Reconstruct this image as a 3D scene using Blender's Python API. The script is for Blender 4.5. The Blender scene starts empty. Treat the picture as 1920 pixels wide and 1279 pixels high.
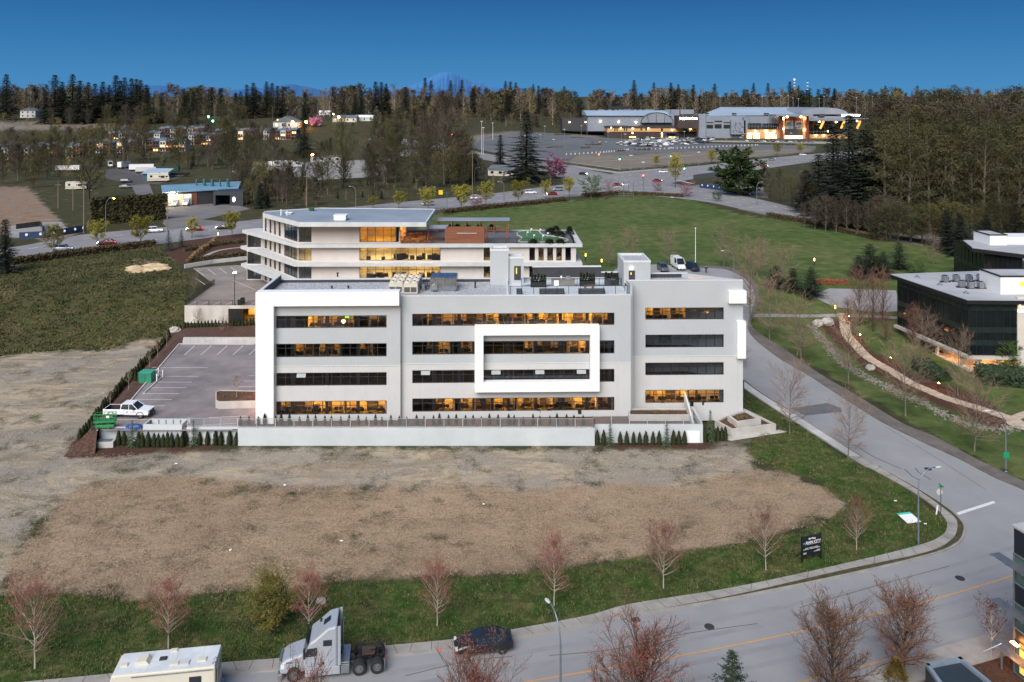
import bpy, bmesh, math, random
import numpy as np
from mathutils import Vector, Matrix
from mathutils.geometry import tessellate_polygon
sc = bpy.context.scene
COL = sc.collection
R = math.radians
F, YH, H = 1493.33, 192.0, 44.0          # focal length in photo pixels, eye-level row, eye height
# ---------------------------------------------------------------- camera, sky, sun, exposure
cam = bpy.data.objects.new("camera", bpy.data.cameras.new("camera"))
COL.objects.link(cam)
cam.location = (0, 0, H)
cam.rotation_euler = (R(90), 0, 0)
cam.data.sensor_width = 36
cam.data.lens = 28
cam.data.shift_y = -(639.5 - YH) / 1920.0
cam.data.clip_end = 60000
cam.data.clip_start = 0.5
sc.camera = cam
SUN_EL, SUN_AZ = R(42), R(200)            # the glow of the western sky, behind the viewer
EXPO = 1.75
wd = bpy.data.worlds.new("World")
sc.world = wd
wd.use_nodes = True
wn = wd.node_tree
wn.nodes.clear()
sky = wn.nodes.new('ShaderNodeTexSky')    # the western half: the glow left by the sun
sky.sky_type = 'NISHITA'
sky.sun_disc = False
sky.sun_elevation = R(5)
sky.sun_rotation = SUN_AZ
sky.dust_density = 0.6
sky.ozone_density = 4.0
sk = wn.nodes.new('ShaderNodeVectorMath')
sk.operation = 'SCALE'
sk.inputs[3].default_value = 0.05
wtc = wn.nodes.new('ShaderNodeTexCoord')
wse = wn.nodes.new('ShaderNodeSeparateXYZ')
wn.links.new(wtc.outputs['Generated'], wse.inputs[0])
wr = wn.nodes.new('ShaderNodeValToRGB')   # the eastern half: blue hour, deepest a few degrees up
for p_, c_ in ((0.0, (78, 142, 194)), (0.03, (70, 136, 190)), (0.075, (56, 120, 177)), (0.13, (41, 100, 158)), (0.3, (40, 92, 148)), (1.0, (84, 118, 168))):
 e_ = wr.color_ramp.elements.new(p_) if p_ not in (0.0, 1.0) else wr.color_ramp.elements[0 if p_ == 0 else -1]
 e_.color = tuple((((q / 255 + 0.055) / 1.055) ** 2.4) / 2 ** EXPO for q in c_) + (1,)
wn.links.new(wse.outputs[2], wr.inputs[0])
wm = wn.nodes.new('ShaderNodeMapRange')
wm.interpolation_type = 'SMOOTHSTEP'
wm.inputs[1].default_value = -0.35
wm.inputs[2].default_value = 0.45
wn.links.new(wse.outputs[1], wm.inputs[0])
wx = wn.nodes.new('ShaderNodeMix')
wx.data_type = 'RGBA'
wn.links.new(wm.outputs[0], wx.inputs[0])
wn.links.new(sky.outputs[0], sk.inputs[0])
wn.links.new(sk.outputs[0], wx.inputs[6])
wn.links.new(wr.outputs[0], wx.inputs[7])
bg = wn.nodes.new('ShaderNodeBackground')
bg.inputs[1].default_value = 1.0
wo = wn.nodes.new('ShaderNodeOutputWorld')
wn.links.new(wx.outputs[2], bg.inputs[0])
wn.links.new(bg.outputs[0], wo.inputs[0])
sl = bpy.data.lights.new("sun", 'SUN')
sl.energy = 1.5
sl.angle = R(50)
sl.color = (1.0, 0.96, 0.93)
so = bpy.data.objects.new("sun", sl)
COL.objects.link(so)
so.rotation_euler = (R(90) - SUN_EL, 0, R(180) - SUN_AZ)
vs = sc.view_settings
vs.view_transform = 'Standard'
vs.look = 'None'
vs.gamma = 1
vs.exposure = EXPO
cy = sc.cycles
cy.max_bounces = 6
cy.transparent_max_bounces = 16
cy.diffuse_bounces = 3
cy.glossy_bounces = 3
cy.caustics_reflective = False
cy.caustics_refractive = False
cy.sample_clamp_indirect = 4
cy.use_denoising = True
cy.use_light_tree = True
# ---------------------------------------------------------------- helpers
def ss(a, b, x):
 t = np.clip((np.asarray(x, float) - a) / (b - a), 0, 1)
 return t * t * (3 - 2 * t)
def hgt(x, y):
 """terrain height"""
 k, k2 = ss(0, 30, x), ss(38, 62, x)
 return (5 * ss(141 - 23 * k + 12 * k2, 168 - 8 * k + 25 * k2, y) + 21 * ss(620, 960, y) * ss(120, -160, x)
   + 20 * ss(930, 1350, y) * (1 - ss(120, -160, x)) + 60 * ss(1800, 6000, y))
def G(px, py):
 """the point of the ground seen at photo pixel (px, py)"""
 k = (px - 960) / F
 lo, hi = 20.0, 20.0
 def g(Y):
  return YH + F * (H - float(hgt(k * Y, Y))) / Y - py
 while g(hi) > 0 and hi < 9000:
  lo = hi
  hi *= 1.03
 for _ in range(40):
  m = (lo + hi) / 2
  if g(m) > 0: lo = m
  else: hi = m
 Y = (lo + hi) / 2
 X = k * Y
 return Vector((X, Y, float(hgt(X, Y))))
def P(px, py, Y):
 return Vector(((px - 960) * Y / F, Y, H - (py - YH) * Y / F))
def GZ(px, py, z):
 """the point at height z seen at photo pixel (px, py)"""
 Y = F * (H - z) / (py - YH)
 return Vector(((px - 960) * Y / F, Y, z))
def lin(c):
 c = c / 255.0
 return c / 12.92 if c <= 0.04045 else ((c + 0.055) / 1.055) ** 2.4
def C(r, g, b):
 return (lin(r), lin(g), lin(b), 1)
def A(v, g=None, b=None):
 return (v, v if g is None else g, v if b is None else b, 1)
MATS = {}
KIDS = {}
def mat(name, c1, c2=None, scale=3.0, rough=0.8, bump=0.0, metal=0.0, detail=5, spec=None, stretch=None, c3=None, coords='Object', bscale=None):
 """principled material whose colour wanders between c1 and c2 by noise"""
 if name in MATS: return MATS[name]
 m = bpy.data.materials.new(name)
 m.use_nodes = True
 nt = m.node_tree
 b = nt.nodes['Principled BSDF']
 b.inputs['Roughness'].default_value = rough
 b.inputs['Metallic'].default_value = metal
 if spec is not None: b.inputs['Specular IOR Level'].default_value = spec
 if c2 is None:
  c2 = tuple(min(1, x * 1.18) for x in c1[:3]) + (1,)
 tc = nt.nodes.new('ShaderNodeTexCoord')
 mp = nt.nodes.new('ShaderNodeMapping')
 if stretch: mp.inputs['Scale'].default_value = stretch
 nt.links.new(tc.outputs[coords], mp.inputs[0])
 nz = nt.nodes.new('ShaderNodeTexNoise')
 nz.inputs['Scale'].default_value = scale
 nz.inputs['Detail'].default_value = detail
 nz.inputs['Roughness'].default_value = 0.62
 nt.links.new(mp.outputs[0], nz.inputs['Vector'])
 rp = nt.nodes.new('ShaderNodeValToRGB')
 rp.color_ramp.elements[0].position = 0.33
 rp.color_ramp.elements[1].position = 0.67
 rp.color_ramp.elements[0].color = c1
 rp.color_ramp.elements[1].color = c2
 if c3:
  e = rp.color_ramp.elements.new(0.5)
  e.color = c3
 nt.links.new(nz.outputs[0], rp.inputs[0])
 nt.links.new(rp.outputs[0], b.inputs['Base Color'])
 if bump:
  bp = nt.nodes.new('ShaderNodeBump')
  bp.inputs['Strength'].default_value = min(1, bump)
  bp.inputs['Distance'].default_value = 0.05 * max(1, bump)
  src = nz
  if bscale:
   src = nt.nodes.new('ShaderNodeTexNoise')
   src.inputs['Scale'].default_value = bscale
   src.inputs['Detail'].default_value = 4
   nt.links.new(mp.outputs[0], src.inputs['Vector'])
  nt.links.new(src.outputs[0], bp.inputs['Height'])
  nt.links.new(bp.outputs[0], b.inputs['Normal'])
 MATS[name] = m
 return m
def emit(name, col, strength):
 if name in MATS: return MATS[name]
 m = bpy.data.materials.new(name)
 m.use_nodes = True
 b = m.node_tree.nodes['Principled BSDF']
 b.inputs['Base Color'].default_value = col
 b.inputs['Emission Color'].default_value = col
 b.inputs['Emission Strength'].default_value = strength
 MATS[name] = m
 return m
def glass(name, tintc, refl=0.12, trans=0.75, rough=0.03):
 """thin architectural glass: part mirror, part clear"""
 if name in MATS: return MATS[name]
 m = bpy.data.materials.new(name)
 m.use_nodes = True
 nt = m.node_tree
 nt.nodes.clear()
 o = nt.nodes.new('ShaderNodeOutputMaterial')
 t = nt.nodes.new('ShaderNodeBsdfTransparent')
 t.inputs[0].default_value = tuple(x * trans for x in tintc[:3]) + (1,)
 g = nt.nodes.new('ShaderNodeBsdfGlossy')
 g.inputs['Roughness'].default_value = rough
 g.inputs['Color'].default_value = (0.9, 0.95, 1, 1)
 fr = nt.nodes.new('ShaderNodeFresnel')
 fr.inputs[0].default_value = 1.5
 ad = nt.nodes.new('ShaderNodeMath')
 ad.operation = 'ADD'
 ad.inputs[1].default_value = refl
 nt.links.new(fr.outputs[0], ad.inputs[0])
 mx = nt.nodes.new('ShaderNodeMixShader')
 nt.links.new(ad.outputs[0], mx.inputs[0])
 nt.links.new(t.outputs[0], mx.inputs[1])
 nt.links.new(g.outputs[0], mx.inputs[2])
 nt.links.new(mx.outputs[0], o.inputs[0])
 MATS[name] = m
 return m
class MB:
 """collects shapes and links them as ONE mesh object"""
 def __init__(s):
  s.v, s.f, s.m = [], [], []
 def add(s, vs_, fs, mi=0):
  o = len(s.v)
  s.v.extend([tuple(p) for p in vs_])
  for f in fs:
   s.f.append(tuple(i + o for i in f))
   s.m.append(mi)
  return s
 def box(s, x0, x1, y0, y1, z0, z1, mi=0, M=None):
  p = [(x0, y0, z0), (x1, y0, z0), (x1, y1, z0), (x0, y1, z0), (x0, y0, z1), (x1, y0, z1), (x1, y1, z1), (x0, y1, z1)]
  if M is not None: p = [M @ Vector(q) for q in p]
  return s.add(p, [(3, 2, 1, 0), (4, 5, 6, 7), (0, 1, 5, 4), (1, 2, 6, 5), (2, 3, 7, 6), (3, 0, 4, 7)], mi)
 def prism(s, poly, z0, z1, mi=0, M=None, cap=True, top=None):
  n = len(poly)
  a = sum(poly[i][0] * poly[(i + 1) % n][1] - poly[(i + 1) % n][0] * poly[i][1] for i in range(n))
  if a < 0: poly = poly[::-1]
  p = [(x[0], x[1], z0) for x in poly] + [(x[0], x[1], z1) for x in poly]
  if M is not None: p = [M @ Vector(q) for q in p]
  fs = [(i, (i + 1) % n, n + (i + 1) % n, n + i) for i in range(n)]
  s.add(p, fs, mi)
  if cap:
   s.add(p, [tuple(range(n - 1, -1, -1))], mi)
   s.add(p, [tuple(range(n, 2 * n))], mi if top is None else top)
  return s
 def xprism(s, prof, y0, y1, mi=0, M=None):
  """profile of (x, z) pushed along y"""
  n = len(prof)
  p = [(q[0], y0, q[1]) for q in prof] + [(q[0], y1, q[1]) for q in prof]
  if M is not None: p = [M @ Vector(q) for q in p]
  fs = [(i, (i + 1) % n, n + (i + 1) % n, n + i) for i in range(n)]
  fs += [tuple(range(n - 1, -1, -1)), tuple(range(n, 2 * n))]
  return s.add(p, fs, mi)
 def quad(s, a, b, c, d, mi=0):
  return s.add([a, b, c, d], [(0, 1, 2, 3)], mi)
 def tube(s, pts, rad, n=6, mi=0, cap=True):
  pts = [Vector(p) for p in pts]
  if not hasattr(rad, '__len__'): rad = [rad] * len(pts)
  o = len(s.v)
  prev = None
  for i, p in enumerate(pts):
   d = (pts[min(i + 1, len(pts) - 1)] - pts[max(i - 1, 0)]).normalized()
   if prev is None:
    a = d.orthogonal().normalized()
   else:
    a = (prev - d * prev.dot(d))
    a = a.normalized() if a.length > 1e-6 else d.orthogonal().normalized()
   prev = a
   b = d.cross(a)
   for k in range(n):
    t = 2 * math.pi * k / n
    s.v.append(tuple(p + (a * math.cos(t) + b * math.sin(t)) * rad[i]))
  for i in range(len(pts) - 1):
   for k in range(n):
    s.f.append((o + i * n + k, o + i * n + (k + 1) % n, o + (i + 1) * n + (k + 1) % n, o + (i + 1) * n + k))
    s.m.append(mi)
  if cap:
   s.f.append(tuple(o + k for k in range(n - 1, -1, -1))); s.m.append(mi)
   e = o + (len(pts) - 1) * n
   s.f.append(tuple(e + k for k in range(n))); s.m.append(mi)
  return s
 def cyl(s, p0, p1, r0, r1=None, n=10, mi=0):
  return s.tube([p0, p1], [r0, r0 if r1 is None else r1], n, mi)
 def lathe(s, prof, n=16, c=(0, 0, 0), mi=0):
  o = len(s.v)
  for r, z in prof:
   for k in range(n):
    t = 2 * math.pi * k / n
    s.v.append((c[0] + r * math.cos(t), c[1] + r * math.sin(t), c[2] + z))
  for i in range(len(prof) - 1):
   for k in range(n):
    s.f.append((o + i * n + k, o + i * n + (k + 1) % n, o + (i + 1) * n + (k + 1) % n, o + (i + 1) * n + k))
    s.m.append(mi)
  return s
 def ell(s, c, r, n=10, m=7, mi=0, jit=0, rng=None):
  pr = []
  o = len(s.v)
  for i in range(m + 1):
   ph = math.pi * i / m - math.pi / 2
   for k in range(n):
    t = 2 * math.pi * k / n
    j = 1 + (rng.uniform(-jit, jit) if rng and 0 < i < m else 0)
    s.v.append((c[0] + r[0] * math.cos(ph) * math.cos(t) * j, c[1] + r[1] * math.cos(ph) * math.sin(t) * j, c[2] + r[2] * math.sin(ph) * j))
  for i in range(m):
   for k in range(n):
    s.f.append((o + i * n + k, o + i * n + (k + 1) % n, o + (i + 1) * n + (k + 1) % n, o + (i + 1) * n + k))
    s.m.append(mi)
  return s
 def build(s, name, mats, parent=None, loc=None, rz=0, smooth=False, bevel=0):
  me = bpy.data.meshes.new(name)
  me.from_pydata(s.v, [], s.f)
  if not isinstance(mats, (list, tuple)): mats = [mats]
  for m in mats: me.materials.append(m)
  if len(mats) > 1: me.polygons.foreach_set('material_index', s.m)
  if smooth: me.polygons.foreach_set('use_smooth', [True] * len(s.f))
  me.update()
  o = bpy.data.objects.new(name, me)
  COL.objects.link(o)
  if parent:
   o.parent = parent
   KIDS.setdefault(parent.name, []).append(o)
  if loc is not None: o.location = loc
  o.rotation_euler[2] = rz
  if bevel:
   md = o.modifiers.new('bevel', 'BEVEL')
   md.width = bevel
   md.segments = 2
   md.limit_method = 'ANGLE'
  return o
def tag(o, label=None, cat=None, group=None, kind=None):
 if label: o['label'] = label
 if cat: o['category'] = cat
 if group: o['group'] = group
 if kind: o['kind'] = kind
 return o
def thing(name, label, cat, loc=(0, 0, 0), rz=0, group=None):
 o = bpy.data.objects.new(name, None)
 COL.objects.link(o)
 o.location = loc
 o.rotation_euler = (0, 0, rz)
 o.empty_display_size = 0.2
 return tag(o, label, cat, group)
def dup(root, loc=None, rz=None, label=None, scale=None, group=None):
 """a copy of a thing with copies of its parts and sub-parts"""
 def cp(o, par):
  c = o.copy()
  COL.objects.link(c)
  if par is not None: c.parent = par
  for ch in KIDS.get(o.name, ()): cp(ch, c)
  return c
 c = cp(root, None)
 if loc is not None: c.location = loc
 if rz is not None: c.rotation_euler[2] = rz
 if label: c['label'] = label
 if group: c['group'] = group
 if scale is not None: c.scale = scale if hasattr(scale, '__len__') else (scale,) * 3
 return c
USED = {}
def place(protos, k, loc, rz=0, label=None, scale=1.0, group=None, cat=None):
 """first use moves the prototype itself, later uses are copies"""
 p = protos[k]
 if not USED.get(p.name):
  USED[p.name] = True
  p.location = loc
  p.rotation_euler[2] = rz
  p.scale = scale if hasattr(scale, '__len__') else (scale,) * 3
  if label: p['label'] = label
  if group: p['group'] = group
  if cat: p['category'] = cat
  return p
 c = dup(p, loc, rz, label, scale, group)
 if cat: c['category'] = cat
 return c
def clean():
 pass
def smooth(pts, n=6, closed=False):
 """Catmull-Rom through points"""
 pts = [Vector(p) for p in pts]
 out = []
 L = len(pts)
 for i in range(L if closed else L - 1):
  g = (lambda j: pts[j % L]) if closed else (lambda j: pts[min(max(j, 0), L - 1)])
  p0, p1, p2, p3 = g(i - 1), g(i), g(i + 1), g(i + 2)
  for k in range(n):
   t = k / n
   out.append(0.5 * ((2 * p1) + (p2 - p0) * t + (2 * p0 - 5 * p1 + 4 * p2 - p3) * t * t + (3 * p1 - p0 - 3 * p2 + p3) * t ** 3))
 if not closed: out.append(pts[-1])
 return out
def sheet(name, pts, m, off=0.02, kind='structure', flat=None, thick=0, label=None, cat=None):
 """a filled outline laid on the terrain, off metres above it"""
 pts = [Vector((p[0], p[1], 0)) for p in pts]
 bm = bmesh.new()
 vv = [bm.verts.new(p) for p in pts]
 for t in tessellate_polygon([pts]):
  try: bm.faces.new([vv[i] for i in t])
  except ValueError: pass
 ys = [p.y for p in pts]
 if flat is None:
  for yy in list(np.arange(118, 186, 2.0)) + list(np.arange(620, 1360, 20.0)):
   if min(ys) < yy < max(ys):
    bmesh.ops.bisect_plane(bm, geom=bm.verts[:] + bm.edges[:] + bm.faces[:], plane_co=(0, yy, 0), plane_no=(0, 1, 0), dist=1e-4)
  xs_ = [p.x for p in pts]
  if min(ys) < 186 and max(ys) > 118:
   for xx in np.arange(0, 66, 2.0):
    if min(xs_) < xx < max(xs_):
     gm = [f for f in bm.faces if max(v.co.y for v in f.verts) > 117 and min(v.co.y for v in f.verts) < 187]
     gm = list({v for f in gm for v in f.verts}) + list({e for f in gm for e in f.edges}) + gm
     bmesh.ops.bisect_plane(bm, geom=gm, plane_co=(xx, 0, 0), plane_no=(1, 0, 0), dist=1e-4)
 for v in bm.verts:
  v.co.z = (float(hgt(v.co.x, v.co.y)) if flat is None else flat) + off
 bmesh.ops.recalc_face_normals(bm, faces=bm.faces[:])
 if bm.faces and sum(f.normal.z for f in bm.faces) < 0:
  bmesh.ops.reverse_faces(bm, faces=bm.faces[:])
 if thick:
  r = bmesh.ops.extrude_face_region(bm, geom=bm.faces[:])
  for e in r['geom']:
   if isinstance(e, bmesh.types.BMVert): e.co.z += thick
 me = bpy.data.meshes.new(name)
 bm.to_mesh(me)
 bm.free()
 me.materials.append(m)
 o = bpy.data.objects.new(name, me)
 COL.objects.link(o)
 tag(o, label, cat, None, kind)
 return o
def strip(name, path, w, m, off=0.02, kind='structure', mb=None, dash=None, side=0.0):
 """a band of width w along a ground path; side shifts it"""
 own = mb is None
 if own: mb = MB()
 path = [Vector((p[0], p[1], 0)) for p in path]
 rows = []
 for i, p in enumerate(path):
  d = path[min(i + 1, len(path) - 1)] - path[max(i - 1, 0)]
  nrm = Vector((-d.y, d.x, 0)).normalized()
  a, b = p + nrm * (side - w / 2), p + nrm * (side + w / 2)
  rows.append((a, b))
 for i in range(len(rows) - 1):
  if dash and i % dash[1] >= dash[0]: continue
  q = [rows[i][0], rows[i + 1][0], rows[i + 1][1], rows[i][1]]
  mb.quad(*[(v.x, v.y, float(hgt(v.x, v.y)) + off) for v in q])
 if own:
  return tag(mb.build(name, m), kind=kind)
def resample(path, step):
 path = [Vector((p[0], p[1], 0)) for p in path]
 out = [path[0].copy()]
 acc = 0
 for a, b in zip(path, path[1:]):
  L = (b - a).length
  if L < 1e-6: continue
  d = step - acc
  while d <= L:
   out.append(a.lerp(b, d / L))
   d += step
  acc = (acc + L) % step if d > L else 0
  acc = L - (d - step)
 out.append(path[-1].copy())
 return out
def inpoly(px, py, poly):
 inside = np.zeros(px.shape, bool)
 n = len(poly)
 for i in range(n):
  x1, y1 = poly[i]
  x2, y2 = poly[(i + 1) % n]
  if y1 == y2: continue
  c = ((y1 > py) != (y2 > py)) & (px < (x2 - x1) * (py - y1) / (y2 - y1) + x1)
  inside ^= c
 return inside
# ---------------------------------------------------------------- the ground, one sheet to the horizon
Z_BROWN = [(8, 1120), (20, 1050), (60, 1000), (112, 940), (160, 905), (330, 890), (560, 912), (800, 905), (1000, 915), (1150, 905), (1260, 912), (1400, 880),
  (1455, 884), (1530, 908), (1590, 950), (1545, 985), (1400, 1018), (1200, 1046), (960, 1078), (700, 1088), (620, 1092), (520, 1110),
  (430, 1110), (250, 1128), (110, 1114)]
Z_PALE = [(-400, 1010), (-300, 660), (0, 665), (130, 652), (205, 652), (262, 632), (300, 628), (330, 640), (300, 700), (150, 830), (200, 846), (450, 838), (1120, 838),
  (1330, 838), (1400, 822), (1440, 836), (1400, 880), (1455, 884), (1530, 908), (1620, 930), (1590, 970), (1400, 990), (300, 900), (160, 910), (60, 1000),
  (20, 1060), (0, 1130), (-60, 1180), (-400, 1180)]
Z_CORNER = [(1395, 722), (1592, 862), (1700, 915), (1775, 985), (1760, 1012), (1600, 1060), (1300, 1117), (1300, 1040), (1540, 990), (1592, 950), (1530, 900),
   (1455, 878), (1405, 856), (1400, 838), (1440, 800), (1395, 760)]
Z_VERGE = [(-400, 1165), (0, 1120), (110, 1114), (250, 1128), (430, 1110), (520, 1112), (620, 1092), (960, 1080), (1200, 1046), (1400, 1018), (1545, 985), (1592, 940),
  (1780, 960), (1775, 1010), (1600, 1062), (1100, 1160), (720, 1216), (410, 1250), (80, 1280), (-400, 1330)]
Z_BRAMBLE = [(-500, 660), (-500, 480), (0, 478), (100, 485), (170, 478), (300, 462), (350, 520), (362, 590), (345, 615), (300, 632), (262, 636), (205, 655), (130, 655), (0, 668)]
Z_SAND = [(240, 500), (262, 480), (300, 490), (308, 500), (285, 512), (262, 508), (250, 503)]
Z_FIELD = [(780, 425), (815, 402), (950, 389), (1100, 374), (1200, 365), (1285, 374), (1400, 403), (1500, 418), (1655, 448), (1790, 470), (1800, 500), (1700, 560),
  (1450, 560), (1400, 590), (1050, 560), (800, 500)]
Z_LAWN = [(1400, 560), (1700, 560), (1920, 720), (2300, 760), (2300, 1000), (1920, 900), (1750, 815), (1500, 670), (1400, 615)]
Z_MULCH = [(110, 862), (160, 800), (330, 628), (480, 610), (480, 660), (335, 645), (245, 752), (200, 800), (190, 832), (300, 836), (450, 830), (450, 842), (300, 850), (180, 858)]
Z_MULCH2 = [(1110, 830), (1330, 826), (1340, 836), (1480, 815), (1470, 826), (1345, 842), (1120, 842)]
Z_MULCH3 = [(1530, 598), (1585, 600), (1640, 660), (1730, 705), (1840, 745), (1905, 790), (1880, 812), (1760, 760), (1640, 705), (1560, 640)]
Z_MULCH4 = [(1600, 1279), (1700, 1245), (1800, 1232), (1915, 1192), (2100, 1130), (2100, 1400), (1600, 1400)]
Z_MULCH5 = [(300, 470), (345, 455), (420, 435), (470, 430), (470, 485), (350, 500)]
Z_DIRT = [(-300, 440), (-300, 345), (0, 350), (55, 350), (80, 380), (125, 425), (140, 440), (100, 452), (0, 440)]
Z_TAN = [(1060, 305), (1165, 318), (1310, 306), (1417, 295), (1530, 284), (1520, 272), (1300, 282), (1180, 290), (1080, 288)]
Z_DEAD = [(820, 262), (960, 246), (1130, 255), (1100, 268), (960, 262), (880, 272)]
Z_RED = [(-300, 212), (0, 228), (250, 232), (250, 245), (0, 244), (-300, 238)]
def build_ground():
 ys = np.concatenate([np.linspace(-140, 44, 12), np.geomspace(46, 240, 300), np.geomspace(242, 30000, 330)])
 ts = np.concatenate([[-6, -3, -2, -1.4, -1.1, -0.95, -0.85, -0.78], np.linspace(-0.73, 0.73, 400), [0.78, 0.85, 0.95, 1.1, 1.4, 2, 3, 6]])
 X = np.outer(np.maximum(ys, 60), ts)
 Y = np.repeat(ys[:, None], len(ts), 1)
 Z = hgt(X, Y)
 Yc = np.maximum(Y, 40)
 px = 960 + F * X / Yc
 py = YH + F * (H - Z) / Yc
 n = X.size
 V = np.stack([X, Y, Z], -1).reshape(-1, 3)
 a, b = X.shape
 idx = np.arange(n).reshape(a, b)
 Q = np.stack([idx[:-1, :-1], idx[:-1, 1:], idx[1:, 1:], idx[1:, :-1]], -1).reshape(-1, 4)
 me = bpy.data.meshes.new("ground")
 me.vertices.add(n)
 me.vertices.foreach_set('co', V.ravel().astype(np.float32))
 me.loops.add(Q.size)
 me.loops.foreach_set('vertex_index', Q.ravel().astype(np.int32))
 me.polygons.add(len(Q))
 me.polygons.foreach_set('loop_start', np.arange(0, Q.size, 4, dtype=np.int32))
 me.update(calc_edges=True)
 zones = [[Z_BROWN], [Z_PALE], [Z_VERGE, Z_CORNER], [Z_BRAMBLE], [Z_FIELD, Z_LAWN], [Z_MULCH, Z_MULCH2, Z_MULCH3, Z_MULCH4, Z_MULCH5], [Z_DIRT, Z_SAND], [Z_TAN, Z_DEAD, Z_RED]]
 W = []
 for zs in zones:
  w = np.zeros(px.shape, bool)
  for z in zs:
   w |= inpoly(px, py, z) & (Y > 45)
  w = w.astype(np.float32)
  for _ in range(14 if len(W) < 2 else 7):                    # soft borders, made ragged by noise in the material
   w[1:-1] = (w[:-2] + 2 * w[1:-1] + w[2:]) / 4
   w[:, 1:-1] = (w[:, :-2] + 2 * w[:, 1:-1] + w[:, 2:]) / 4
  W.append(w)
 for nm, k in (('zone_a', 0), ('zone_b', 4)):
  at = me.color_attributes.new(nm, 'FLOAT_COLOR', 'POINT')
  at.data.foreach_set('color', np.stack(W[k:k + 4], -1).reshape(-1, 4).ravel())
 o = bpy.data.objects.new("ground", me)
 COL.objects.link(o)
 me.polygons.foreach_set('use_smooth', np.ones(len(Q), bool))
 tag(o, kind='structure')
 m = bpy.data.materials.new("ground_cover")
 m.use_nodes = True
 nt = m.node_tree
 b = nt.nodes['Principled BSDF']
 b.inputs['Roughness'].default_value = 0.95
 b.inputs['Specular IOR Level'].default_value = 0.15
 tc = nt.nodes.new('ShaderNodeTexCoord')
 def noise(scale, detail=6, rough=0.6, stretch=None, dist=0.0):
  nz = nt.nodes.new('ShaderNodeTexNoise')
  nz.inputs['Scale'].default_value = scale
  nz.inputs['Detail'].default_value = detail
  nz.inputs['Roughness'].default_value = rough
  nz.inputs['Distortion'].default_value = dist
  src = tc.outputs['Object']
  if stretch:
   mp = nt.nodes.new('ShaderNodeMapping')
   mp.inputs['Scale'].default_value = stretch
   nt.links.new(src, mp.inputs[0])
   src = mp.outputs[0]
  nt.links.new(src, nz.inputs['Vector'])
  return nz.outputs[0]
 def ramp(src, stops):
  r = nt.nodes.new('ShaderNodeValToRGB')
  while len(r.color_ramp.elements) < len(stops): r.color_ramp.elements.new(0.5)
  for e, (p, c) in zip(r.color_ramp.elements, stops):
   e.position = p
   e.color = c
  nt.links.new(src, r.inputs[0])
  return r.outputs[0]
 def math_(op, a, b_, cl=False):
  n_ = nt.nodes.new('ShaderNodeMath')
  n_.operation = op
  n_.use_clamp = cl
  for i, q in enumerate((a, b_)):
   if isinstance(q, (int, float)): n_.inputs[i].default_value = q
   else: nt.links.new(q, n_.inputs[i])
  return n_.outputs[0]
 def mix(fac, a, b_, mode='MIX'):
  n_ = nt.nodes.new('ShaderNodeMix')
  n_.data_type = 'RGBA'
  n_.blend_type = mode
  for i, q in ((0, fac), (6, a), (7, b_)):
   if isinstance(q, (int, float)): n_.inputs[i].default_value = q
   elif isinstance(q, tuple): n_.inputs[i].default_value = q
   else: nt.links.new(q, n_.inputs[i])
  return n_.outputs[2]
 fine = noise(4.2, 9, 0.78)
 mid = noise(0.35, 7, 0.65)
 big = noise(0.05, 5, 0.6)
 streak = noise(0.30, 7, 0.68, (0.35, 1.6, 1), 0.6)
 tuft = noise(1.1, 6, 0.75, (0.8, 1.0, 1))
 ragged = math_('ADD', math_('MULTIPLY', math_('SUBTRACT', mid, 0.5), 1.9), math_('MULTIPLY', math_('SUBTRACT', fine, 0.5), 1.0))
 wide = math_('ADD', math_('MULTIPLY', math_('SUBTRACT', noise(0.16, 7, 0.7), 0.5), 2.2), ragged)
 def weight(sock, rg_=None, gain=3.2):
  return math_('MULTIPLY', math_('SUBTRACT', math_('ADD', sock, rg_ or ragged), 0.36), gain, True)
 base = mix(ramp(mid, [(0.35, (0, 0, 0, 1)), (0.65, (1, 1, 1, 1))]),
   ramp(fine, [(0.3, C(42, 46, 28)), (0.7, C(64, 66, 42))]), ramp(fine, [(0.3, C(60, 58, 40)), (0.7, C(84, 78, 56))]))
 brown = mix(ramp(mid, [(0.3, (0, 0, 0, 1)), (0.7, (1, 1, 1, 1))]),
    ramp(fine, [(0.28, C(96, 81, 63)), (0.5, C(138, 118, 96)), (0.72, C(184, 160, 132))]),
    ramp(fine, [(0.28, C(116, 99, 80)), (0.5, C(158, 136, 114)), (0.72, C(200, 176, 148))]))
 brown = mix(math_('MULTIPLY', ramp(big, [(0.42, (0, 0, 0, 1)), (0.7, (1, 1, 1, 1))]), 0.5), brown, ramp(fine, [(0.3, C(90, 82, 64)), (0.7, C(138, 124, 98))]))
 brown = mix(math_('MULTIPLY', ramp(noise(0.13, 8, 0.7, (0.45, 1.6, 1), 0.7), [(0.52, (0, 0, 0, 1)), (0.72, (1, 1, 1, 1))]), 0.55), brown, ramp(fine, [(0.3, C(86, 74, 60)), (0.7, C(126, 110, 92))]))
 brown = mix(math_('MULTIPLY', ramp(noise(0.06, 8, 0.66, (0.7, 1.3, 1), 0.5), [(0.44, (0, 0, 0, 1)), (0.66, (1, 1, 1, 1))]), 0.6), brown, ramp(fine, [(0.3, C(122, 107, 86)), (0.5, C(168, 147, 122)), (0.7, C(206, 184, 154))]))
 brown = mix(math_('MULTIPLY', ramp(noise(0.9, 8, 0.75, (0.7, 1.5, 1), 0.4), [(0.50, (0, 0, 0, 1)), (0.66, (1, 1, 1, 1))]), 0.45), brown, ramp(fine, [(0.3, C(74, 66, 50)), (0.7, C(112, 100, 80))]))
 pstreak = noise(0.16, 9, 0.74, (0.5, 1.5, 1), 1.2)
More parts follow.
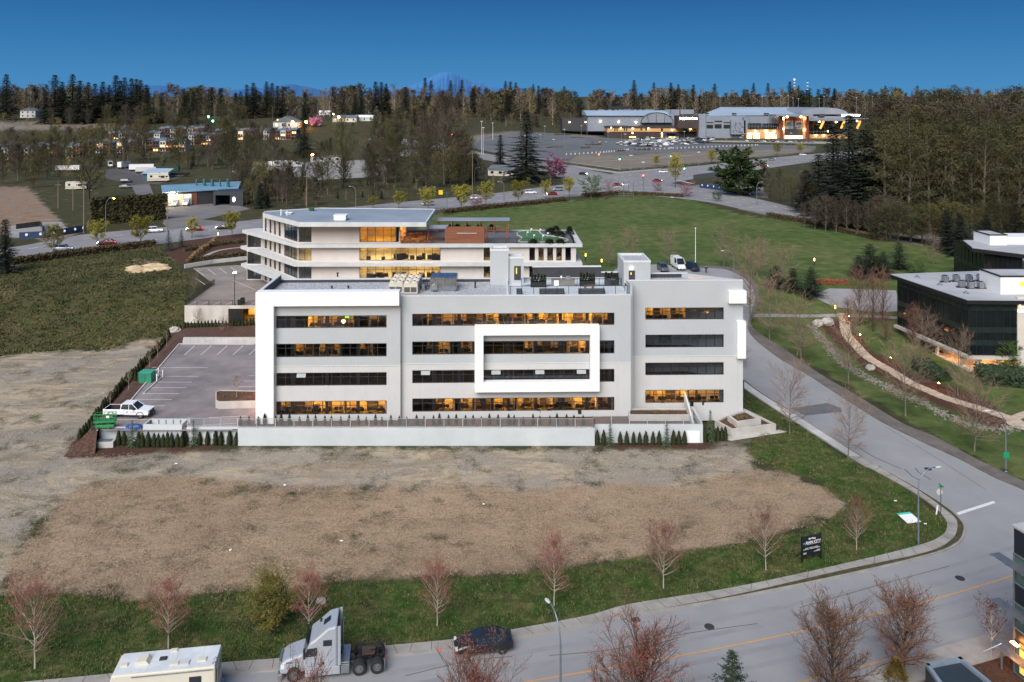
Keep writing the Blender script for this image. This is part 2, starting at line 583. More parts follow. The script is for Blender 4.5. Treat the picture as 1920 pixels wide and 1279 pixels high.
 pale = ramp(pstreak, [(0.30, C(92, 80, 66)), (0.40, C(126, 112, 96)), (0.48, C(150, 136, 118)), (0.54, C(190, 174, 146)), (0.60, C(148, 142, 134)), (0.70, C(206, 196, 176))])
 pale = mix(math_('MULTIPLY', ramp(noise(0.09, 7, 0.72, (0.7, 1.3, 1), 0.8), [(0.42, (0, 0, 0, 1)), (0.55, (1, 1, 1, 1))]), 0.85), pale,
   ramp(fine, [(0.3, C(104, 99, 94)), (0.5, C(136, 131, 126)), (0.7, C(168, 163, 157))]))
 pale = mix(math_('MULTIPLY', ramp(noise(0.2, 7, 0.74), [(0.56, (0, 0, 0, 1)), (0.66, (1, 1, 1, 1))]), 0.75), pale, ramp(fine, [(0.3, C(82, 84, 50)), (0.7, C(128, 118, 76))]))
 pale = mix(math_('MULTIPLY', ramp(noise(0.28, 8, 0.75, (0.6, 1.6, 1), 1.0), [(0.60, (0, 0, 0, 1)), (0.68, (1, 1, 1, 1))]), 0.8), pale, ramp(fine, [(0.3, C(170, 152, 116)), (0.7, C(218, 204, 170))]))
 pale = mix(0.3, pale, ramp(fine, [(0.3, C(84, 76, 66)), (0.7, C(186, 172, 150))]))
 verge = mix(ramp(mid, [(0.40, (0, 0, 0, 1)), (0.62, (1, 1, 1, 1))]),
    ramp(tuft, [(0.28, C(30, 48, 18)), (0.5, C(50, 76, 28)), (0.75, C(76, 100, 44))]),
    ramp(tuft, [(0.28, C(52, 54, 30)), (0.5, C(84, 82, 50)), (0.75, C(132, 122, 82))]))
 bramble = mix(ramp(mid, [(0.42, (0, 0, 0, 1)), (0.66, (1, 1, 1, 1))]),
    ramp(tuft, [(0.28, C(38, 44, 22)), (0.5, C(60, 68, 34)), (0.75, C(86, 90, 50))]),
    ramp(tuft, [(0.28, C(58, 48, 34)), (0.5, C(84, 72, 52)), (0.75, C(110, 98, 72))]))
 field = mix(ramp(big, [(0.38, (0, 0, 0, 1)), (0.64, (1, 1, 1, 1))]),
    ramp(mid, [(0.25, C(54, 68, 34)), (0.5, C(72, 90, 46)), (0.75, C(94, 110, 62))]),
    ramp(mid, [(0.25, C(68, 76, 42)), (0.5, C(90, 98, 58)), (0.75, C(114, 118, 76))]))
 field = mix(0.5, field, mix(1.0, field, ramp(fine, [(0.25, (0.55, 0.55, 0.55, 1)), (0.75, (1.4, 1.4, 1.3, 1))]), 'MULTIPLY'))
 mulch = ramp(fine, [(0.28, C(50, 34, 28)), (0.5, C(78, 56, 46)), (0.75, C(110, 82, 68))])
 dirt = ramp(mid, [(0.28, C(96, 72, 54)), (0.45, C(140, 112, 88)), (0.58, C(120, 112, 106)), (0.75, C(178, 152, 122))])
 tan = ramp(streak, [(0.3, C(98, 90, 80)), (0.5, C(122, 113, 102)), (0.75, C(144, 136, 124))])
 za = nt.nodes.new('ShaderNodeVertexColor'); za.layer_name = 'zone_a'
 zb = nt.nodes.new('ShaderNodeVertexColor'); zb.layer_name = 'zone_b'
 sa = nt.nodes.new('ShaderNodeSeparateColor'); nt.links.new(za.outputs[0], sa.inputs[0])
 sb = nt.nodes.new('ShaderNodeSeparateColor'); nt.links.new(zb.outputs[0], sb.inputs[0])
 col = base
 for src, c in ((sa.outputs[1], pale), (sa.outputs[0], brown), (sa.outputs[2], verge), (za.outputs[1], bramble), (sb.outputs[0], field),
    (sb.outputs[2], dirt), (zb.outputs[1], tan), (sb.outputs[1], mulch)):
  col = mix(weight(src, wide, 1.7) if c in (brown, pale) else weight(src), col, c)
 nt.links.new(col, b.inputs['Base Color'])
 bp = nt.nodes.new('ShaderNodeBump')
 bp.inputs['Strength'].default_value = 0.55
 bp.inputs['Distance'].default_value = 0.14
 nt.links.new(math_('ADD', math_('MULTIPLY', mid, 1.6), math_('ADD', fine, math_('MULTIPLY', streak, 0.8))), bp.inputs['Height'])
 nt.links.new(bp.outputs[0], b.inputs['Normal'])
 me.materials.append(m)
 return o
build_ground()
# ---------------------------------------------------------------- roads, pavements, kerbs, painted lines
M_ROAD = mat("worn_asphalt", C(136, 136, 137), C(147, 147, 148), 0.2, 0.85, 0.25, bscale=30, detail=8)
M_ROAD2 = mat("street_asphalt", C(134, 132, 132), C(150, 149, 148), 0.3, 0.85, 0.25, bscale=30, detail=8)
M_ARTERY = mat("far_asphalt", C(118, 116, 118), C(138, 136, 137), 0.1, 0.85)
M_LOT = mat("lot_asphalt", C(108, 102, 104), C(140, 132, 132), 0.25, 0.85, 0.2, bscale=30, detail=8)
M_WALK = mat("pavement_concrete", C(136, 132, 126), C(160, 156, 150), 0.6, 0.9, 0.2, bscale=20)
M_WALK2 = mat("pale_concrete", C(176, 174, 170), C(196, 194, 190), 0.6, 0.9, 0.2, bscale=20)
M_WALK3 = mat("damp_pavement", C(88, 82, 78), C(112, 106, 100), 0.5, 0.9, 0.2, bscale=20)
M_YEL = mat("yellow_paint", C(206, 150, 84), C(190, 140, 84), 2.0, 0.8)
M_WHT = mat("road_white_paint", C(196, 196, 194), C(222, 222, 220), 4.0, 0.8)
M_DIRTGRASS = mat("gutter_moss", C(52, 52, 30), C(84, 76, 52), 1.5, 0.95, 0.5)
M_SEAM = mat("joint_dirt", C(62, 56, 46), C(84, 76, 62), 3, 0.95)
def g2(*pts): return [G(*p) for p in pts]
walk_out = g2((-300, 1312), (90, 1277.5), (415, 1245.5), (532, 1236), (721, 1214), (852, 1201), (949, 1185), (1100, 1157), (1187, 1134), (1374, 1104), (1579, 1060), (1723, 1024.5), (1766, 1006),
   (1776, 988), (1769, 970.5), (1744, 945.5), (1698, 915), (1633, 879), (1594, 858.5), (1395.5, 730))
walk_in = g2((-300, 1334), (90, 1297), (415, 1264), (532, 1254.5), (721, 1231), (852, 1216), (1000, 1190.5), (1187, 1153), (1374, 1118), (1579, 1071), (1737, 1037), (1784, 1013.5),
   (1795, 992), (1791, 974), (1766, 952.5), (1723, 922), (1651, 879), (1616, 858.5), (1395.5, 716))
kerb_ln = g2((-300, 1336), (90, 1299), (415, 1266), (532, 1256.5), (721, 1233), (852, 1218), (1000, 1192.5), (1187, 1155), (1374, 1123), (1587, 1079.5), (1744, 1042), (1795, 1020.5),
   (1808, 999), (1805, 981), (1780, 956), (1730, 922.5), (1654, 879), (1619, 858.5), (1395.5, 713))
walk_out, walk_in, kerb_ln = [smooth(p, 6) for p in (walk_out, walk_in, kerb_ln)]
rs_in = smooth(g2((1300, 503), (1363, 506), (1402, 527), (1416, 556), (1408, 590), (1404, 622), (1449, 664), (1517, 705), (1586, 750), (1655, 793), (1728, 829), (1795, 860), (1866, 897), (1920, 920), (2050, 985), (2240, 1040)), 6)
rs_out = smooth(g2((1300, 499), (1368, 502), (1410, 524), (1424, 556), (1415, 590), (1412, 616), (1483, 664), (1586, 731), (1690, 794), (1751, 819), (1830, 862), (1920, 904), (2060, 965), (2260, 1020)), 6)
left_up = [G(1395.5, 713), G(1370, 697), G(1320, 640), G(1290, 590), G(1255, 545), G(1190, 528), G(1150, 510), G(1180, 498), G(1240, 496)]
se = g2((2240, 1060), (1900, 1174), (1759, 1212), (1651, 1248), (1615, 1273))
dirv = (se[-1] - se[1]).normalized()
se.append(se[-1] + dirv * 12)
far_end = se[-1] + (G(90, 1297) - G(721, 1231)).normalized() * 90
se.append(far_end)
road_poly = [kerb_ln[0]] + list(kerb_ln) + [v for v in smooth(left_up, 4)[1:]] + list(rs_in) + [v for v in se]
sheet("road", road_poly, M_ROAD, 0.03)
sheet("gutter", list(walk_in) + list(kerb_ln)[::-1], M_DIRTGRASS, 0.1)
sheet("pavement", list(walk_out) + list(walk_in)[::-1], M_WALK, 0.0, thick=0.14)
sheet("pale_pavement", g2((1395.5, 729), (1500, 797.5), (1594, 857.5), (1612, 857.5), (1500, 785), (1395.5, 717.5)), M_WALK2, 0.0, thick=0.155)
k = MB()
for i in range(len(kerb_ln) - 1):
 a, b_ = kerb_ln[i], kerb_ln[i + 1]
 d = (b_ - a)
 nrm = Vector((-d.y, d.x, 0)).normalized() * 0.10
 pts = [a - nrm, b_ - nrm, b_ + nrm, a + nrm]
 z0 = [float(hgt(p.x, p.y)) for p in pts]
 k.add([(p.x, p.y, z0[j]) for j, p in enumerate(pts)] + [(p.x, p.y, z0[j] + 0.15) for j, p in enumerate(pts)], [(4, 5, 6, 7), (0, 1, 5, 4), (1, 2, 6, 5), (2, 3, 7, 6), (3, 0, 4, 7)])
tag(k.build("kerb", M_WALK), kind='structure')
sm = MB()
ro = resample(walk_out, 1.55)
for p in ro[1:-1]:
 q = min(walk_in, key=lambda v: (v.xy - p.xy).length)
 d = (q - p); d.z = 0
 s_ = Vector((-d.y, d.x, 0)).normalized() * 0.02
 sm.quad(*[(v.x, v.y, float(hgt(v.x, v.y)) + 0.146) for v in (p - s_, p + s_, p + d + s_, p + d - s_)])
tag(sm.build("pavement_joints", M_SEAM), kind='structure')
sheet("far_pavement", list(rs_out) + list(rs_in)[::-1], M_WALK3, 0.0, thick=0.14)
yl = smooth(g2((700, 1325), (1000, 1277), (1112, 1258), (1277, 1230), (1374, 1211), (1498, 1185), (1608, 1159), (1716, 1134), (1902, 1079), (2100, 1010)), 5)
ln = MB()
strip("", yl, 0.14, None, 0.036, mb=ln)
yl2 = smooth(g2((1250, 1345), (1508, 1278), (1585, 1258), (1662, 1238)), 5)
strip("", yl2, 0.14, None, 0.036, mb=ln)
tag(ln.build("yellow_lines", M_YEL), kind='structure')
M_WEAR = mat("tyre_worn_asphalt", C(131, 131, 133), C(142, 142, 143), .6, .8)
ln = MB()
for sd in (-6.6, -4.9, -2.6, -1.0, 1.6, 3.2):
 strip("", yl, .5, None, .034, mb=ln, side=sd)
tag(ln.build("wheel_tracks", M_WEAR), kind='structure')
sheet("stop_line", g2((1793, 962), (1862, 940), (1867, 943.5), (1798, 966)), M_WHT, 0.036)
sheet("asphalt_patch", g2((1180, 1192), (1290, 1170), (1296, 1180), (1186, 1203)), mat("old_patch_asphalt", C(122, 123, 125), C(134, 134, 136), 1), 0.035)
for pts in ([(1030, 1230), (1150, 1218), (1280, 1190), (1420, 1170)], [(1500, 1140), (1640, 1100), (1780, 1062)], [(1660, 800), (1760, 862), (1850, 920)], [(760, 1268), (880, 1240), (960, 1232)]):
 strip("crack_seal", smooth(g2(*pts), 8), .06, MATS["joint_dirt"], 0.036)
sheet("asphalt_patch", g2((1483, 766), (1552, 756), (1575, 765), (1580, 772), (1510, 780)), mat("patch_asphalt", C(92, 92, 94), C(104, 104, 106), 1), 0.034)
for nm, pts in (("crack_seal", [(1696, 880), (1710, 893), (1724, 901)]), ("crack_seal", [(1716, 878), (1722, 886), (1745, 900)]), ("crack_seal", [(1600, 834), (1640, 858), (1690, 880)])):
 strip(nm, g2(*pts), 0.12, MATS["joint_dirt"], 0.036)
so_ = [G(1900, 1178), G(1759, 1217), G(1651, 1252), G(1615, 1277)]
sp = [se[0] + Vector((0, -.2, 0))] + so_ + [se[-2] + Vector((0, -.25, 0)), se[-1] + Vector((0, -.25, 0))]
sheet("near_pavement", sp + [p + Vector((0.4, -2.3, 0)) for p in sp][::-1], M_WALK, 0, thick=0.14)
art_hi = smooth(g2((-500, 540), (0, 468), (150, 441), (300, 427), (462, 414), (590, 396), (715, 383), (765, 378), (920, 363.5), (983, 355), (1060, 346), (1085, 341), (1161, 324), (1310, 311), (1417, 299), (1530, 288.5), (1700, 276)), 4)
art_lo = smooth(g2((-500, 580), (0, 502), (100, 485), (300, 458), (462, 437), (600, 421), (815, 395), (921, 385), (983, 377), (1067, 369.5), (1162, 361), (1305, 335), (1417, 319), (1540, 302), (1700, 287)), 4)
sheet("main_road", art_hi + art_lo[::-1], M_ARTERY, 0.05)
cr_hi = smooth(g2((700, 256), (840, 270), (900, 286), (966, 297), (1062, 309), (1140, 326), (1313, 352), (1409, 371), (1502, 392), (1565, 404), (1655, 416.5), (1732, 434), (1800, 447), (2100, 500)), 4)
cr_lo = smooth(g2((690, 262), (830, 281), (900, 298), (960, 310), (1020, 323), (1075, 342), (1162, 361), (1305, 376), (1384, 391), (1440, 402), (1547, 417), (1655, 437), (1730, 450), (1800, 466), (2100, 530)), 4)
sheet("cross_street", cr_hi + cr_lo[::-1], M_ARTERY, 0.06)
mid = [(a + b_) / 2 for a, b_ in zip(resample(art_hi, 1)[::6], resample(art_hi, 1)[::6])]
ln = MB()
for fr in (0.27, 0.75):
 pa = [G(960 + 0, 400)] if False else []
 la, lb = resample(art_hi, 0.5), resample(art_lo, 0.5)
 N = 260
 pa = [la[int(i * (len(la) - 1) / N)].lerp(lb[int(i * (len(lb) - 1) / N)], fr) for i in range(N + 1)]
 strip("", pa, 0.3, None, 0.07, mb=ln, dash=(1, 3))
 la, lb = resample(cr_hi, 0.5), resample(cr_lo, 0.5)
 pa = [la[int(i * (len(la) - 1) / N)].lerp(lb[int(i * (len(lb) - 1) / N)], fr) for i in range(N + 1)]
 strip("", pa, 0.3, None, 0.08, mb=ln, dash=(1, 3))
for pts in ([(1095, 344), (1120, 339)], [(1150, 352), (1180, 345)], [(1270, 338), (1300, 345)], [(1245, 362), (1262, 371)]):
 strip("", g2(*pts), 1.2, None, 0.085, mb=ln)
tag(ln.build("lane_lines", M_WHT), kind='structure')
sheet("cross_street_pavement", smooth(g2((1384, 393), (1440, 405), (1541, 424), (1614, 441), (1730, 462), (1732, 458), (1616, 437), (1541, 421), (1440, 402), (1384, 390.5)), 1), M_WALK3, 0.05)
sheet("corner_pavement", g2((1066, 309), (1100, 314), (1160, 322.5), (1240, 316), (1240, 318), (1160, 326), (1095, 317)), M_WALK, 0.09)
sheet("arena_car_park", g2((880, 275), (905, 258), (1000, 248), (1060, 254), (1130, 258), (1300, 268), (1530, 274), (1530, 278), (1300, 283), (1170, 290), (1080, 290), (1060, 304), (966, 294)), mat("car_park_asphalt", C(84, 86, 88), C(104, 106, 108), 0.05, 0.85), 0.05)
sheet("arena_forecourt", g2((1150, 261), (1560, 266), (1560, 270), (1150, 263)), M_WALK, 0.06)
tw = MB()
for pts in ([(1085, 296), (1240, 294), (1500, 280)], [(1110, 304), (1300, 292)], [(960, 292), (1060, 303), (1165, 318)]):
 strip("", smooth(g2(*pts), 4), 2.2, None, 0.08, mb=tw)
tag(tw.build("car_park_tracks", M_WALK), kind='structure')
sheet("gravel_yard", g2((430, 322), (470, 312), (600, 302), (690, 300), (735, 318), (700, 332), (600, 338), (560, 332), (480, 330)), mat("yard_gravel", C(128, 126, 122), C(152, 150, 146), 0.1, 0.95), 0.05)
sheet("trailer_yard", g2((190, 320), (250, 312), (330, 318), (345, 330), (300, 345), (240, 345), (200, 335)), mat("yard_asphalt", C(66, 64, 64), C(88, 84, 82), 0.1, 0.9), 0.05)
sheet("workshop_lot", g2((245, 347), (280, 345), (292, 376), (320, 380), (440, 384), (470, 392), (380, 412), (440, 418), (318, 430), (305, 420), (312, 392), (285, 378), (262, 378)), mat("workshop_asphalt", C(98, 96, 96), C(116, 114, 114), 0.15, 0.9), 0.06)
sheet("gravel_patch", g2((18, 448), (15, 425), (60, 418), (115, 416), (128, 432), (100, 440)), MATS["yard_gravel"], 0.05)
sheet("rough_lot", g2((1240, 352), (1330, 345), (1430, 348), (1440, 372), (1400, 366), (1310, 356)), mat("rough_lot_gravel", C(92, 88, 84), C(120, 114, 106), 0.1, 0.95), 0.045)
# ---------------------------------------------------------------- building helpers
class Wall:
 """an upright plane from A to B (ground points, left to right as seen); d goes into the building"""
 def __init__(s, A_, B_):
  s.A = Vector((A_[0], A_[1], 0)); s.B = Vector((B_[0], B_[1], 0))
  s.t = (s.B - s.A).normalized()
  s.n = Vector((-s.t.y, s.t.x, 0))
  s.L = (s.B - s.A).length
 def u(s, px, d=0.0):
  k = (px - 960) / F
  a = s.A + s.n * d
  return (k * a.y - a.x) / (s.t.x - k * s.t.y)
 def z(s, px, py, d=0.0):
  p = s.pt(s.u(px, d), d, 0)
  return H - (py - YH) * p.y / F
 def pt(s, u, d, z):
  p = s.A + s.t * u + s.n * d
  return Vector((p.x, p.y, z))
 def M(s):
  return Matrix(((s.t.x, s.n.x, 0, s.A.x), (s.t.y, s.n.y, 0, s.A.y), (0, 0, 1, 0), (0, 0, 0, 1)))
 def box(s, mb, u0, u1, d0, d1, z0, z1, mi=0):
  mb.box(u0, u1, d0, d1, z0, z1, mi, s.M())
 def panel(s, mb, u0, u1, z0, z1, holes, d=0.0, th=0.35, mi=0):
  """a wall with rectangular openings and their reveals"""
  us = sorted(set([u0, u1] + [min(max(h[i], u0), u1) for h in holes for i in (0, 1)]))
  zs = sorted(set([z0, z1] + [min(max(h[i], z0), z1) for h in holes for i in (2, 3)]))
  nu, nz = len(us) - 1, len(zs) - 1
  def hole(i, j):
   if i < 0 or j < 0 or i >= nu or j >= nz: return True
   cu, cz = (us[i] + us[i + 1]) / 2, (zs[j] + zs[j + 1]) / 2
   return any(h[0] < cu < h[1] and h[2] < cz < h[3] for h in holes)
  for i in range(nu):
   for j in range(nz):
    if hole(i, j): continue
    a, b, c, e = us[i], us[i + 1], zs[j], zs[j + 1]
    q = lambda u, dd, z: s.pt(u, dd, z)
    mb.quad(q(a, d, c), q(b, d, c), q(b, d, e), q(a, d, e), mi)
    mb.quad(q(b, d + th, c), q(a, d + th, c), q(a, d + th, e), q(b, d + th, e), mi)
    if hole(i - 1, j): mb.quad(q(a, d + th, c), q(a, d, c), q(a, d, e), q(a, d + th, e), mi)
    if hole(i + 1, j): mb.quad(q(b, d, c), q(b, d + th, c), q(b, d + th, e), q(b, d, e), mi)
    if hole(i, j - 1): mb.quad(q(a, d, c), q(a, d + th, c), q(b, d + th, c), q(b, d, c), mi)
    if hole(i, j + 1): mb.quad(q(a, d, e), q(b, d, e), q(b, d + th, e), q(a, d + th, e), mi)
def part(mb, name, m, root, parent=None, **kw):
 """world-space shapes under a thing"""
 o = mb.build(name, m, parent or root, **kw)
 L = root.location
 if parent is None or parent == root: o.location = (-L.x, -L.y, -L.z)
 return o
def window(w, root, u0, u1, z0, z1, d, ncol, transom, fm, gm, fr=0.09, deep=0.12, opens=()):
 mb = MB()
 w.box(mb, u0, u1, d, d + deep, z0, z0 + fr)
 w.box(mb, u0, u1, d, d + deep, z1 - fr, z1)
 for i in range(ncol + 1):
  uc = u0 + (u1 - u0) * i / ncol
  a = max(u0, uc - fr / 2); b = min(u1, uc + fr / 2)
  if i == 0: b = u0 + fr
  if i == ncol: a = u1 - fr
  w.box(mb, a, b, d + 0.01, d + deep - 0.01, z0 + fr, z1 - fr)
 if transom:
  zt = z0 + (z1 - z0) * transom
  for i in range(ncol):
   ua = u0 + (u1 - u0) * i / ncol + fr / 2; ub = u0 + (u1 - u0) * (i + 1) / ncol - fr / 2
   w.box(mb, ua, ub, d + 0.02, d + deep - 0.02, zt - fr / 3, zt + fr / 3)
   if i in opens:
    w.box(mb, ua + .03, ub - .03, d - 0.05, d + 0.015, zt + 0.05, z1 - fr - .02)
 f = part(mb, "window", fm, root)
 g = MB()
 g.quad(w.pt(u0 + fr / 2, d + deep * .6, z0 + fr / 2), w.pt(u1 - fr / 2, d + deep * .6, z0 + fr / 2), w.pt(u1 - fr / 2, d + deep * .6, z1 - fr / 2), w.pt(u0 + fr / 2, d + deep * .6, z1 - fr / 2))
 part(g, "pane", gm, root, parent=f)
 return f
def ribbed(name, c1, c2, per, depth, rough=0.5, along='X'):
 """metal cladding with upright ribs"""
 m = mat(name, c1, c2, 0.4, rough)
 nt = m.node_tree
 b = nt.nodes['Principled BSDF']
 tc = nt.nodes.new('ShaderNodeTexCoord')
 wv = nt.nodes.new('ShaderNodeTexWave')
 wv.wave_type = 'BANDS'
 wv.bands_direction = along
 wv.inputs['Scale'].default_value = 0.314 / per
 nt.links.new(tc.outputs['Object'], wv.inputs[0])
 rp = nt.nodes.new('ShaderNodeValToRGB')
 rp.color_ramp.elements[0].position = 0.0
 rp.color_ramp.elements[1].position = 0.12
 nt.links.new(wv.outputs[0], rp.inputs[0])
 bp = nt.nodes.new('ShaderNodeBump')
 bp.inputs['Distance'].default_value = depth
 bp.inputs['Strength'].default_value = 0.8
 nt.links.new(rp.outputs[0], bp.inputs['Height'])
 nt.links.new(bp.outputs[0], b.inputs['Normal'])
 return m
M_WHITE = mat("white_cladding", A(0.80), A(0.83), 0.5, 0.45)
M_GREYMET = ribbed("grey_ribbed_cladding", C(170, 175, 178), C(175, 180, 183), 0.45, 0.012)
M_LIGHT = ribbed("pale_smooth_cladding", C(188, 189, 188), C(194, 194, 193), 2.4, 0.02)
M_TRIM = mat("pale_trim", C(200, 202, 204), C(208, 210, 212), 1, 0.5)
M_FRAME = mat("charcoal_frame", C(34, 34, 38), C(42, 42, 46), 2, 0.45)
M_GLASS = glass("strip_glass", (0.8, 0.86, 0.9), 0.02, 0.85)
M_GRAVEL = mat("roof_gravel", C(112, 114, 117), C(206, 208, 212), 5.5, 0.95, 0.4, detail=8, c3=C(160, 162, 165))
M_CHAR = mat("charcoal_panel", C(48, 48, 52), C(58, 58, 62), 1.5, 0.6)
M_DECK = mat("deck_pavers", C(196, 200, 204), C(212, 215, 218), 1.2, 0.8)
M_CONC = mat("planter_concrete", C(168, 164, 158), C(190, 186, 180), 0.8, 0.9, 0.2, bscale=12)
M_WALLP = mat("painted_retaining_wall", C(182, 188, 190), C(196, 201, 202), 0.25, 0.75, 0.1, bscale=14)
M_INWALL = mat("office_wall", C(186, 178, 164), C(204, 196, 182), 0.5, 0.8)
M_INFLOOR = mat("office_carpet", C(62, 58, 54), C(86, 80, 74), 1.2, 0.9)
M_WARM = emit("warm_office_light", (1.0, 0.40, 0.035, 1), 28.0)
M_WARM2 = emit("dim_office_light", (1.0, 0.38, 0.035, 1), 8.0)
M_STEEL = mat("galvanised_steel", C(150, 154, 158), C(176, 180, 184), 1.5, 0.35, metal=0.8)
M_BLACK = mat("black_metal", C(22, 22, 24), C(30, 30, 32), 2, 0.5)
M_MULCHM = mat("bark_mulch", C(52, 35, 28), C(104, 74, 60), 3.0, 0.95, 1.0, c3=C(76, 54, 44))
M_PLANT = mat("low_planting", C(60, 62, 34), C(112, 104, 62), 3.0, 0.9)
# ---------------------------------------------------------------- the white and grey office building
ob = thing("office_building", "long white and grey four storey office building with bold white frames and dark strip windows", "building", (-33.8, 105, 0))
a_ = R(1.2)
FW = Wall((-33.82, 105), (-33.82 + math.cos(a_), 105 + math.sin(a_)))
dL, dM, dR, dB = 0.0, 0.65, 3.1, 11.4
uL0, uL1 = FW.u(479, dL), FW.u(752, dM)
uM1 = FW.u(1177, dR)
uR1 = FW.u(1393, dR)
ZW = [(2.76, 4.55), (6.57, 8.30), (10.37, 12.14), (14.19, 15.84)]
ZF = [1.75, 5.5, 9.3, 13.1]
ZS, ZTL, ZTM, ZTR = 9.2, 18.75, 18.15, 19.5
holes_L = [(FW.u(518, dL), FW.u(725, dL), a, b) for a, b in ZW]
holes_M = [(FW.u(773, dM), FW.u(1152, dM), a, b) for a, b in ZW]
holes_R = [(FW.u(1210, dR), FW.u(1357, dR), a, b) for a, b in ZW]
for (ua, ub, hs, d, zt) in ((uL0, uL1, holes_L, dL, ZTL), (uL1, uM1, holes_M, dM, ZTM), (uM1, uR1, holes_R, dR, ZTR)):
 for z0, z1, m_, pr in ((0.3, ZS, M_LIGHT, 0.0), (ZS, zt, M_GREYMET, 0.03)):
  mb = MB()
  FW.panel(mb, ua, ub, z0, z1, [h for h in hs if h[2] >= z0 - .1 and h[3] <= z1 + .1], d - pr, 0.35)
  part(mb, "facade_panel", m_, ob)
 mb = MB()
 FW.box(mb, ua, ub, d - 0.06, d - 0.001, ZS - 0.05, ZS + 0.03)
 part(mb, "seam_flashing", M_TRIM, ob)
for hs, n_, d, ops in ((holes_L, 12, dL, ((), (2, 10), (), (2,))), (holes_M, 20, dM, ((), (4,), (), (1, 8, 13, 18))), (holes_R, 9, dR, ((), (), (), ()))):
 for j, (u0, u1, z0, z1) in enumerate(hs):
  window(FW, ob, u0, u1, z0, z1, d + 0.10, n_, 0.64, M_FRAME, M_GLASS, opens=())
for px_ in (565, 798, 930, 1012, 1090):
 w_ = 17
 mb = MB()
 d = dL if px_ < 750 else dM
 u0 = FW.u(px_ - w_ / 2, d); u1 = FW.u(px_ + w_ / 2, d)
 mb.add([FW.pt(u0, d + .08, 8.2), FW.pt(u1, d + .08, 8.2), FW.pt(u1, d - .2, 7.75), FW.pt(u0, d - .2, 7.75), FW.pt(u0, d + .05, 8.2), FW.pt(u1, d + .05, 8.2), FW.pt(u1, d - .23, 7.75), FW.pt(u0, d - .23, 7.75)],
  [(0, 1, 2, 3), (7, 6, 5, 4), (0, 4, 5, 1), (2, 6, 7, 3), (1, 5, 6, 2), (0, 3, 7, 4)])
 part(mb, "open_vent", mat("vent_sash", C(140, 148, 148), None, 1, .6), ob)
mb = MB()
uf0, uf1 = FW.u(479, -.9), FW.u(513, -.9)
FW.box(mb, uf0, uf1 , -0.9, 0.3, 1.2, 17.3)
FW.box(mb, uf0, FW.u(748.5, -.9), -0.9, 0.62, 17.3, 19.15)
part(mb, "white_corner_frame", M_WHITE, ob, bevel=0.03)
mb = MB()
c0, c1, c2, c3 = FW.u(890, -.5), FW.u(906.5, -.5), FW.u(1107, -.5), FW.u(1124.5, -.5)
zz = [FW.z(1000, y, -.5) for y in (735.5, 717, 629, 612)]
FW.box(mb, c0, c3, -0.5, 0.62, zz[0], zz[1]); FW.box(mb, c0, c3, -0.5, 0.62, zz[2], zz[3])
FW.box(mb, c0, c1, -0.5, 0.62, zz[1], zz[2]); FW.box(mb, c2, c3, -0.5, 0.62, zz[1], zz[2])
part(mb, "white_centre_frame", M_WHITE, ob, bevel=0.03)
for (x0, x1, y0, y1) in ((1367, 1400, 569.5, 546), (1383, 1399, 673, 603)):
 mb = MB()
 FW.box(mb, FW.u(x0, 2.4), FW.u(x1, 2.4), 2.4, 4.2 if x0 > 1380 else 5.0, FW.z(x0, y0, 2.4), FW.z(x0, y1, 2.4))
 part(mb, "white_corner_box", M_WHITE, ob, bevel=0.03)
mb = MB()
FW.box(mb, uL0 + .02, uL0 + .35, 0.36, dB - .36, 0.3, ZTL - .02)
part(mb, "end_wall", M_GREYMET, ob)
mb = MB()
ux1, ux2 = FW.u(1331, dR), FW.pt(0, 0, 0)
pB = GZ(1288, 512, ZTR)
uB = (pB.xy - FW.A.xy).dot(FW.t.xy); dBk = (pB.xy - FW.A.xy).dot(FW.n.xy)
FW.box(mb, uL0 + .02, uM1, dB - .35, dB, 0.3, ZTM - .02)
FW.box(mb, uM1, uB, dBk - .35, dBk, 0.3, ZTR - .02)
part(mb, "back_wall", M_GREYMET, ob)
mb = MB()
q = [FW.pt(uR1, dR + .36, 0), FW.pt(uR1, dR + .8, 0), FW.pt(uB, dBk, 0), FW.pt(uB - .4, dBk - .1, 0), FW.pt(uR1 - .45, dR + .75, 0), FW.pt(uR1 - .4, dR + .36, 0)]
mb.prism([(p.x, p.y) for p in q], 0.3, ZTR - .03)
FW.box(mb, uM1, uM1 + .3, dM + .4, dR - .001, .3, ZTR - .02)
part(mb, "side_wall", M_GREYMET, ob)
for yy in (3.2, 8.2):
 lb = MB(); lb.box(FW.pt(uL0, yy, 0).x - .5, FW.pt(uL0, yy, 0).x - .15, FW.pt(uL0, yy, 0).y - .2, FW.pt(uL0, yy, 0).y + .2, 5.4, 5.6)
 part(lb, "end_wall_lamp", emit("lot_lamp", (1, .42, .2, 1), 55), ob)
def roofslab(name, pts, z0, z1, m_):
 mb = MB(); mb.prism([(p.x, p.y) for p in pts], z0, z1); return part(mb, name, m_, ob)
ZR = 17.75
uT0 = FW.u(950, dM)
roofslab("gravel_roof", [FW.pt(uL0 + .36, .62, 0), FW.pt(uL1 + .001, .62, 0), FW.pt(uL1 + .001, 1.01, 0), FW.pt(uT0, 1.01, 0), FW.pt(uT0, dB - .36, 0), FW.pt(uL0 + .36, dB - .36, 0)], ZR - .3, ZR, M_GRAVEL)
roofslab("gravel_roof", [FW.pt(uM1 + .31, dR + .36, 0), FW.pt(ux1, dR + .36, 0), FW.pt(uB - .5, dBk - .36, 0), FW.pt(uM1 + .31, dBk - .36, 0)], ZR + .9, ZR + 1.2, M_GRAVEL)
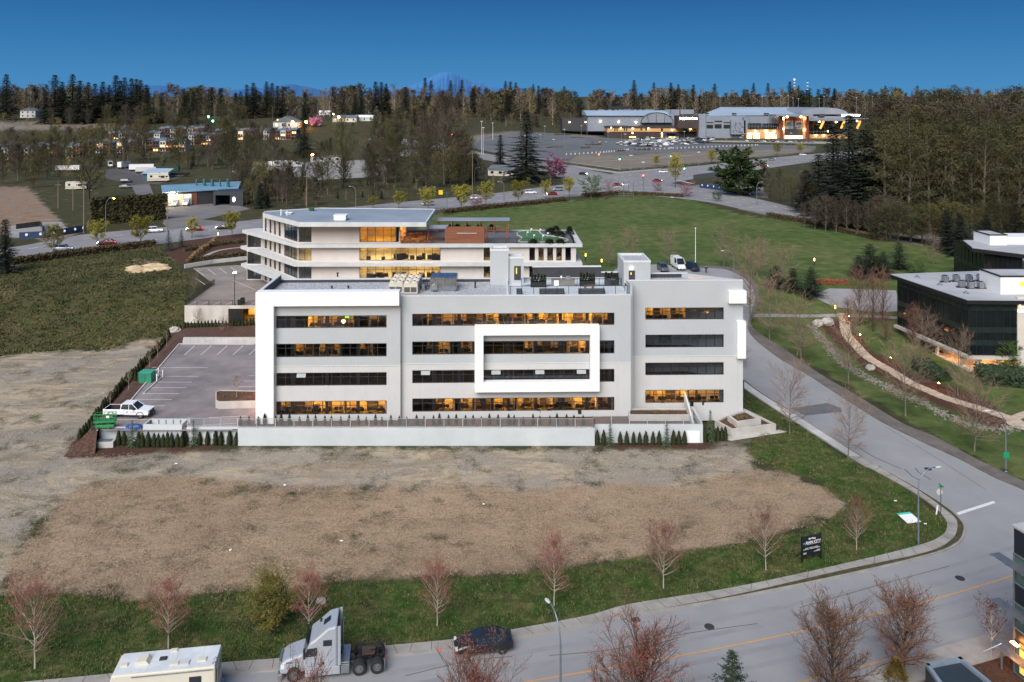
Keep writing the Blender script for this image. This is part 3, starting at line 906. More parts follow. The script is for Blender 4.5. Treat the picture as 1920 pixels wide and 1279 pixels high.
roofslab("terrace_deck", [FW.pt(uT0 + .25, 1.01, 0), FW.pt(uM1 - .01, 1.01, 0), FW.pt(uM1 - .01, dB - .36, 0), FW.pt(uT0 + .25, dB - .36, 0)], ZR - .3, ZR + .08, M_DECK)
mb = MB()
FW.box(mb, uT0 + .001, uT0 + .249, 1.2, dB - .4, ZR - .3, ZR + .75)
FW.box(mb, uL0, uM1, dB - .42, dB + .06, ZTM - .02, ZTM + .1)
FW.box(mb, uL0 - .02, uL0 + .4, .62, dB + .06, ZTL - .02, ZTL + .1)
FW.box(mb, uM1 - .02, uR1, dR - .06, dR + .42, ZTR, ZTR + .1)
FW.box(mb, uM1, uB, dBk - .42, dBk + .06, ZTR - .02, ZTR + .1)
FW.box(mb, uL1 + .3, uM1 - .03, dM - .06, dM + .36, ZTM + .001, ZTM + .1)
part(mb, "parapet_cap", M_TRIM, ob)
mb = MB()
FW.box(mb, uL0 + .36, uT0 - .2, dB - .52, dB - .36, ZR + .002, ZTM - .03)
FW.box(mb, uL0 + .36, uL0 + .5, .7, dB - .53, ZR + .002, ZTL - .03)
FW.box(mb, uL0 + .6, uL1 - .3, .63, .75, ZR + .002, ZTL)
part(mb, "charcoal_upstand", M_CHAR, ob)
mb = MB()
FW.box(mb, uM1 + 2.8, uB - .9, dBk - .5, dBk - .36, ZR + 1.2, ZTR - .03)
part(mb, "charcoal_upstand", M_CHAR, ob)
mb = MB()
s0, s1 = FW.u(998.5, dB), FW.u(1126.5, dB)
FW.box(mb, s0, s1, dB - .1, dB + .2, ZR, FW.z(1060, 500.5, dB))
FW.box(mb, s1, FW.u(1158, dB), dB - .1, dB + .2, ZR, FW.z(1130, 511, dB))
sw = part(mb, "screen_wall", M_CHAR, ob)
mb = MB()
FW.box(mb, s0 - .05, s1 + .05, dB - .2, dB + .3, FW.z(1060, 500.5, dB) + .002, FW.z(1060, 498.5, dB))
FW.box(mb, s1 + .06, FW.u(1158, dB), dB - .2, dB + .3, FW.z(1130, 511, dB) + .002, FW.z(1130, 509.5, dB))
part(mb, "screen_cap", M_TRIM, ob, parent=sw)
def tower(x0, x1, yb, yt, dd, depth, zb, door, name, lamp=None, win=None):
 mb = MB()
 u0, u1 = FW.u(x0, dd), FW.u(x1, dd)
 zt = FW.z((x0 + x1) / 2, yt, dd)
 FW.box(mb, u0, u1, dd, dd + depth, zb, zt)
 FW.box(mb, u0 + .25, u1 - .25, dd + .25, dd + depth - .25, zt + .001, zt + .003, 2)
 for (a, b, c, e) in ((u0 - .04, u1 + .04, dd - .04, dd + .25), (u0 - .04, u1 + .04, dd + depth - .25, dd + depth + .04), (u0 - .04, u0 + .25, dd + .251, dd + depth - .251), (u1 - .25, u1 + .04, dd + .251, dd + depth - .251)):
  FW.box(mb, a, b, c, e, zt + .004, zt + .3, 1)
 t = part(mb, name, [M_GREYMET, M_TRIM, M_GRAVEL], ob)
 if door:
  db = MB()
  a, b = FW.u(door[0], dd), FW.u(door[1], dd)
  FW.box(db, a, b, dd - .06, dd - .002, FW.z(door[0], door[3], dd), FW.z(door[0], door[2], dd))
  do = part(db, "door", M_CHAR, ob, parent=t)
  gb = MB()
  FW.box(gb, a + (b - a) * .28, a + (b - a) * .42, dd - .075, dd - .062, FW.z(door[0], door[3], dd) + .9, FW.z(door[0], door[2], dd) - .25)
  gb2 = part(gb, "lit_door_window", emit("door_window_light", (1, .5, .08, 1), .35), ob, parent=t)
 if lamp:
  lb = MB()
  FW.box(lb, FW.u(lamp[0] - 2.5, dd), FW.u(lamp[0] + 2.5, dd), dd - .15, dd - .002, FW.z(lamp[0], lamp[1] + 2, dd), FW.z(lamp[0], lamp[1] - 1, dd))
  part(lb, "wall_lamp", emit("lamp_white", (1, .82, .55, 1), 3.0), ob, parent=t)
 return t
tower(919, 953.5, 526, 471, 9.0, 2.9, ZR - .2, None, "stair_tower")
t2 = tower(953.8, 982, 525, 485, 9.35, 2.2, ZR - .2, (964, 976.6, 499, 525), "stair_lobby")
tower(1169.5, 1219.6, 526, 492.5, 6.2, 5.6, ZR - .2, (1179, 1190.5, 507.5, 527), "lift_tower", (1184, 502))
def railing_glass(pts, z, n_):
 mb = MB(); g = MB()
 for a, b in zip(pts, pts[1:]):
  L = (b - a).length; k_ = max(1, int(L / 1.5))
  for i in range(k_ + 1):
   p = a.lerp(b, i / k_)
   mb.cyl((p.x, p.y, z), (p.x, p.y, z + 1.1), .035, n=5)
  mb.tube([(a.x, a.y, z + 1.1), (b.x, b.y, z + 1.1)], .035, 4)
  g.quad((a.x, a.y, z + .08), (b.x, b.y, z + .08), (b.x, b.y, z + 1.04), (a.x, a.y, z + 1.04))
 r_ = part(mb, "terrace_railing", M_BLACK, ob)
 part(g, "glass_panel", glass("rail_glass", (.9, .97, 1), .05, .9), ob, parent=r_)
railing_glass([FW.pt(uT0 + .5, dM + .6, 0), FW.pt(uM1 - .4, dM + .6, 0), FW.pt(uM1 - .4, dM + 2.4, 0)], ZR + .45, 10)
railing_glass([FW.pt(FW.u(978, 7.6), 7.6, 0), FW.pt(FW.u(1165, 7.6), 7.6, 0)], ZR + .08, 10)
mb = MB()
for zf in ZF:
 FW.box(mb, uL0 + .4, uR1 - 1.6, dM + .4 if zf > 90 else .4, dB - .5 if zf < 90 else 8, zf - .3, zf) if False else None
for (ua, ub, d) in ((uL0 + .36, uL1, dL), (uL1 + .01, uM1 - .01, dM), (uM1 + .31, uR1 - 2.2, dR)):
 for zf in ZF:
  FW.box(mb, ua, ub, d + .36, 9.4, zf - .25, zf)
part(mb, "office_floor", M_INFLOOR, ob)
mb = MB()
for (ua, ub) in ((uL0 + .36, uM1), (uM1 + .31, uR1 - 3.5)):
 FW.box(mb, ua, ub, 9.41, 9.6, 1.5, ZR - .4)
rng = random.Random(5)
LIT = [  # storey, px from, px to, bright
 (3, 572, 600, 1), (3, 600, 660, 2), (3, 690, 716, 2), (2, 548, 585, 2), (2, 596, 632, 2), (2, 672, 694, 2), (0, 522, 600, 2), (0, 582, 640, 1), (0, 645, 722, 1),
 (3, 800, 850, 2), (3, 850, 905, 2), (3, 910, 935, 1), (3, 960, 985, 2), (3, 990, 1025, 1), (3, 1025, 1068, 1), (3, 1070, 1112, 1), (3, 1112, 1150, 2),
 (2, 795, 842, 2), (2, 985, 1000, 1), (2, 1004, 1052, 2), (2, 1068, 1106, 1), (2, 862, 884, 2),
 (0, 815, 850, 1), (0, 858, 885, 1), (0, 890, 920, 2), (0, 925, 965, 1), (0, 970, 1000, 1), (0, 1002, 1038, 1), (0, 1038, 1075, 2), (0, 1076, 1120, 1), (0, 1122, 1150, 2),
 (3, 1211, 1227, 1), (3, 1229, 1262, 2), (3, 1264, 1290, 2), (0, 1211, 1232, 1), (0, 1234, 1286, 1), (0, 1288, 1303, 1), (0, 1306, 1354, 2)]
lm = {1: MB(), 2: MB()}
DESKS = []
for (s_, x0, x1, br) in LIT:
 d = dL if x0 < 750 else (dM if x0 < 1180 else dR)
 dp = 4.4
 u0, u1 = FW.u(x0, d + .3), FW.u(x1, d + .3)
 zf = ZF[s_]
 back = min(9.3, d + rng.uniform(3.4, 5.6))
 FW.box(mb, u0 + .05, u1 - .05, back, back + .1, zf + .001, zf + 3.2)
 if rng.random() < .75: FW.box(mb, u0 - .06, u0 + .04, d + rng.uniform(.9, 2.2), back + .1, zf + .001, zf + 3.2)
 if rng.random() < .75: FW.box(mb, u1 - .04, u1 + .06, d + rng.uniform(.9, 2.2), back + .1, zf + .001, zf + 3.2)
 w0 = rng.uniform(.1, .5) * (u1 - u0)
 for (a1, b1, c1, e1, t1) in ((u0 + w0, u0 + w0 + min(1.3, .35 * (u1 - u0)), back - .55, back - .02, rng.uniform(1.2, 2.3)), (u0 + w0 * .3, u0 + w0 * .3 + .7, d + 1.6, d + 2.1, rng.uniform(1.0, 1.7))):
  cb_ = MB(); FW.box(cb_, a1, b1, c1, e1, zf + .001, zf + t1); part(cb_, "cabinet", M_CHAR, ob)
 uc = (u0 + u1) / 2; hw = (u1 - u0) * .28
 lb = MB()
 FW.box(lb, uc - hw, uc + hw, back - 2.2, back - 1.5, zf + 3.0, zf + 3.08)
 part(lb, "ceiling_light", M_WARM if br == 1 else M_WARM2, ob)
 k_ = max(1, int((u1 - u0) / 1.25))
 for i in range(k_):
  DESKS.append((FW.pt(u0 + (u1 - u0) * (i + .5) / k_, d + rng.uniform(.9, 1.5), zf), rng.choice((0, math.pi)) + a_ + rng.uniform(-.1, .1)))
part(mb, "partition", M_INWALL, ob)
for px_ in (545, 610, 668, 812, 858, 905, 950, 1002, 1048, 1098, 1140):
 d = (dL if px_ < 750 else dM) + .55
 for zf in ZF:
  mb = MB()
  FW.box(mb, FW.u(px_, d), FW.u(px_ + 6, d), d, d + .45, zf + .001, zf + 3.4)
  part(mb, "column", M_CHAR, ob)
mb = MB()
FW.box(mb, FW.u(647, 2), FW.u(654, 2), 2, 2.08, FW.z(650, 596.5, 2), FW.z(650, 593.2, 2))
part(mb, "exit_sign", emit("exit_green", (.2, 1, .1, 1), .6), ob)
mb = MB()
mb.ell(FW.pt(FW.u(644, 2), 2, FW.z(644, 602.5, 2)), (.28, .28, .28), 10, 8)
part(mb, "pendant_lamp", emit("pendant_glow", (1, .6, .2, 1), 3), ob)
def desk():
 t = thing("office_desk", "dark office desk with screen behind the lit strip windows", "desk", group="desks behind the lit strip windows")
 mb = MB()
 mb.box(-.75, .75, -.35, .35, .70, .74); mb.box(-.73, -.68, -.33, .33, 0, .7); mb.box(.68, .73, -.33, .33, 0, .7); mb.box(-.6, .6, .30, .33, .2, .7)
 mb.build("desk_top", M_CHAR, t)
 mb = MB()
 mb.box(-.5, .05, .1, .14, .86, 1.22); mb.box(.12, .62, .12, .16, .88, 1.2); mb.box(-.28, -.2, .08, .16, .74, .9); mb.box(.34, .42, .1, .18, .74, .9)
 mb.build("monitor", M_BLACK, t)
 mb = MB()
 mb.box(-.25, .25, -.95, -.45, .44, .52); mb.box(-.23, .23, -1.0, -.93, .55, 1.05); mb.cyl((0, -.7, .08), (0, -.7, .44), .04); mb.box(-.3, .3, -.73, -.67, 0.02, .08); mb.box(-.03, .03, -1, -.4, .021, .079)
 mb.build("office_chair", M_BLACK, t)
 return t
dk = [desk()]
for loc, rz in DESKS: place(dk, 0, loc, rz, None, (1, 1, 1.2))
# ---------------------------------------------------------------- terrace and retaining walls in front
ZL = 1.9
wl = thing("retaining_wall", "long pale painted retaining wall below the office terrace", "wall", (0, 102, 0))
def wpx(px, Y): return (px - 960) * Y / F
mb = MB()
mb.box(wpx(446, 102.03), wpx(1115, 102.03), 102.03, 102.4, -.2, 2.25)
part(mb, "front_wall", M_WALLP, wl)
mb = MB()
mb.box(wpx(1115, 102.03) + .002, wpx(1318, 102.9), 102.9, 103.2, -.2, 2.35)
mb.box(wpx(1318, 102.9) - .3, wpx(1318, 102.9), 103.201, 108.2, -.2, 2.6)
part(mb, "set_back_wall", M_WALLP, wl)
mb = MB()
xs = wpx(1318, 102.9)
mb.xprism([(0, 0)] * 3, 0, 0) if False else None
mb.add([(xs - 1.3, 103.25, 2.0), (xs - 1.05, 103.25, 2.0), (xs - 1.05, 108.2, 2.0), (xs - 1.3, 108.2, 2.0), (xs - 1.3, 103.25, 2.5), (xs - 1.05, 103.25, 2.5), (xs - 1.05, 108.2, 4.6), (xs - 1.3, 108.2, 4.6)],
 [(3, 2, 1, 0), (4, 5, 6, 7), (0, 1, 5, 4), (1, 2, 6, 5), (2, 3, 7, 6), (3, 0, 4, 7)])
part(mb, "sloping_stair_wall", M_WALLP, wl)
mb = MB()
mb.box(wpx(1288, 102.85), wpx(1312, 102.85), 102.84, 102.898, .02, 1.55)
for i in range(8): mb.box(wpx(1288, 102.85) + .05, wpx(1312, 102.85) - .05, 102.82, 102.838, .1 + i * .18, .22 + i * .18)
part(mb, "louvred_hatch", M_WHITE, wl)
mb = MB()
mb.box(wpx(350, 102.5), wpx(446, 102.03), 102.5, 102.8, -.2, 2.2)
mb.box(wpx(186, 103), wpx(268, 103), 103, 103.25, -.2, 1.95)
part(mb, "side_wall", M_WALLP, wl)
sheet("terrace_bed", [(wpx(446, 102.4), 102.38), (wpx(1115, 102.4), 102.38), (wpx(1115, 102.4), 103.19), (xs - .31, 103.19), (xs - .31, 108.3), (12, 108.3), (12, 106.6), (-33.8, 105.3), (-36, 105.3), (-36, 102.38)], M_MULCHM, 0, flat=1.95)
def bar_railing(name, label, pts, z, h_, step=.13, group=None, mat_=None):
 t = thing(name, label, "railing", (pts[0][0], pts[0][1], z), 0, group)
 b = MB(); p_ = MB()
 for a, c in zip(pts, pts[1:]):
  a = Vector((a[0], a[1], 0)); c = Vector((c[0], c[1], 0))
  L = (c - a).length
  for zz_ in (z + .12, z + h_): b.tube([(a.x, a.y, zz_), (c.x, c.y, zz_)], .03, 4)
  for i in range(int(L / step)):
   q_ = a.lerp(c, (i + .5) * step / L)
   b.box(q_.x - .013, q_.x + .013, q_.y - .013, q_.y + .013, z + .12, z + h_)
  k_ = max(1, round(L / 2.4))
  for i in range(k_ + 1):
   q_ = a.lerp(c, i / k_)
   p_.box(q_.x - .04, q_.x + .04, q_.y - .04, q_.y + .04, z - .0, z + h_ + .03)
 part(b, "bars", mat_ or mat("pale_rail_paint", C(158, 162, 166), None, 1, .5), t)
 part(p_, "posts", mat_ or MATS["pale_rail_paint"], t)
 return t
bar_railing("metal_railing", "long grey steel railing on top of the pale retaining wall", [(wpx(446, 102.2), 102.2), (wpx(1115, 102.2) - .1, 102.2), (wpx(1115, 102.2) - .1, 103.05), (xs - .15, 103.05)], 2.26, 1.15)
bar_railing("metal_railing", "short grey steel railing between the bin enclosure and the long retaining wall", [(wpx(352, 102.65), 102.65), (wpx(445, 102.65), 102.65)], 2.2, 1.1)
be = thing("bin_enclosure", "pale roofless bin enclosure at the lower corner of the office car park", "enclosure", (wpx(268, 102.4), 102.4, 0))
mb = MB()
x0, x1 = wpx(268, 102.4), wpx(341, 102.4)
for (a, b, c, e) in ((x0, x1, 102.4, 102.6), (x0, x1 + .35, 104.2, 104.4), (x0, x0 + .2, 102.601, 104.199), (x1 - .2, x1, 102.601, 104.199)): mb.box(a, b, c, e, -.2, 2.55)
part(mb, "wall_panel", M_WALLP, be)
mb = MB()
for i in range(5): mb.box(x0 + .25 + i * .95, x0 + .33 + i * .95, 104.1, 104.19, 1.9, 2.5)
mb.box(x0 + .2, x1 - .2, 102.61, 104.19, 1.86, 1.91)
part(mb, "gate_frame", M_STEEL, be)
def rimbox(name, label, corners, z0, z1, zs, th=.3, cat="planter"):
 t = thing(name, label, cat, (corners[0].x, corners[0].y, z0))
 c = sum((p.xy for p in corners), Vector((0, 0))) / len(corners)
 n_ = len(corners)
 inn = []
 for i, p in enumerate(corners):
  e1 = (corners[i - 1].xy - p.xy).normalized(); e2 = (corners[(i + 1) % n_].xy - p.xy).normalized()
  bis = (e1 + e2).normalized(); s_ = max(.35, abs(e1.x * bis.y - e1.y * bis.x))
  q_ = p.xy + bis * (th / s_)
  inn.append(q_)
 mb = MB()
 for i in range(n_):
  j = (i + 1) % n_
  a, b, cc, d = corners[i], corners[j], inn[j], inn[i]
  mb.prism([(a.x, a.y), (b.x, b.y), (cc.x, cc.y), (d.x, d.y)], z0, z1)
 part(mb, "rim", M_CONC, t)
 mb = MB()
 mb.prism([(p.x, p.y) for p in inn], z0 + .02, zs)
 part(mb, "soil", M_MULCHM, t)
 mb = MB(); r_ = random.Random(len(label))
 for i in range(44):
  w = [r_.random() for _ in inn]; s_ = sum(w)
  q_ = sum((p * (ww / s_) for p, ww in zip(inn, w)), Vector((0, 0)))
  for k_ in range(9):
   an = r_.uniform(0, 6.28); le = r_.uniform(.15, .32)
   mb.add([(q_.x, q_.y, zs), (q_.x + .05, q_.y, zs), (q_.x + le * math.cos(an) * .7, q_.y + le * math.sin(an) * .7, zs + le)], [(0, 1, 2)])
 part(mb, "plants", M_PLANT, t)
 return t
rimbox("concrete_planter", "lower wide tier of the stepped concrete planter at the office corner", [GZ(1340, 788, 1.0), GZ(1372, 805.5, 1.0), GZ(1455, 795, 1.0), GZ(1394, 765, 1.0)], -.1, 1.0, .8)
rimbox("concrete_planter", "upper small tier of the stepped concrete planter at the office corner", [GZ(1364, 778.5, 1.6), GZ(1381.6, 791.5, 1.6), GZ(1427, 785, 1.6), GZ(1397, 768, 1.6)], .82, 1.6, 1.4)
rimbox("concrete_planter", "long raised white planter below the right hand ground floor window", [GZ(1178, 772, 2.75), GZ(1180, 778, 2.75), GZ(1300, 778, 2.75), GZ(1298, 766, 2.75), GZ(1180, 766, 2.75)], 1.9, 2.75, 2.6, .2)
sheet("corner_path", [GZ(p[0], p[1], 0) for p in ((1340, 808), (1366, 826), (1372, 827), (1478, 810), (1460, 806), (1372, 820))], M_CONC, .03)
# ---------------------------------------------------------------- the office car park
def gl(*pts): return [GZ(p[0], p[1], ZL) for p in pts]
lot = gl((336, 645.5), (245, 752), (182, 804), (196, 808), (478, 808), (520, 800), (560, 700), (560, 645))
sheet("car_park", lot, M_LOT, 0, flat=ZL)
ln = MB()
def lline(a, b, w=.11):
 a, b = GZ(*a, ZL), GZ(*b, ZL)
 d = (b - a).normalized(); n_ = Vector((-d.y, d.x, 0)) * w / 2
 ln.quad(*[(p.x, p.y, ZL + .006) for p in (a - n_, b - n_, b + n_, a + n_)])
for x in range(6): lline((365 + x * 29.6 + (2 if x else 0), 648), (346 + x * 30.3, 665.5))
for i, (xa, xb, y) in enumerate(((285, 389, 689.3), (306, 372, 705.7), (295, 360, 716.6), (282, 349, 727), (267, 336, 738), (254, 322, 749), (242, 309, 761), (236, 295, 773.5))):
 lline((xa, y), (xb, y))
for (xa, xb, y) in ((467, 500, 704.5), (457, 500, 714.5), (447, 500, 725), (437, 500, 735.5)): lline((xa, y), (xb, y))
for pts in (((392, 783), (464, 780)), ((379, 797), (442, 794)), ((215, 787), (276, 787)), ((181, 808), (205, 786))): lline(*pts)
tag(ln.build("parking_lines", M_WHT), kind='structure')
kb = MB()
kp = gl((477, 646), (336, 645.5), (245, 752), (182, 804))
for a, b in zip(kp, kp[1:]):
 d = (b - a).normalized(); n_ = Vector((-d.y, d.x, 0)) * .09
 q_ = [a - n_, b - n_, b + n_, a + n_]
 kb.prism([(p.x, p.y) for p in q_], ZL - .3, ZL + .14)
isl = gl((287, 704), (303, 704), (305, 707), (270, 738))
for a, b in zip(isl, isl[1:]):
 d = (b - a).normalized(); n_ = Vector((-d.y, d.x, 0)) * .08
 kb.prism([(p.x, p.y) for p in (a - n_, b - n_, b + n_, a + n_)], ZL, ZL + .16)
tag(kb.build("car_park_kerb", M_WALK2), kind='structure')
inner = gl((500, 643), (340, 643), (334.5, 645.5), (243.5, 752), (180, 804), (184, 806))
outer = [G(500, 608), G(345, 612), G(322, 622), G(228, 735), G(118, 858), G(178, 852)]
bk = MB()
N = 24
ia, oa = resample(inner, 0.8), resample(outer, 0.8)
for i in range(60):
 def at(l, f): return l[min(len(l) - 1, int(f * (len(l) - 1)))]
 a, b, c, d = at(ia, i / 60), at(ia, (i + 1) / 60), at(oa, (i + 1) / 60), at(oa, i / 60)
 zo = lambda p: float(hgt(p.x, p.y)) + .03
 m1, m2 = a.lerp(d, .35), b.lerp(c, .35)
 bk.quad((a.x, a.y, ZL + .02), (b.x, b.y, ZL + .02), (m2.x, m2.y, ZL - .05), (m1.x, m1.y, ZL - .05))
 bk.quad((m1.x, m1.y, ZL - .05), (m2.x, m2.y, ZL - .05), (c.x, c.y, zo(c)), (d.x, d.y, zo(d)))
tag(bk.build("mulch_bank", M_MULCHM), kind='structure')
bw = thing("block_wall", "low wall of large white concrete blocks at the back of the office car park", "wall", tuple(GZ(341, 644, ZL)))
mb = MB()
pa, pb = GZ(341, 645, ZL), GZ(500, 644, ZL)
for i in range(11):
 a = pa.lerp(pb, i / 11); b = pa.lerp(pb, (i + .985) / 11)
 mb.box(a.x, b.x, pa.y + .3, pa.y + .9, ZL - .1, ZL + .48)
 mb.box(a.x + .05, b.x + .05, pa.y + .35, pa.y + .9, ZL + .49, ZL + .95)
part(mb, "blocks", M_WALK2, bw, bevel=.03)
pl_ = gl((404, 748), (404, 764), (410, 767), (482, 765), (500, 746), (412, 744))
rimbox("concrete_planter", "white kerbed planting island beside the office in the car park", pl_, ZL - .05, ZL + 1.0, ZL + .9, .15)
# ---------------------------------------------------------------- things on the office roof
t = thing("chiller", "cream rooftop chiller of twelve fan hoods on the gravel roof", "chiller", tuple(GZ(730, 552, ZR)))
base = GZ(728, 552, ZR)
M_CREAMM = mat("cream_sheet_metal", C(196, 188, 172), C(206, 198, 184), 1, 0.5)
for q_ in range(2):
 mb = MB()
 x = base.x + q_ * 2.05
 y0 = base.y + (.25 if q_ == 0 else 0)
 mb.box(x, x + 1.95, y0, y0 + 6, ZR + .1, ZR + 1.15)
 mb.box(x + .02, x + 1.93, y0 + .02, y0 + 5.98, ZR + 1.151, ZR + 1.45)
 bx = part(mb, "casing", M_CREAMM, t)
 mb = MB()
 for k_ in range(2):
  for j in range(7): mb.box(x + .12 + k_ * .9, x + .92 + k_ * .9, y0 - .03, y0 - .001, ZR + .3 + j * .1, ZR + .36 + j * .1)
 part(mb, "grille", M_BLACK, t, parent=bx)
 for k_ in range(3 if q_ == 0 else 3):
  for j in range(2):
   mb = MB()
   c = (x + .5 + j * .95, y0 + .95 + k_ * 2, ZR + 1.45)
   mb.lathe([(.45, 0), (.45, .18), (.40, .2), (.38, .12), (.12, .1), (.12, .16), (0, .18)], 14, c)
   hd = part(mb, "fan_hood", M_CREAMM, t)
   mb = MB(); mb.lathe([(.13, .17), (.13, .24), (0, .25)], 8, c)
   part(mb, "fan_motor", M_BLACK, t, parent=hd)
t = thing("air_handler", "silver rooftop air handling unit beside the cream chiller", "air unit", tuple(GZ(830, 547, ZR)))
b0, b1 = GZ(806, 547, ZR), GZ(856, 547, ZR)
mb = MB()
L_ = b1.x - b0.x
mb.xprism([(0, .25), (L_, .25), (L_, 1.75), (L_ - .12, 1.95), (.12, 1.95), (0, 1.75)], 0, 3.2, 0, Matrix.Translation((b0.x, b0.y, ZR)))
cs = part(mb, "casing", mat("mill_steel", C(160, 164, 168), C(190, 194, 198), 1.2, 0.22, metal=0.9), t)
mb = MB()
for i in range(1, 4): mb.box(b0.x + L_ * i / 4 - .02, b0.x + L_ * i / 4 + .02, b0.y - .02, b0.y + 3.22, ZR + .25, ZR + 1.96)
mb.box(b0.x + .1, b0.x + L_ - .1, b0.y + .1, b0.y + 3.1, ZR, ZR + .249)
part(mb, "seams", M_STEEL, t)
mb = MB(); mb.xprism([(0, 0), (.8, 0), (.8, .55), (.4, .75), (0, .5)], -.5, -.001, 0, Matrix.Translation((b0.x + .25, b0.y, ZR + .35)))
part(mb, "intake_hood", M_STEEL, t)
t = thing("pipe_rack", "dark pipework between the chiller and the silver air unit", "pipes", tuple(GZ(792, 540, ZR)))
mb = MB(); r_ = random.Random(2)
pb = GZ(785, 546, ZR)
for i in range(7):
 x = pb.x + .2 * i; yy = pb.y + r_.uniform(0, 1)
 mb.tube([(x, yy, ZR + .2), (x, yy + r_.uniform(1, 3), ZR + .2), (x + r_.uniform(-.3, .3), yy + 3.2, ZR + r_.uniform(.3, .9))], .05, 6)
mb.tube([(pb.x - .3, pb.y + 1, ZR + .45), (pb.x + 1.7, pb.y + 1.1, ZR + .5)], .07, 6)
part(mb, "pipes", M_BLACK, t)
mb = MB(); mb.box(pb.x + .4, pb.x + .8, pb.y + .2, pb.y + .5, ZR, ZR + .9)
part(mb, "control_box", M_STEEL, t)
for (x, y, h_) in ((622, 541, .25), (653, 541, .25), (891, 540, .9), (633, 519, .5)):
 g_ = GZ(x, y, ZR)
 mb = MB(); mb.lathe([(.12, 0), (.12, h_), (.18, h_ + .02), (.18, h_ + .12), (0, h_ + .16)], 8)
 tag(mb.build("roof_vent", M_CHAR, loc=g_), {622: "small dark vent on the gravel roof, left of a twin", 653: "small dark vent on the gravel roof, right of a twin", 891: "taller dark vent pipe on the gravel roof right of the silver unit", 633: "dark vent stub by the back edge of the gravel roof"}[x], "vent")
ZD = ZR + .08
def bush_pts(mb, c, r, h_, n_, rng, sz=.12, mi=0, pw=.8):
 """leaf flakes filling a cone-ish clump"""
 for i in range(n_):
  f_ = rng.random() ** pw
  rr = r * (1 - f_) ** .6 * rng.uniform(.55, 1.05)
  an = rng.uniform(0, 6.283)
  p = Vector((c[0] + rr * math.cos(an), c[1] + rr * math.sin(an), c[2] + h_ * f_))
  d = Vector((math.cos(an), math.sin(an), rng.uniform(.4, 1.6))).normalized()
  s_ = Vector((-math.sin(an), math.cos(an), rng.uniform(-.4, .4))).normalized()
  w = sz * rng.uniform(.6, 1.3)
  mb.add([p - s_ * w * .5, p + s_ * w * .5, p + d * w * 1.5], [(0, 1, 2)], mi)
M_CEDAR = mat("cedar_foliage", C(34, 42, 20), C(66, 74, 34), 3.0, 0.85, c3=C(48, 57, 27))
M_BROWNWOOD = mat("stained_timber", C(104, 62, 44), C(134, 84, 60), 1.5, 0.7, stretch=(1, 1, 8))
def planter(px0, px1, yb, label):
 a, b = GZ(px0, yb, ZD), GZ(px1, yb, ZD)
 t = thing("terrace_planter", label, "planter", tuple(a.lerp(b, .5)))
 w = b.x - a.x
 mb = MB()
 for (x0, x1, y0, y1) in ((-w / 2, w / 2, 0, .06), (-w / 2, w / 2, .64, .7), (-w / 2, -w / 2 + .06, .061, .639), (w / 2 - .06, w / 2, .061, .639)): mb.box(x0, x1, y0, y1, 0, .75)
 mb.box(-w / 2 + .06, w / 2 - .06, .061, .639, .6, .66)
 mb.build("box", M_BLACK, t)
 n_ = 5
 for i in range(n_):
  mb = MB(); rg = random.Random(i)
  bush_pts(mb, (-w / 2 + w * (i + .5) / n_, .35, .62), .24, rg.uniform(1.0, 1.25), 220, rg, .14)
  mb.build("conifer", M_CEDAR, t)
planter(995, 1024.5, 539, "black terrace planter of five small conifers, left of the cooking counter")
planter(1087, 1116, 537, "black terrace planter of five small conifers, behind the picnic table")
planter(1134, 1161, 536, "black terrace planter of five small conifers beside the lift tower")
a, b = GZ(1034.5, 537, ZD), GZ(1078, 537, ZD)
t = thing("outdoor_kitchen", "grey counter with silver grill on the roof terrace", "kitchen", tuple(a))
w = b.x - a.x
mb = MB(); mb.box(0, w, 0, .8, 0, .9); mb.box(-.05, w + .05, -.04, .85, .901, .96)
mb.build("counter", mat("grey_stone", C(104, 100, 96), C(124, 120, 116), 2, .7), t)
mb = MB(); mb.box(w * .1, w * .3, -.02, -.001, .1, .85); mb.build("white_door", M_WHITE, t)
mb = MB(); mb.xprism([(0, 0), (.9, 0), (.9, .25), (.7, .42), (.2, .42), (0, .25)], .1, .7, 0, Matrix.Translation((w * .58, 0, .965))); mb.build("grill", M_STEEL, t)
mb = MB(); mb.box(w * .38, w * .45, .2, .5, .961, 1.4); mb.build("appliance", M_WHITE, t)
def picnic(px, py, label):
 t = thing("picnic_table", label, "table", tuple(GZ(px, py, ZD)), R(8))
 mb = MB()
 for i in range(4): mb.box(-.8, .8, -.38 + i * .19, -.21 + i * .19, .7, .74)
 mb.build("table_top", M_BROWNWOOD, t)
 for s_ in (-1, 1):
  mb = MB(); mb.box(-.8, .8, s_ * .8 - .14, s_ * .8 + .14, .42, .46); mb.build("bench", M_BROWNWOOD, t)
 for s_ in (-.55, .55):
  mb = MB(); mb.tube([(s_, -.75, 0), (s_, -.2, .7)], .04, 5); mb.tube([(s_, .75, 0), (s_, .2, .7)], .04, 5); mb.box(s_ - .03, s_ + .03, -.85, .85, .36, .419)
  mb.build("trestle", M_BLACK, t)
 return t
picnic(1105, 545, "dark picnic table with benches on the roof terrace")
M_CUSH = mat("grey_cushion", C(70, 72, 76), C(90, 92, 96), 2, .9)
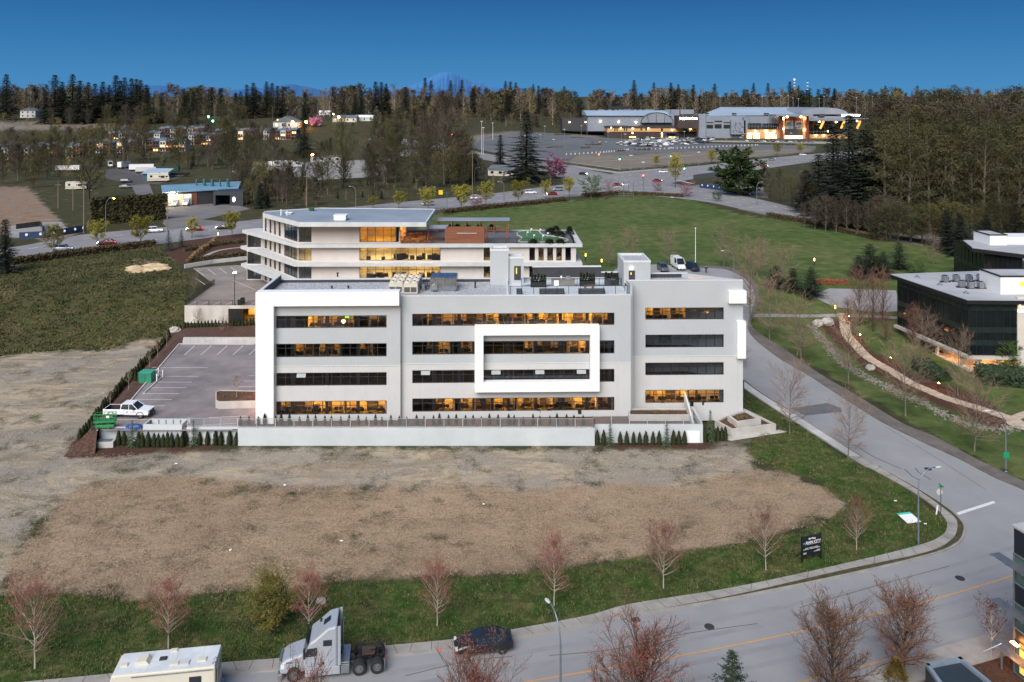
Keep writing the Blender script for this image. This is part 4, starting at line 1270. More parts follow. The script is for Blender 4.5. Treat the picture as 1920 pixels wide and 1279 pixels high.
def lounge(px, w, label):
 t = thing("terrace_sofa", label, "sofa", tuple(GZ(px, 553.5, ZD)))
 mb = MB(); mb.box(-w / 2, w / 2, 0, .75, .12, .2); mb.box(-w / 2, w / 2, .7, .78, .2, .75); mb.box(-w / 2, -w / 2 + .06, .0, .7, .2, .55); mb.box(w / 2 - .06, w / 2, 0, .7, .2, .55)
 for s_ in (-1, 1): mb.box(s_ * w * .45 - .03, s_ * w * .45 + .03, .05, .1, 0, .12); mb.box(s_ * w * .45 - .03, s_ * w * .45 + .03, .65, .7, 0, .12)
 mb.build("frame", M_BLACK, t)
 mb = MB(); mb.box(-w / 2 + .07, w / 2 - .07, 0.02, .69, .201, .4); mb.build("seat", M_CUSH, t, bevel=.04)
 mb = MB(); mb.box(-w / 2 + .07, w / 2 - .07, .5, .695, .401, .78); mb.build("backrest", M_CUSH, t, bevel=.04)
lounge(974, .8, "single dark armchair at the left end of the roof terrace rail")
lounge(1035, 3.4, "long dark sofa along the roof terrace rail, left of its twin")
lounge(1110, 3.6, "long dark sofa along the roof terrace rail below the picnic table")
# ---------------------------------------------------------------- the cream stone building behind
M_CREAM = mat("cream_stone", C(194, 184, 177), C(206, 197, 190), 0.25, 0.8, stretch=(1, 1, .3), c3=C(200, 191, 184))
M_SLAB = mat("slab_edge", C(186, 188, 188), C(202, 203, 202), 0.5, 0.7)
M_ROOFM = mat("pale_roof_membrane", C(128, 138, 150), C(146, 156, 168), 0.12, 0.6)
M_GLASSB = glass("bronze_glass", (0.85, 0.86, 0.82), 0.03, 0.85)
M_WARMY = emit("warm_yellow_light", (1.0, 0.62, 0.22, 1), 9.0)
cb = thing("stone_office_building", "cream stone office building with overhanging slabs, lit glazing and a planted roof terrace", "building", (-42, 160, 5))
ZB = [5.0, 8.35, 12.0, 15.7]; ZRF = 20.3
ZTB = [8.35, 12.0, 15.7, 19.5]
Cn = P(558, 400, 159.9); En = P(1080, 400, 159.9); Lf = P(493, 400, 174.5)
WF = Wall((Cn.x, 159.9), (En.x, 159.9)); WL = Wall((Lf.x, 174.5), (Cn.x, 159.9))
wing = Wall((P(463, 0, 174.6).x, 174.6), (P(493.5, 0, 174.6).x, 174.6))
def slab(z0, z1, pts, name="floor_slab", m_=None):
 mb = MB(); q_ = [GZ(p[0], p[1], z1) for p in pts]
 mb.prism([(p.x, p.y) for p in q_], z0, z1)
 return part(mb, name, m_ or M_SLAB, cb)
slab(19.5, ZRF, [(560, 418), (799, 418), (816.6, 392.5), (600, 390.5), (496, 397), (493, 401)], "roof_slab", M_ROOFM)
mb = MB(); q_ = [GZ(p[0], p[1], ZRF) for p in [(560, 418), (799, 418), (816.6, 392.5), (600, 390.5), (496, 397), (493, 401)]]
for a, b in zip(q_, q_[1:] + q_[:1]):
 d = (b - a).normalized(); n_ = Vector((-d.y, d.x, 0)) * .25
 mb.prism([(p.x, p.y) for p in (a - n_ * .2, b - n_ * .2, b + n_, a + n_)], ZRF - .75, ZRF + .12)
part(mb, "roof_edge", M_SLAB, cb)
slab(15.0, 15.7, [(557, 458.5), (1092, 457), (1076, 431), (700, 431), (478, 428), (454, 431)])
slab(11.35, 12.0, [(552, 494), (1092, 493), (1078, 466), (700, 466), (475, 458), (451, 461)])
slab(7.7, 8.35, [(545, 530), (1000, 529), (1000, 505), (470, 490), (452, 494)])
slits = [(496, 500.5), (505, 509), (513.5, 517.5), (522, 526.5)]
for j in range(4):
 z0, z1 = (ZB[j] if j else 4.6), ZTB[j] - .35 * (j < 3)
 gz0, gz1 = ZB[j] + .25, ZTB[j] - (.75 if j < 3 else .15)
 fl = [(0.05, WF.u(584), gz0, gz1), (WF.u(674), WF.u(748 if j == 3 else 826), gz0, gz1)]
 uE = WF.u(750) if j == 3 else WF.L
 if j < 3: fl += [(WF.u(907), WF.u(921), gz0, gz1)] + [(WF.u(a), WF.u(b), gz0, gz1) for a, b in ((992.5, 1003), (1009.5, 1019.5), (1026, 1037), (1043, 1053.5), (1060, 1070.5))]
 fl2 = [(WL.u(532.5), WL.L - .05, gz0, gz1)] + [(WL.u(a), WL.u(b), gz0, gz1) for a, b in slits]
 mb = MB()
 WF.panel(mb, 0, uE, z0, z1, fl, 0, .35)
 WL.panel(mb, 0, WL.L, z0, z1, fl2, 0, .35)
 part(mb, "stone_wall", M_CREAM, cb)
 for k_, (a, b, c, e) in enumerate(fl): window(WF, cb, a, b, c, e, .1, max(1, round((b - a) / 1.6)), .7 if b - a > 3 else 0, M_FRAME, M_GLASSB, .08)
 for (a, b, c, e) in fl2: window(WL, cb, a, b, c, e, .1, max(1, round((b - a) / 1.6)), 0, M_FRAME, M_GLASSB, .08)
 if j < 3:
  mb = MB(); wing.panel(mb, 0, wing.L, z0, z1, [(.1, wing.L - .5, gz0, gz1)], 0, .3)
  wing.box(mb, 0, .25, .301, 4, z0, z1)
  part(mb, "stone_wall", M_CREAM, cb)
  window(wing, cb, .1, wing.L - .5, gz0, gz1, .1, 3, 0, M_FRAME, M_GLASSB, .08)
 mb = MB()
 WF.box(mb, -2, uE, 9.5, 9.8, ZB[j], z1)
 if j == 3: WF.box(mb, uE - .35, uE - .01, .36, 9.4, ZB[j], z1)
 else: WF.box(mb, WF.L - .36, WF.L - .01, .36, 14, z0, z1)
 for px_ in (600, 672, 740, 828, 905, 1006, 1040, 1057):
  if WF.u(px_) < uE - .5: WF.box(mb, WF.u(px_), WF.u(px_) + .15, 1.2, 9.4, ZB[j] + .01, z1 - .01)
 part(mb, "inner_wall", M_INWALL, cb)
 for (x0, x1) in ((560, 584), (678, 740), (748, 822), (908, 920), (1009, 1020), (1043, 1054)):
  if WF.u(x1) > uE or (j == 3 and x0 != 678) or (j == 0): continue
  if x0 == 560 and j != 2: continue
  a, b = WF.u(x0), WF.u(x1)
  for dd in ((2.5, 6.0) if x1 - x0 > 20 else (3.0,)):
   mb = MB(); WF.box(mb, a + (b - a) * .2, b - (b - a) * .2, dd, dd + .5, z1 - .6, z1 - .5)
   part(mb, "ceiling_light", M_WARMY if j < 3 else M_WARM2, cb)
 mb = MB(); rg = random.Random(j)
 for i in range(18):
  if j == 3: break
  u_ = WF.u(rg.uniform(680, 822)); d_ = rg.uniform(1, 3)
  WF.box(mb, u_, u_ + rg.uniform(.4, 1.2), d_, d_ + .6, ZB[j] + .01, ZB[j] + rg.uniform(.7, 1.2))
 if mb.v: part(mb, "furnishings", M_CHAR, cb)
for (x, y, w, d, h_, nm, lb_, m_) in ((637, 414, 2.4, 2, 1.0, "roof_unit", "white ventilation box on the pale roof of the stone building", M_WHITE), (583, 396, 1.0, 1.0, .6, "roof_unit", "small green hatch on the pale roof of the stone building", mat("green_hatch", C(52, 84, 62), None, 1)), (541, 402, 1.3, .8, .3, "roof_unit", "low white skylight on the pale roof of the stone building", M_WHITE)):
 mb = MB(); mb.box(-w / 2, w / 2, 0, d, .15, h_); mb.box(-w / 2 - .12, w / 2 + .12, -.1, d + .1, h_, h_ + .12); mb.box(-w / 2 + .2, w / 2 - .2, .1, d - .1, 0, .15)
 for i in range(4): mb.box(-w / 2 + .2, w / 2 - .2, -.03, -.001, .25 + i * (h_ - .3) / 4, .3 + i * (h_ - .3) / 4)
 tag(mb.build(nm, m_, loc=GZ(x, y, ZRF)), lb_, "roof unit")
for (x, lb_) in ((527, "taller thin white flue on the pale stone building roof"), (538, "shorter thin white flue on the pale stone building roof")):
 mb = MB(); mb.lathe([(.12, 0), (.12, 1.1 if x == 527 else .8), (.2, 1.15 if x == 527 else .85), (0, 1.3 if x == 527 else 1.0)], 8)
 tag(mb.build("roof_flue", M_WHITE, loc=GZ(x, 404, ZRF)), lb_, "flue")
ZC = 15.7
M_CEDW = mat("cedar_boards", C(110, 66, 46), C(146, 92, 64), 0.6, 0.7, stretch=(.3, 1, 9))
def zc(px, py): return GZ(px, py, ZC)
sheet("terrace_paving", [(p.x, p.y) for p in (zc(752, 456.5), zc(1080, 456), zc(1066, 432.5), zc(816, 432.5), zc(752, 432))], mat("dark_pavers", C(84, 84, 88), C(104, 104, 108), 1), .02, flat=ZC)
t = thing("timber_screen", "tall screen of brown horizontal cedar boards on the stone building terrace", "screen", tuple(zc(835, 456)))
x0, x1 = zc(835.5, 456.2).x, zc(908.5, 456.2).x
mb = MB()
for i in range(16): mb.box(x0, x1, 159.6, 159.66, ZC + .05 + i * .19, ZC + .22 + i * .19)
mb.box(x0, x0 + .1, 159.67, 161.9, ZC, ZC + 3.05); mb.box(x1 - .1, x1, 159.67, 161.9, ZC, ZC + 3.05)
mb.box(x0, x1, 161.9, 162, ZC, ZC + 3.05)
part(mb, "boards", M_CEDW, t)
mb = MB()
mb.box(x0 + 2.3, x0 + 6.3, 159.56, 159.6, ZC + 2.05, ZC + 2.12); part(mb, "rail", M_WHITE, t)
def pergola(name, label, px0, px1, yf, h_, dep, roofm, frame=M_CEDW):
 a, b = zc(px0, yf), zc(px1, yf)
 t = thing(name, label, "pergola", tuple(a))
 mb = MB(); n_ = max(2, int((b.x - a.x) / 3) + 1)
 for i in range(n_):
  for yy in (0, dep):
   x = a.x + (b.x - a.x) * i / (n_ - 1)
   pm_ = MB(); pm_.box(x - .09, x + .09, a.y + yy - .09, a.y + yy + .09, ZC, ZC + h_)
   part(pm_, "post", frame, t)
 for yy in (0, dep): mb.box(a.x - .2, b.x + .2, a.y + yy - .06, a.y + yy + .06, ZC + h_, ZC + h_ + .22)
 if roofm is None:
  for i in range(int((b.x - a.x) / .5)): mb.box(a.x + i * .5, a.x + i * .5 + .08, a.y - .3, a.y + dep + .3, ZC + h_ + .221, ZC + h_ + .36)
 part(mb, "beams", frame, t)
 if roofm:
  mb = MB(); mb.box(a.x - .3, b.x + .3, a.y - .3, a.y + dep + .3, ZC + h_ + .221, ZC + h_ + .32)
  part(mb, "roof", roofm, t)
 return t
pergola("pergola", "long pergola with pale roof panels at the back of the stone building terrace", 820, 953, 438, 2.5, 4, M_ROOFM)
pergola("pergola", "small timber pavilion with pale roof beside the cedar screen", 803, 835, 455.5, 2.7, 3.6, M_ROOFM)
pergola("pergola", "open timber pergola frame right of the cedar screen", 912, 950, 455.5, 2.4, 3.2, None)
bar_railing("terrace_railing", "dark railing along the front of the stone building terrace", [(zc(905, 457).x, 159.75), (zc(1076, 457).x, 159.75), (zc(1064, 434).x, 174)], ZC, 1.05, .16, None, M_BLACK)
gp = [zc(*p) for p in ((978, 455), (1062, 453), (1050, 446), (1018, 441), (1008, 433), (975, 435), (970, 441), (979, 447))]
o_ = sheet("putting_green", smooth(gp, 4, True), mat("artificial_turf", C(58, 98, 62), C(72, 112, 74), 2, .9), .06, None, flat=ZC, thick=.02, label="small green putting lawn on the stone building terrace", cat="putting green")
mb = MB()
sg = smooth(gp, 4, True)
mb.tube([(p.x, p.y, ZC + .1) for p in sg + sg[:1]], .13, 6)
tag(mb.build("stone_edging", M_CONC), "pale stone edging round the small putting lawn", "edging")
for i, (x, y) in enumerate(((1000, 449), (988, 443), (1012, 438), (1026, 445), (995, 437), (1017, 450))):
 t = thing("golf_flag", "tiny white flag standing on the putting lawn", "flag", tuple(zc(x, y)), 0, "flags on the putting lawn")
 mb = MB(); mb.cyl((0, 0, 0), (0, 0, 1.0), .03, n=5); mb.build("pole", M_WHITE, t)
 mb = MB(); mb.box(.02, .35, -.01, .01, .75, 1.0); mb.build("flag", M_WHITE, t)
rg = random.Random(9)
M_SHRUB = mat("dark_shrub", C(34, 44, 24), C(66, 76, 40), 3, .9)
for i, (x, y, w, h_) in enumerate(((845, 434, 1.1, 1.3), (858, 434, 1.1, 1.4), (877, 434, 1.1, 1.2), (899, 434, 1.1, 1.4), (922, 434, 1.1, 1.3), (1032, 440, 1.6, 1.3), (1042, 438, 1.6, 1.5), (1050, 444, 1.3, 1.1), (1068, 440, 1.0, 1.6), (1000, 456, 1, .6), (1030, 456, 1, .6), (1050, 456, 1, .6))):
 mb = MB(); c = zc(x, y)
 bush_pts(mb, (0, 0, 0), w, h_, 260, rg, .3)
 tag(mb.build("terrace_shrub", M_SHRUB, loc=c), "dark bushy shrub in the terrace planting of the stone building", "shrub", "shrubs on the stone building terrace")
M_PATIO = emit("patio_lamp", (1, .36, .06, 1), 45.0)
t = thing("patio_heater_lamps", "row of glowing orange lamps over the patio under the roof end", "lamps", tuple(zc(780, 452)))
for x, y in ((762, 452), (776, 446), (786, 448)):
 c = zc(x, y)
 mb = MB(); mb.box(c.x - .5, c.x + .5, c.y - .12, c.y + .12, ZC + 3.3, ZC + 3.36)
 part(mb, "lamp", M_PATIO, t)
 mb = MB(); mb.cyl((c.x, c.y, ZC + 3.361), (c.x, c.y, ZC + 3.8), .03)
 part(mb, "stem", M_BLACK, t)
for i, (x, y) in enumerate(((757, 455), (768, 452), (780, 455), (790, 450), (800, 454), (772, 445), (786, 443))):
 tb = thing("patio_table", "timber patio table with chairs under the orange lamps", "table", tuple(zc(x, y)), rg.uniform(-.3, .3), "tables on the lit patio")
 mb = MB(); mb.box(-.6, .6, -.4, .4, .7, .76); mb.box(-.05, .05, -.05, .05, .05, .7); mb.box(-.3, .3, -.3, .3, 0, .05); mb.build("table_top", M_CEDW, tb)
 for s_ in (-1, 1):
  mb = MB(); mb.box(s_ * .9 - .22, s_ * .9 + .22, -.22, .22, .42, .47); mb.box(s_ * 1.1 - .03, s_ * 1.1 + .03, -.22, .22, .47, .95)
  for ax in (-.18, .18):
   for ay in (-.18, .18): mb.box(s_ * .9 + ax - .02, s_ * .9 + ax + .02, ay - .02, ay + .02, 0, .42)
  mb.build("chair", M_CHAR, tb)
# ---------------------------------------------------------------- the parking deck left of the stone building
ZK = 5.08
dk_ = thing("parking_garage", "pale concrete parking deck with open garage below, beside the stone building", "garage", (-62, 150, 0))
dp = [GZ(*p, ZK) for p in ((346, 574), (480, 574), (560, 545), (560, 520), (478, 498), (440, 497), (362, 503), (402, 533))]
mb = MB(); mb.prism([(p.x, p.y) for p in dp], ZK - .4, ZK)
part(mb, "deck", mat("deck_asphalt", C(120, 112, 106), C(146, 136, 128), .2, .85), dk_)
gy = dp[0].y
gw = Wall((dp[0].x, gy), (dp[1].x + 4, gy))
mb = MB()
gw.panel(mb, 0, gw.L, 1.2, ZK + .12, [(gw.u(428), gw.u(478), 1.2, ZK - .5)], -.01, .3)
part(mb, "garage_wall", mat("stained_concrete", C(176, 168, 156), C(206, 200, 192), .3, .85, stretch=(1, 1, .25)), dk_)
mb = MB(); gw.box(mb, gw.u(428), gw.u(455), .05, .2, 1.2, ZK - .51); part(mb, "dark_door", M_BLACK, dk_)
mb = MB(); gw.box(mb, gw.u(456), gw.u(478), 3, 3.2, 1.2, ZK - .5); part(mb, "inner_wall", M_INWALL, dk_)
mb = MB(); gw.box(mb, gw.u(460), gw.u(470), 1.2, 1.7, ZK - .6, ZK - .5); part(mb, "garage_lamp", M_WARM, dk_)
bar_railing("deck_railing", "thin dark railing round the edge of the parking deck", [(dp[7].x, dp[7].y), (dp[0].x + .1, dp[0].y + .15), (dp[1].x, dp[0].y + .15)], ZK, 1.1, .18, None, M_BLACK)
ln = MB()
def dline(a, b, w=.12):
 a, b = GZ(*a, ZK), GZ(*b, ZK); d = (b - a).normalized(); n_ = Vector((-d.y, d.x, 0)) * w / 2
 ln.quad(*[(p.x, p.y, ZK + .006) for p in (a - n_, b - n_, b + n_, a + n_)])
for i in range(5): dline((369 + i * 21, 507 - i * 2.2), (383 + i * 21, 517 - i * 2.2))
for i in range(6): dline((352 + i * 23, 573), (373 + i * 23, 563))
dline((437, 526), (478, 543)); dline((365, 521), (385, 534))
tag(ln.build("deck_lines", M_WHT), kind='structure')
for i, (x, y) in enumerate(((450, 573), (455, 569))):
 mb = MB(); mb.box(-.35, .35, -.3, .3, .05, 1.0); mb.box(-.38, .38, -.33, .33, 1.0, 1.1); mb.cyl((-.3, -.3, .06), (.3, -.3, .06), .06)
 tag(mb.build("wheelie_bin", M_BLACK, loc=GZ(x, y, ZK)), ["dark bin at the front edge of the parking deck", "dark bin standing just behind another on the parking deck"][i], "bin")
def post_lamp(px, py, z, h_, label, m_=M_BLACK, glow=None):
 t = thing("post_light", label, "lamp post", tuple(GZ(px, py, z)) if z is not None else tuple(G(px, py)))
 mb = MB(); mb.lathe([(.14, 0), (.14, .3), (.07, .32), (.06, h_)], 8); mb.build("pole", m_, t)
 mb = MB(); mb.box(-.25, .25, -.15, .15, h_, h_ + .12); mb.build("lamp_head", glow or m_, t)
 return t
post_lamp(440, 573, ZK, 6.2, "slim dark lamp post on the parking deck", glow=emit("deck_lamp_glow", (1, .5, .26, 1), 60))
# ---------------------------------------------------------------- the dark glass building on the right and the one behind it
M_DKGL = mat("dark_curtain_glass", A(.006, .008, .009), A(.012, .016, .018), .3, .12, spec=.35)
M_SPAN = mat("green_spandrel", C(26, 36, 36), C(36, 48, 47), 1, .3)
M_ROOFG = mat("grey_roof_membrane", C(150, 152, 156), C(176, 178, 182), .12, .8, c3=C(166, 167, 170))
M_CREAMW = mat("cream_panel", C(196, 188, 174), C(208, 200, 188), .4, .7)
gb = thing("dark_glass_building", "black glass office building with flat grey overhanging roof above the steps path", "building", tuple(P(1816, 685, 129)))
zr = 12.0
c_n, c_l, c_b = GZ(1813.5, 562, zr), GZ(1669.3, 513.8, zr), GZ(1839, 508, zr)
c_r = Vector((c_n.x + 36, c_n.y - 1.2, 0)); c_br = c_b + Vector((24, -1, 0))
mb = MB(); mb.prism([(p.x, p.y) for p in (c_l, c_n, c_r, c_br, c_b)], zr - .1, zr)
part(mb, "roof", M_ROOFG, gb)
mb = MB(); mb.prism([(p.x, p.y) for p in (c_l, c_n, c_r, c_br, c_b)], zr - .75, zr - .101)
part(mb, "fascia", M_BLACK, gb)
vin = (c_b - c_n).normalized()
fn = Vector((c_n.x + .9, c_n.y + .9, 0)); fl_ = Vector((c_l.x + 1.1, c_l.y - .6, 0)); fr = Vector((c_r.x, c_r.y + 1, 0))
def glasswall(w, root, z0, z1, ncol, bands, top=None):
 mb = MB(); w.box(mb, 0, w.L, 0, .2, z0, z1); g = part(mb, "curtain_glass", M_DKGL, root)
 mb = MB()
 for (a, b) in bands: w.box(mb, .001, w.L - .001, -.05, -.002, a, b)
 part(mb, "spandrel", M_SPAN, root, parent=g)
 mb = MB()
 for i in range(ncol + 1): w.box(mb, w.L * i / ncol - .03, w.L * i / ncol + .03, -.09, -.001, z0, z1)
 part(mb, "mullions", M_FRAME, root, parent=g)
wf = Wall((fn.x, fn.y), (fr.x, fr.y)); wl_ = Wall((fl_.x, fl_.y), (fn.x - .05, fn.y + .06))
ufw = wf.u(1906)
wf2 = Wall((fn.x, fn.y), tuple(wf.pt(ufw, 0, 0))[:2])
bands = [(zr - 2.0, zr - .8), (6.4, 7.3), (4.3, 5.2)]
glasswall(wf2, gb, 2.7, zr - .76, 7, bands)
glasswall(wl_, gb, 2.7, zr - .76, 12, bands)
mb = MB(); wf.box(mb, ufw, wf.L, -.25, .3, .2, zr + .3); wf.box(mb, ufw + .01, wf.L, .301, 12, 2, zr - .8)
ew = part(mb, "white_wall", M_CREAMW, gb)
mb = MB()
for (a, b, c, e) in ((1906.6, 1918, 560, 577),):
 u0, u1 = wf.u(1911, -.3), wf.u(1919.5, -.3); z0, z1 = wf.z(1911, 577, -.3), wf.z(1911, 561, -.3)
 wf.box(mb, u0, u0 + .18, -.4, -.26, z0, z1)
 for zz_ in (z0, (z0 + z1) / 2 - .1, z1 - .2): wf.box(mb, u0 + .181, u1 + (.1 if zz_ != z1 - .2 else .3), -.4, -.26, zz_, zz_ + .2)
 for i in range(3): wf.box(mb, u0 - .2 + i * .32, u0 + i * .32, -.4, -.26, z0 - .75, z0 - .3)
part(mb, "sign_letters", emit("sign_glow", (1, .75, .45, 1), .7), gb, parent=ew)
mb = MB()
for w in (wf2, wl_): w.box(mb, -.3, w.L + .3, -.6, .3, 2.2, 2.69)
part(mb, "base_ledge", mat("ledge_concrete", C(176, 170, 162), C(196, 190, 182), .5, .8), gb)
mb = MB()
for w in (wf2, wl_): w.box(mb, .1, w.L, 2.2, 2.4, .0, 2.2)
mb.prism([(p.x, p.y) for p in (fl_, fn, Vector((fn.x + 13, fn.y, 0)), Vector((fl_.x + 14, fl_.y, 0)))], -.2, .35)
part(mb, "undercroft_wall", M_CREAMW, gb)
for w, u_ in ((wf2, 1.2), (wf2, 4.4), (wl_, 10), (wl_, 16)):
 mb = MB(); w.box(mb, u_, u_ + .4, .1, .5, .3, 2.2); part(mb, "column", M_CREAMW, gb)
for (w, u_) in ((wf2, 2.6), (wf2, 6.2), (wl_, wl_.L - 2.5), (wl_, wl_.L - 6)):
 lb = MB(); w.box(lb, u_, u_ + .9, 1.0, 1.3, 2.08, 2.18)
 part(lb, "undercroft_lamp", emit("undercroft_glow", (1, .42, .1, 1), 26), gb)
mb = MB()
ph0 = GZ(1876, 552, zr); ph1 = GZ(1903, 548, zr)
mb.box(ph0.x, ph0.x + 25, ph0.y, ph0.y + 6, zr - .05, zr + 2.9)
pz = part(mb, "penthouse", M_WHITE, gb)
def rimcap(x0, x1, y0, y1, z, root, par):
 mb = MB()
 for q_ in ((x0, x1, y0, y0 + .25), (x0, x1, y1 - .25, y1), (x0, x0 + .25, y0 + .251, y1 - .251), (x1 - .25, x1, y0 + .251, y1 - .251)): mb.box(*q_, z + .001, z + .2)
 mb.box(x0 + .26, x1 - .26, y0 + .26, y1 - .26, z + .002, z + .06, 1)
 part(mb, "roof_rim", [M_BLACK, M_ROOFG], root, parent=par)
rimcap(ph0.x - .1, ph0.x + 25, ph0.y - .1, ph0.y + 6.1, zr + 2.9, gb, pz)
mb = MB(); u_ = P(1912.5, 0, ph0.y).x; mb.box(u_, u_ + 1.3, ph0.y - .03, ph0.y - .001, zr + 1.3, zr + 2.1); part(mb, "lit_window", emit("amber_window", (1, .35, .06, 1), .45), gb, parent=pz)
def condenser(label):
 t = thing("condenser_unit", label, "condenser", group="condensers on the dark building roof")
 mb = MB(); mb.box(-.9, .9, -.3, .3, .05, .15); mb.box(-.8, -.7, -.35, .35, 0, .05); mb.box(.7, .8, -.35, .35, 0, .05); mb.build("skid", M_BLACK, t)
 mb = MB(); mb.box(-.45, .4, -.4, .4, .15, 1.2); mb.build("casing", M_STEEL, t)
 mb = MB(); mb.lathe([(.34, 0), (.34, .06), (.3, .06), (.28, 0), (0, .02)], 12, (0, 0, 1.2)); mb.build("fan", M_BLACK, t)
 mb = MB(); mb.tube([(.4, 0, .8), (.7, 0, .8), (.72, .1, .2), (1.1, .1, .18)], .06, 6); mb.build("pipe", M_BLACK, t)
 return t
cu = [condenser("condenser with black pipe in the back row on the dark building roof")]
for x, y in ((1772, 529), (1793, 528), (1817, 528), (1838, 527)): place(cu, 0, GZ(x, y, zr), R(4))
for x, y in ((1803, 539), (1820, 541), (1839, 541)): place(cu, 0, GZ(x, y, zr), R(4), "condenser with black pipe in the front row on the dark building roof")
for x, y in ((1720, 520), (1762, 534), (1811, 550), (1834, 517)):
 mb = MB(); mb.lathe([(.5, 0), (.5, .05), (.2, .07), (.16, .3), (.22, .32), (0, .4)], 10)
 tag(mb.build("roof_vent", M_STEEL, loc=GZ(x, y, zr)), "small silver vent on the dark building roof", "vent", "vents on the dark building roof")
gb2 = thing("dark_glass_building", "farther black glass building with white roof plant room at the right edge", "building", tuple(P(1860, 510, 172)))
z2 = 13.5
a_, b_, c_ = GZ(1823, 463.5, z2), GZ(1925, 476, z2), GZ(1898, 453, z2)
c2 = Vector((b_.x + 20, b_.y, 0)); c3_ = Vector((b_.x + 20, c_.y, 0))
mb = MB(); mb.prism([(p.x, p.y) for p in (a_, b_, c2, c3_, Vector((a_.x + 3, c_.y + 2, 0)))], z2 - .2, z2); part(mb, "roof", M_ROOFG, gb2)
mb = MB(); mb.prism([(p.x, p.y) for p in (a_, b_, c2, c3_, Vector((a_.x + 3, c_.y + 2, 0)))], z2 - 1, z2 - .201); part(mb, "fascia", M_BLACK, gb2)
w_ = Wall((a_.x + 2.2, a_.y - .6), (b_.x, b_.y + 1.4)); w3 = Wall((a_.x + 4, a_.y + 14), (a_.x + 2.19, a_.y - .55))
for w in (w_, w3): glasswall(w, gb2, 3.5, z2 - 1.01, 8, [(8.2, 9.2)])
mb = MB(); q0 = GZ(1856, 460, z2); q1 = GZ(1892, 461, z2)
mb.box(q0.x, q1.x, q0.y, q0.y + 6, z2 - .05, z2 + 2.1); mb.box(q1.x + .001, q1.x + 12, q0.y + 1, q0.y + 6, z2 - .05, z2 + 1.6)
pz = part(mb, "plant_room", M_WHITE, gb2)
rimcap(q0.x - .1, q1.x + .1, q0.y - .1, q0.y + 6.1, z2 + 2.1, gb2, pz)
# ---------------------------------------------------------------- the corner building at the right edge of the foreground
cr = thing("corner_office_building", "dark panelled glass building with louvred sunshades at the right edge of the near road", "building", (38.7, 61.2, 0))
X0, Y0 = 38.68, 61.5
cw = Wall((X0, Y0), (X0 + 2.9, Y0 - 11))
def zy(y): return H - (y - YH) * Y0 / F
lev = [(1279, 1206, 'g'), (1206, 1175, 'p'), (1175, 1146, 'g'), (1146, 1128, 'g'), (1128, 1090, 'p'), (1090, 1062, 'g'), (1062, 1037, 'g'), (1037, 988, 'p')]
mbp, mbg = MB(), MB()
for (a, b, k_) in lev:
 cw.box(mbp if k_ == 'p' else mbg, 0, cw.L, .1 if k_ == 'p' else .16, 9, (zy(a) if a < 1279 else 0) + .002, zy(b))
part(mbp, "dark_panel", mat("dark_blue_panel", C(24, 28, 38), C(34, 38, 48), .5, .4), cr)
part(mbg, "glass_band", mat("sea_green_glass", C(62, 84, 84), C(92, 116, 112), .6, .1, spec=.6), cr)
mb = MB()
for z_ in [0.05] + [zy(v[1]) for v in lev]: cw.box(mb, -.02, cw.L, .02, .099, z_ - .06, z_ + .06)
for i in range(9): cw.box(mb, i * 1.25, i * 1.25 + .09, .0, .12, 0, zy(1037))
part(mb, "metal_frame", M_STEEL, cr)
mb = MB(); cw.box(mb, -.1, cw.L, .0, 9, zy(988) + .001, zy(984)); part(mb, "roof", M_ROOFG, cr)
mb = MB(); cw.box(mb, .5, 1.6, .1, .159, .3, 2.6); part(mb, "lit_window", emit("yellow_room", (1, .55, .12, 1), .3), cr)
for yy in (1052, 1138, 1220):
 mb = MB(); z_ = zy(yy)
 for i in range(8): cw.box(mb, -1.2, cw.L, -.95 + i * .12, -.89 + i * .12, z_, z_ + .05)
 for i in range(8): cw.box(mb, -1.2 + i * 1.4, -1.14 + i * 1.4, -.95, .0, z_ - .07, z_ - .001)
 part(mb, "sunshade", M_STEEL, cr)
mb = MB(); c_ = cw.pt(-.5, -.55, 0); mb.cyl(c_, (c_.x, c_.y, zy(1222)), .08); mb.cyl((c_.x - 1.3, c_.y + .4, 1.0), (c_.x, c_.y, 2.0), .06)
part(mb, "column", M_STEEL, cr)
for i in range(2):
 mb = MB(); cw.box(mb, .2 + i * 3, .8 + i * 3, -.5, -.2, 2.55, 2.6); part(mb, "soffit_lamp", emit("soffit_glow", (1, .38, .1, 1), 14), cr)
mb = MB(); cw.box(mb, -.5, -.05, 1.5, 2.2, 2.55, 2.6); part(mb, "soffit_lamp", MATS["soffit_glow"], cr)
an = thing("annex_roof", "low dark flat roofed annex at the bottom right corner", "building", tuple(GZ(1735, 1252, 3.0)))
zA = 3.0
q_ = [GZ(*p, zA) for p in ((1735, 1250), (1801, 1237), (1868, 1292), (1790, 1330))]
mb = MB(); mb.prism([(p.x, p.y) for p in q_], 0, zA); part(mb, "wall", M_CHAR, an)
mb = MB()
for a, b in zip(q_, q_[1:] + q_[:1]):
 d = (b - a).normalized(); n_ = Vector((-d.y, d.x, 0)) * .28
 cc = sum((p for p in q_), Vector()) / 4
 if (a + n_ - cc).length > (a - n_ - cc).length: n_ = -n_
 mb.prism([(p.x, p.y) for p in (a, b, b + n_, a + n_)], zA, zA + .25)
part(mb, "parapet", mat("blue_grey_cap", C(112, 124, 136), C(128, 140, 152), 1, .4), an)
mb = MB(); mb.prism([(p.x, p.y) for p in q_], zA + .001, zA + .02); part(mb, "roof", mat("dark_membrane", C(40, 48, 54), C(52, 60, 66), .5, .5), an)
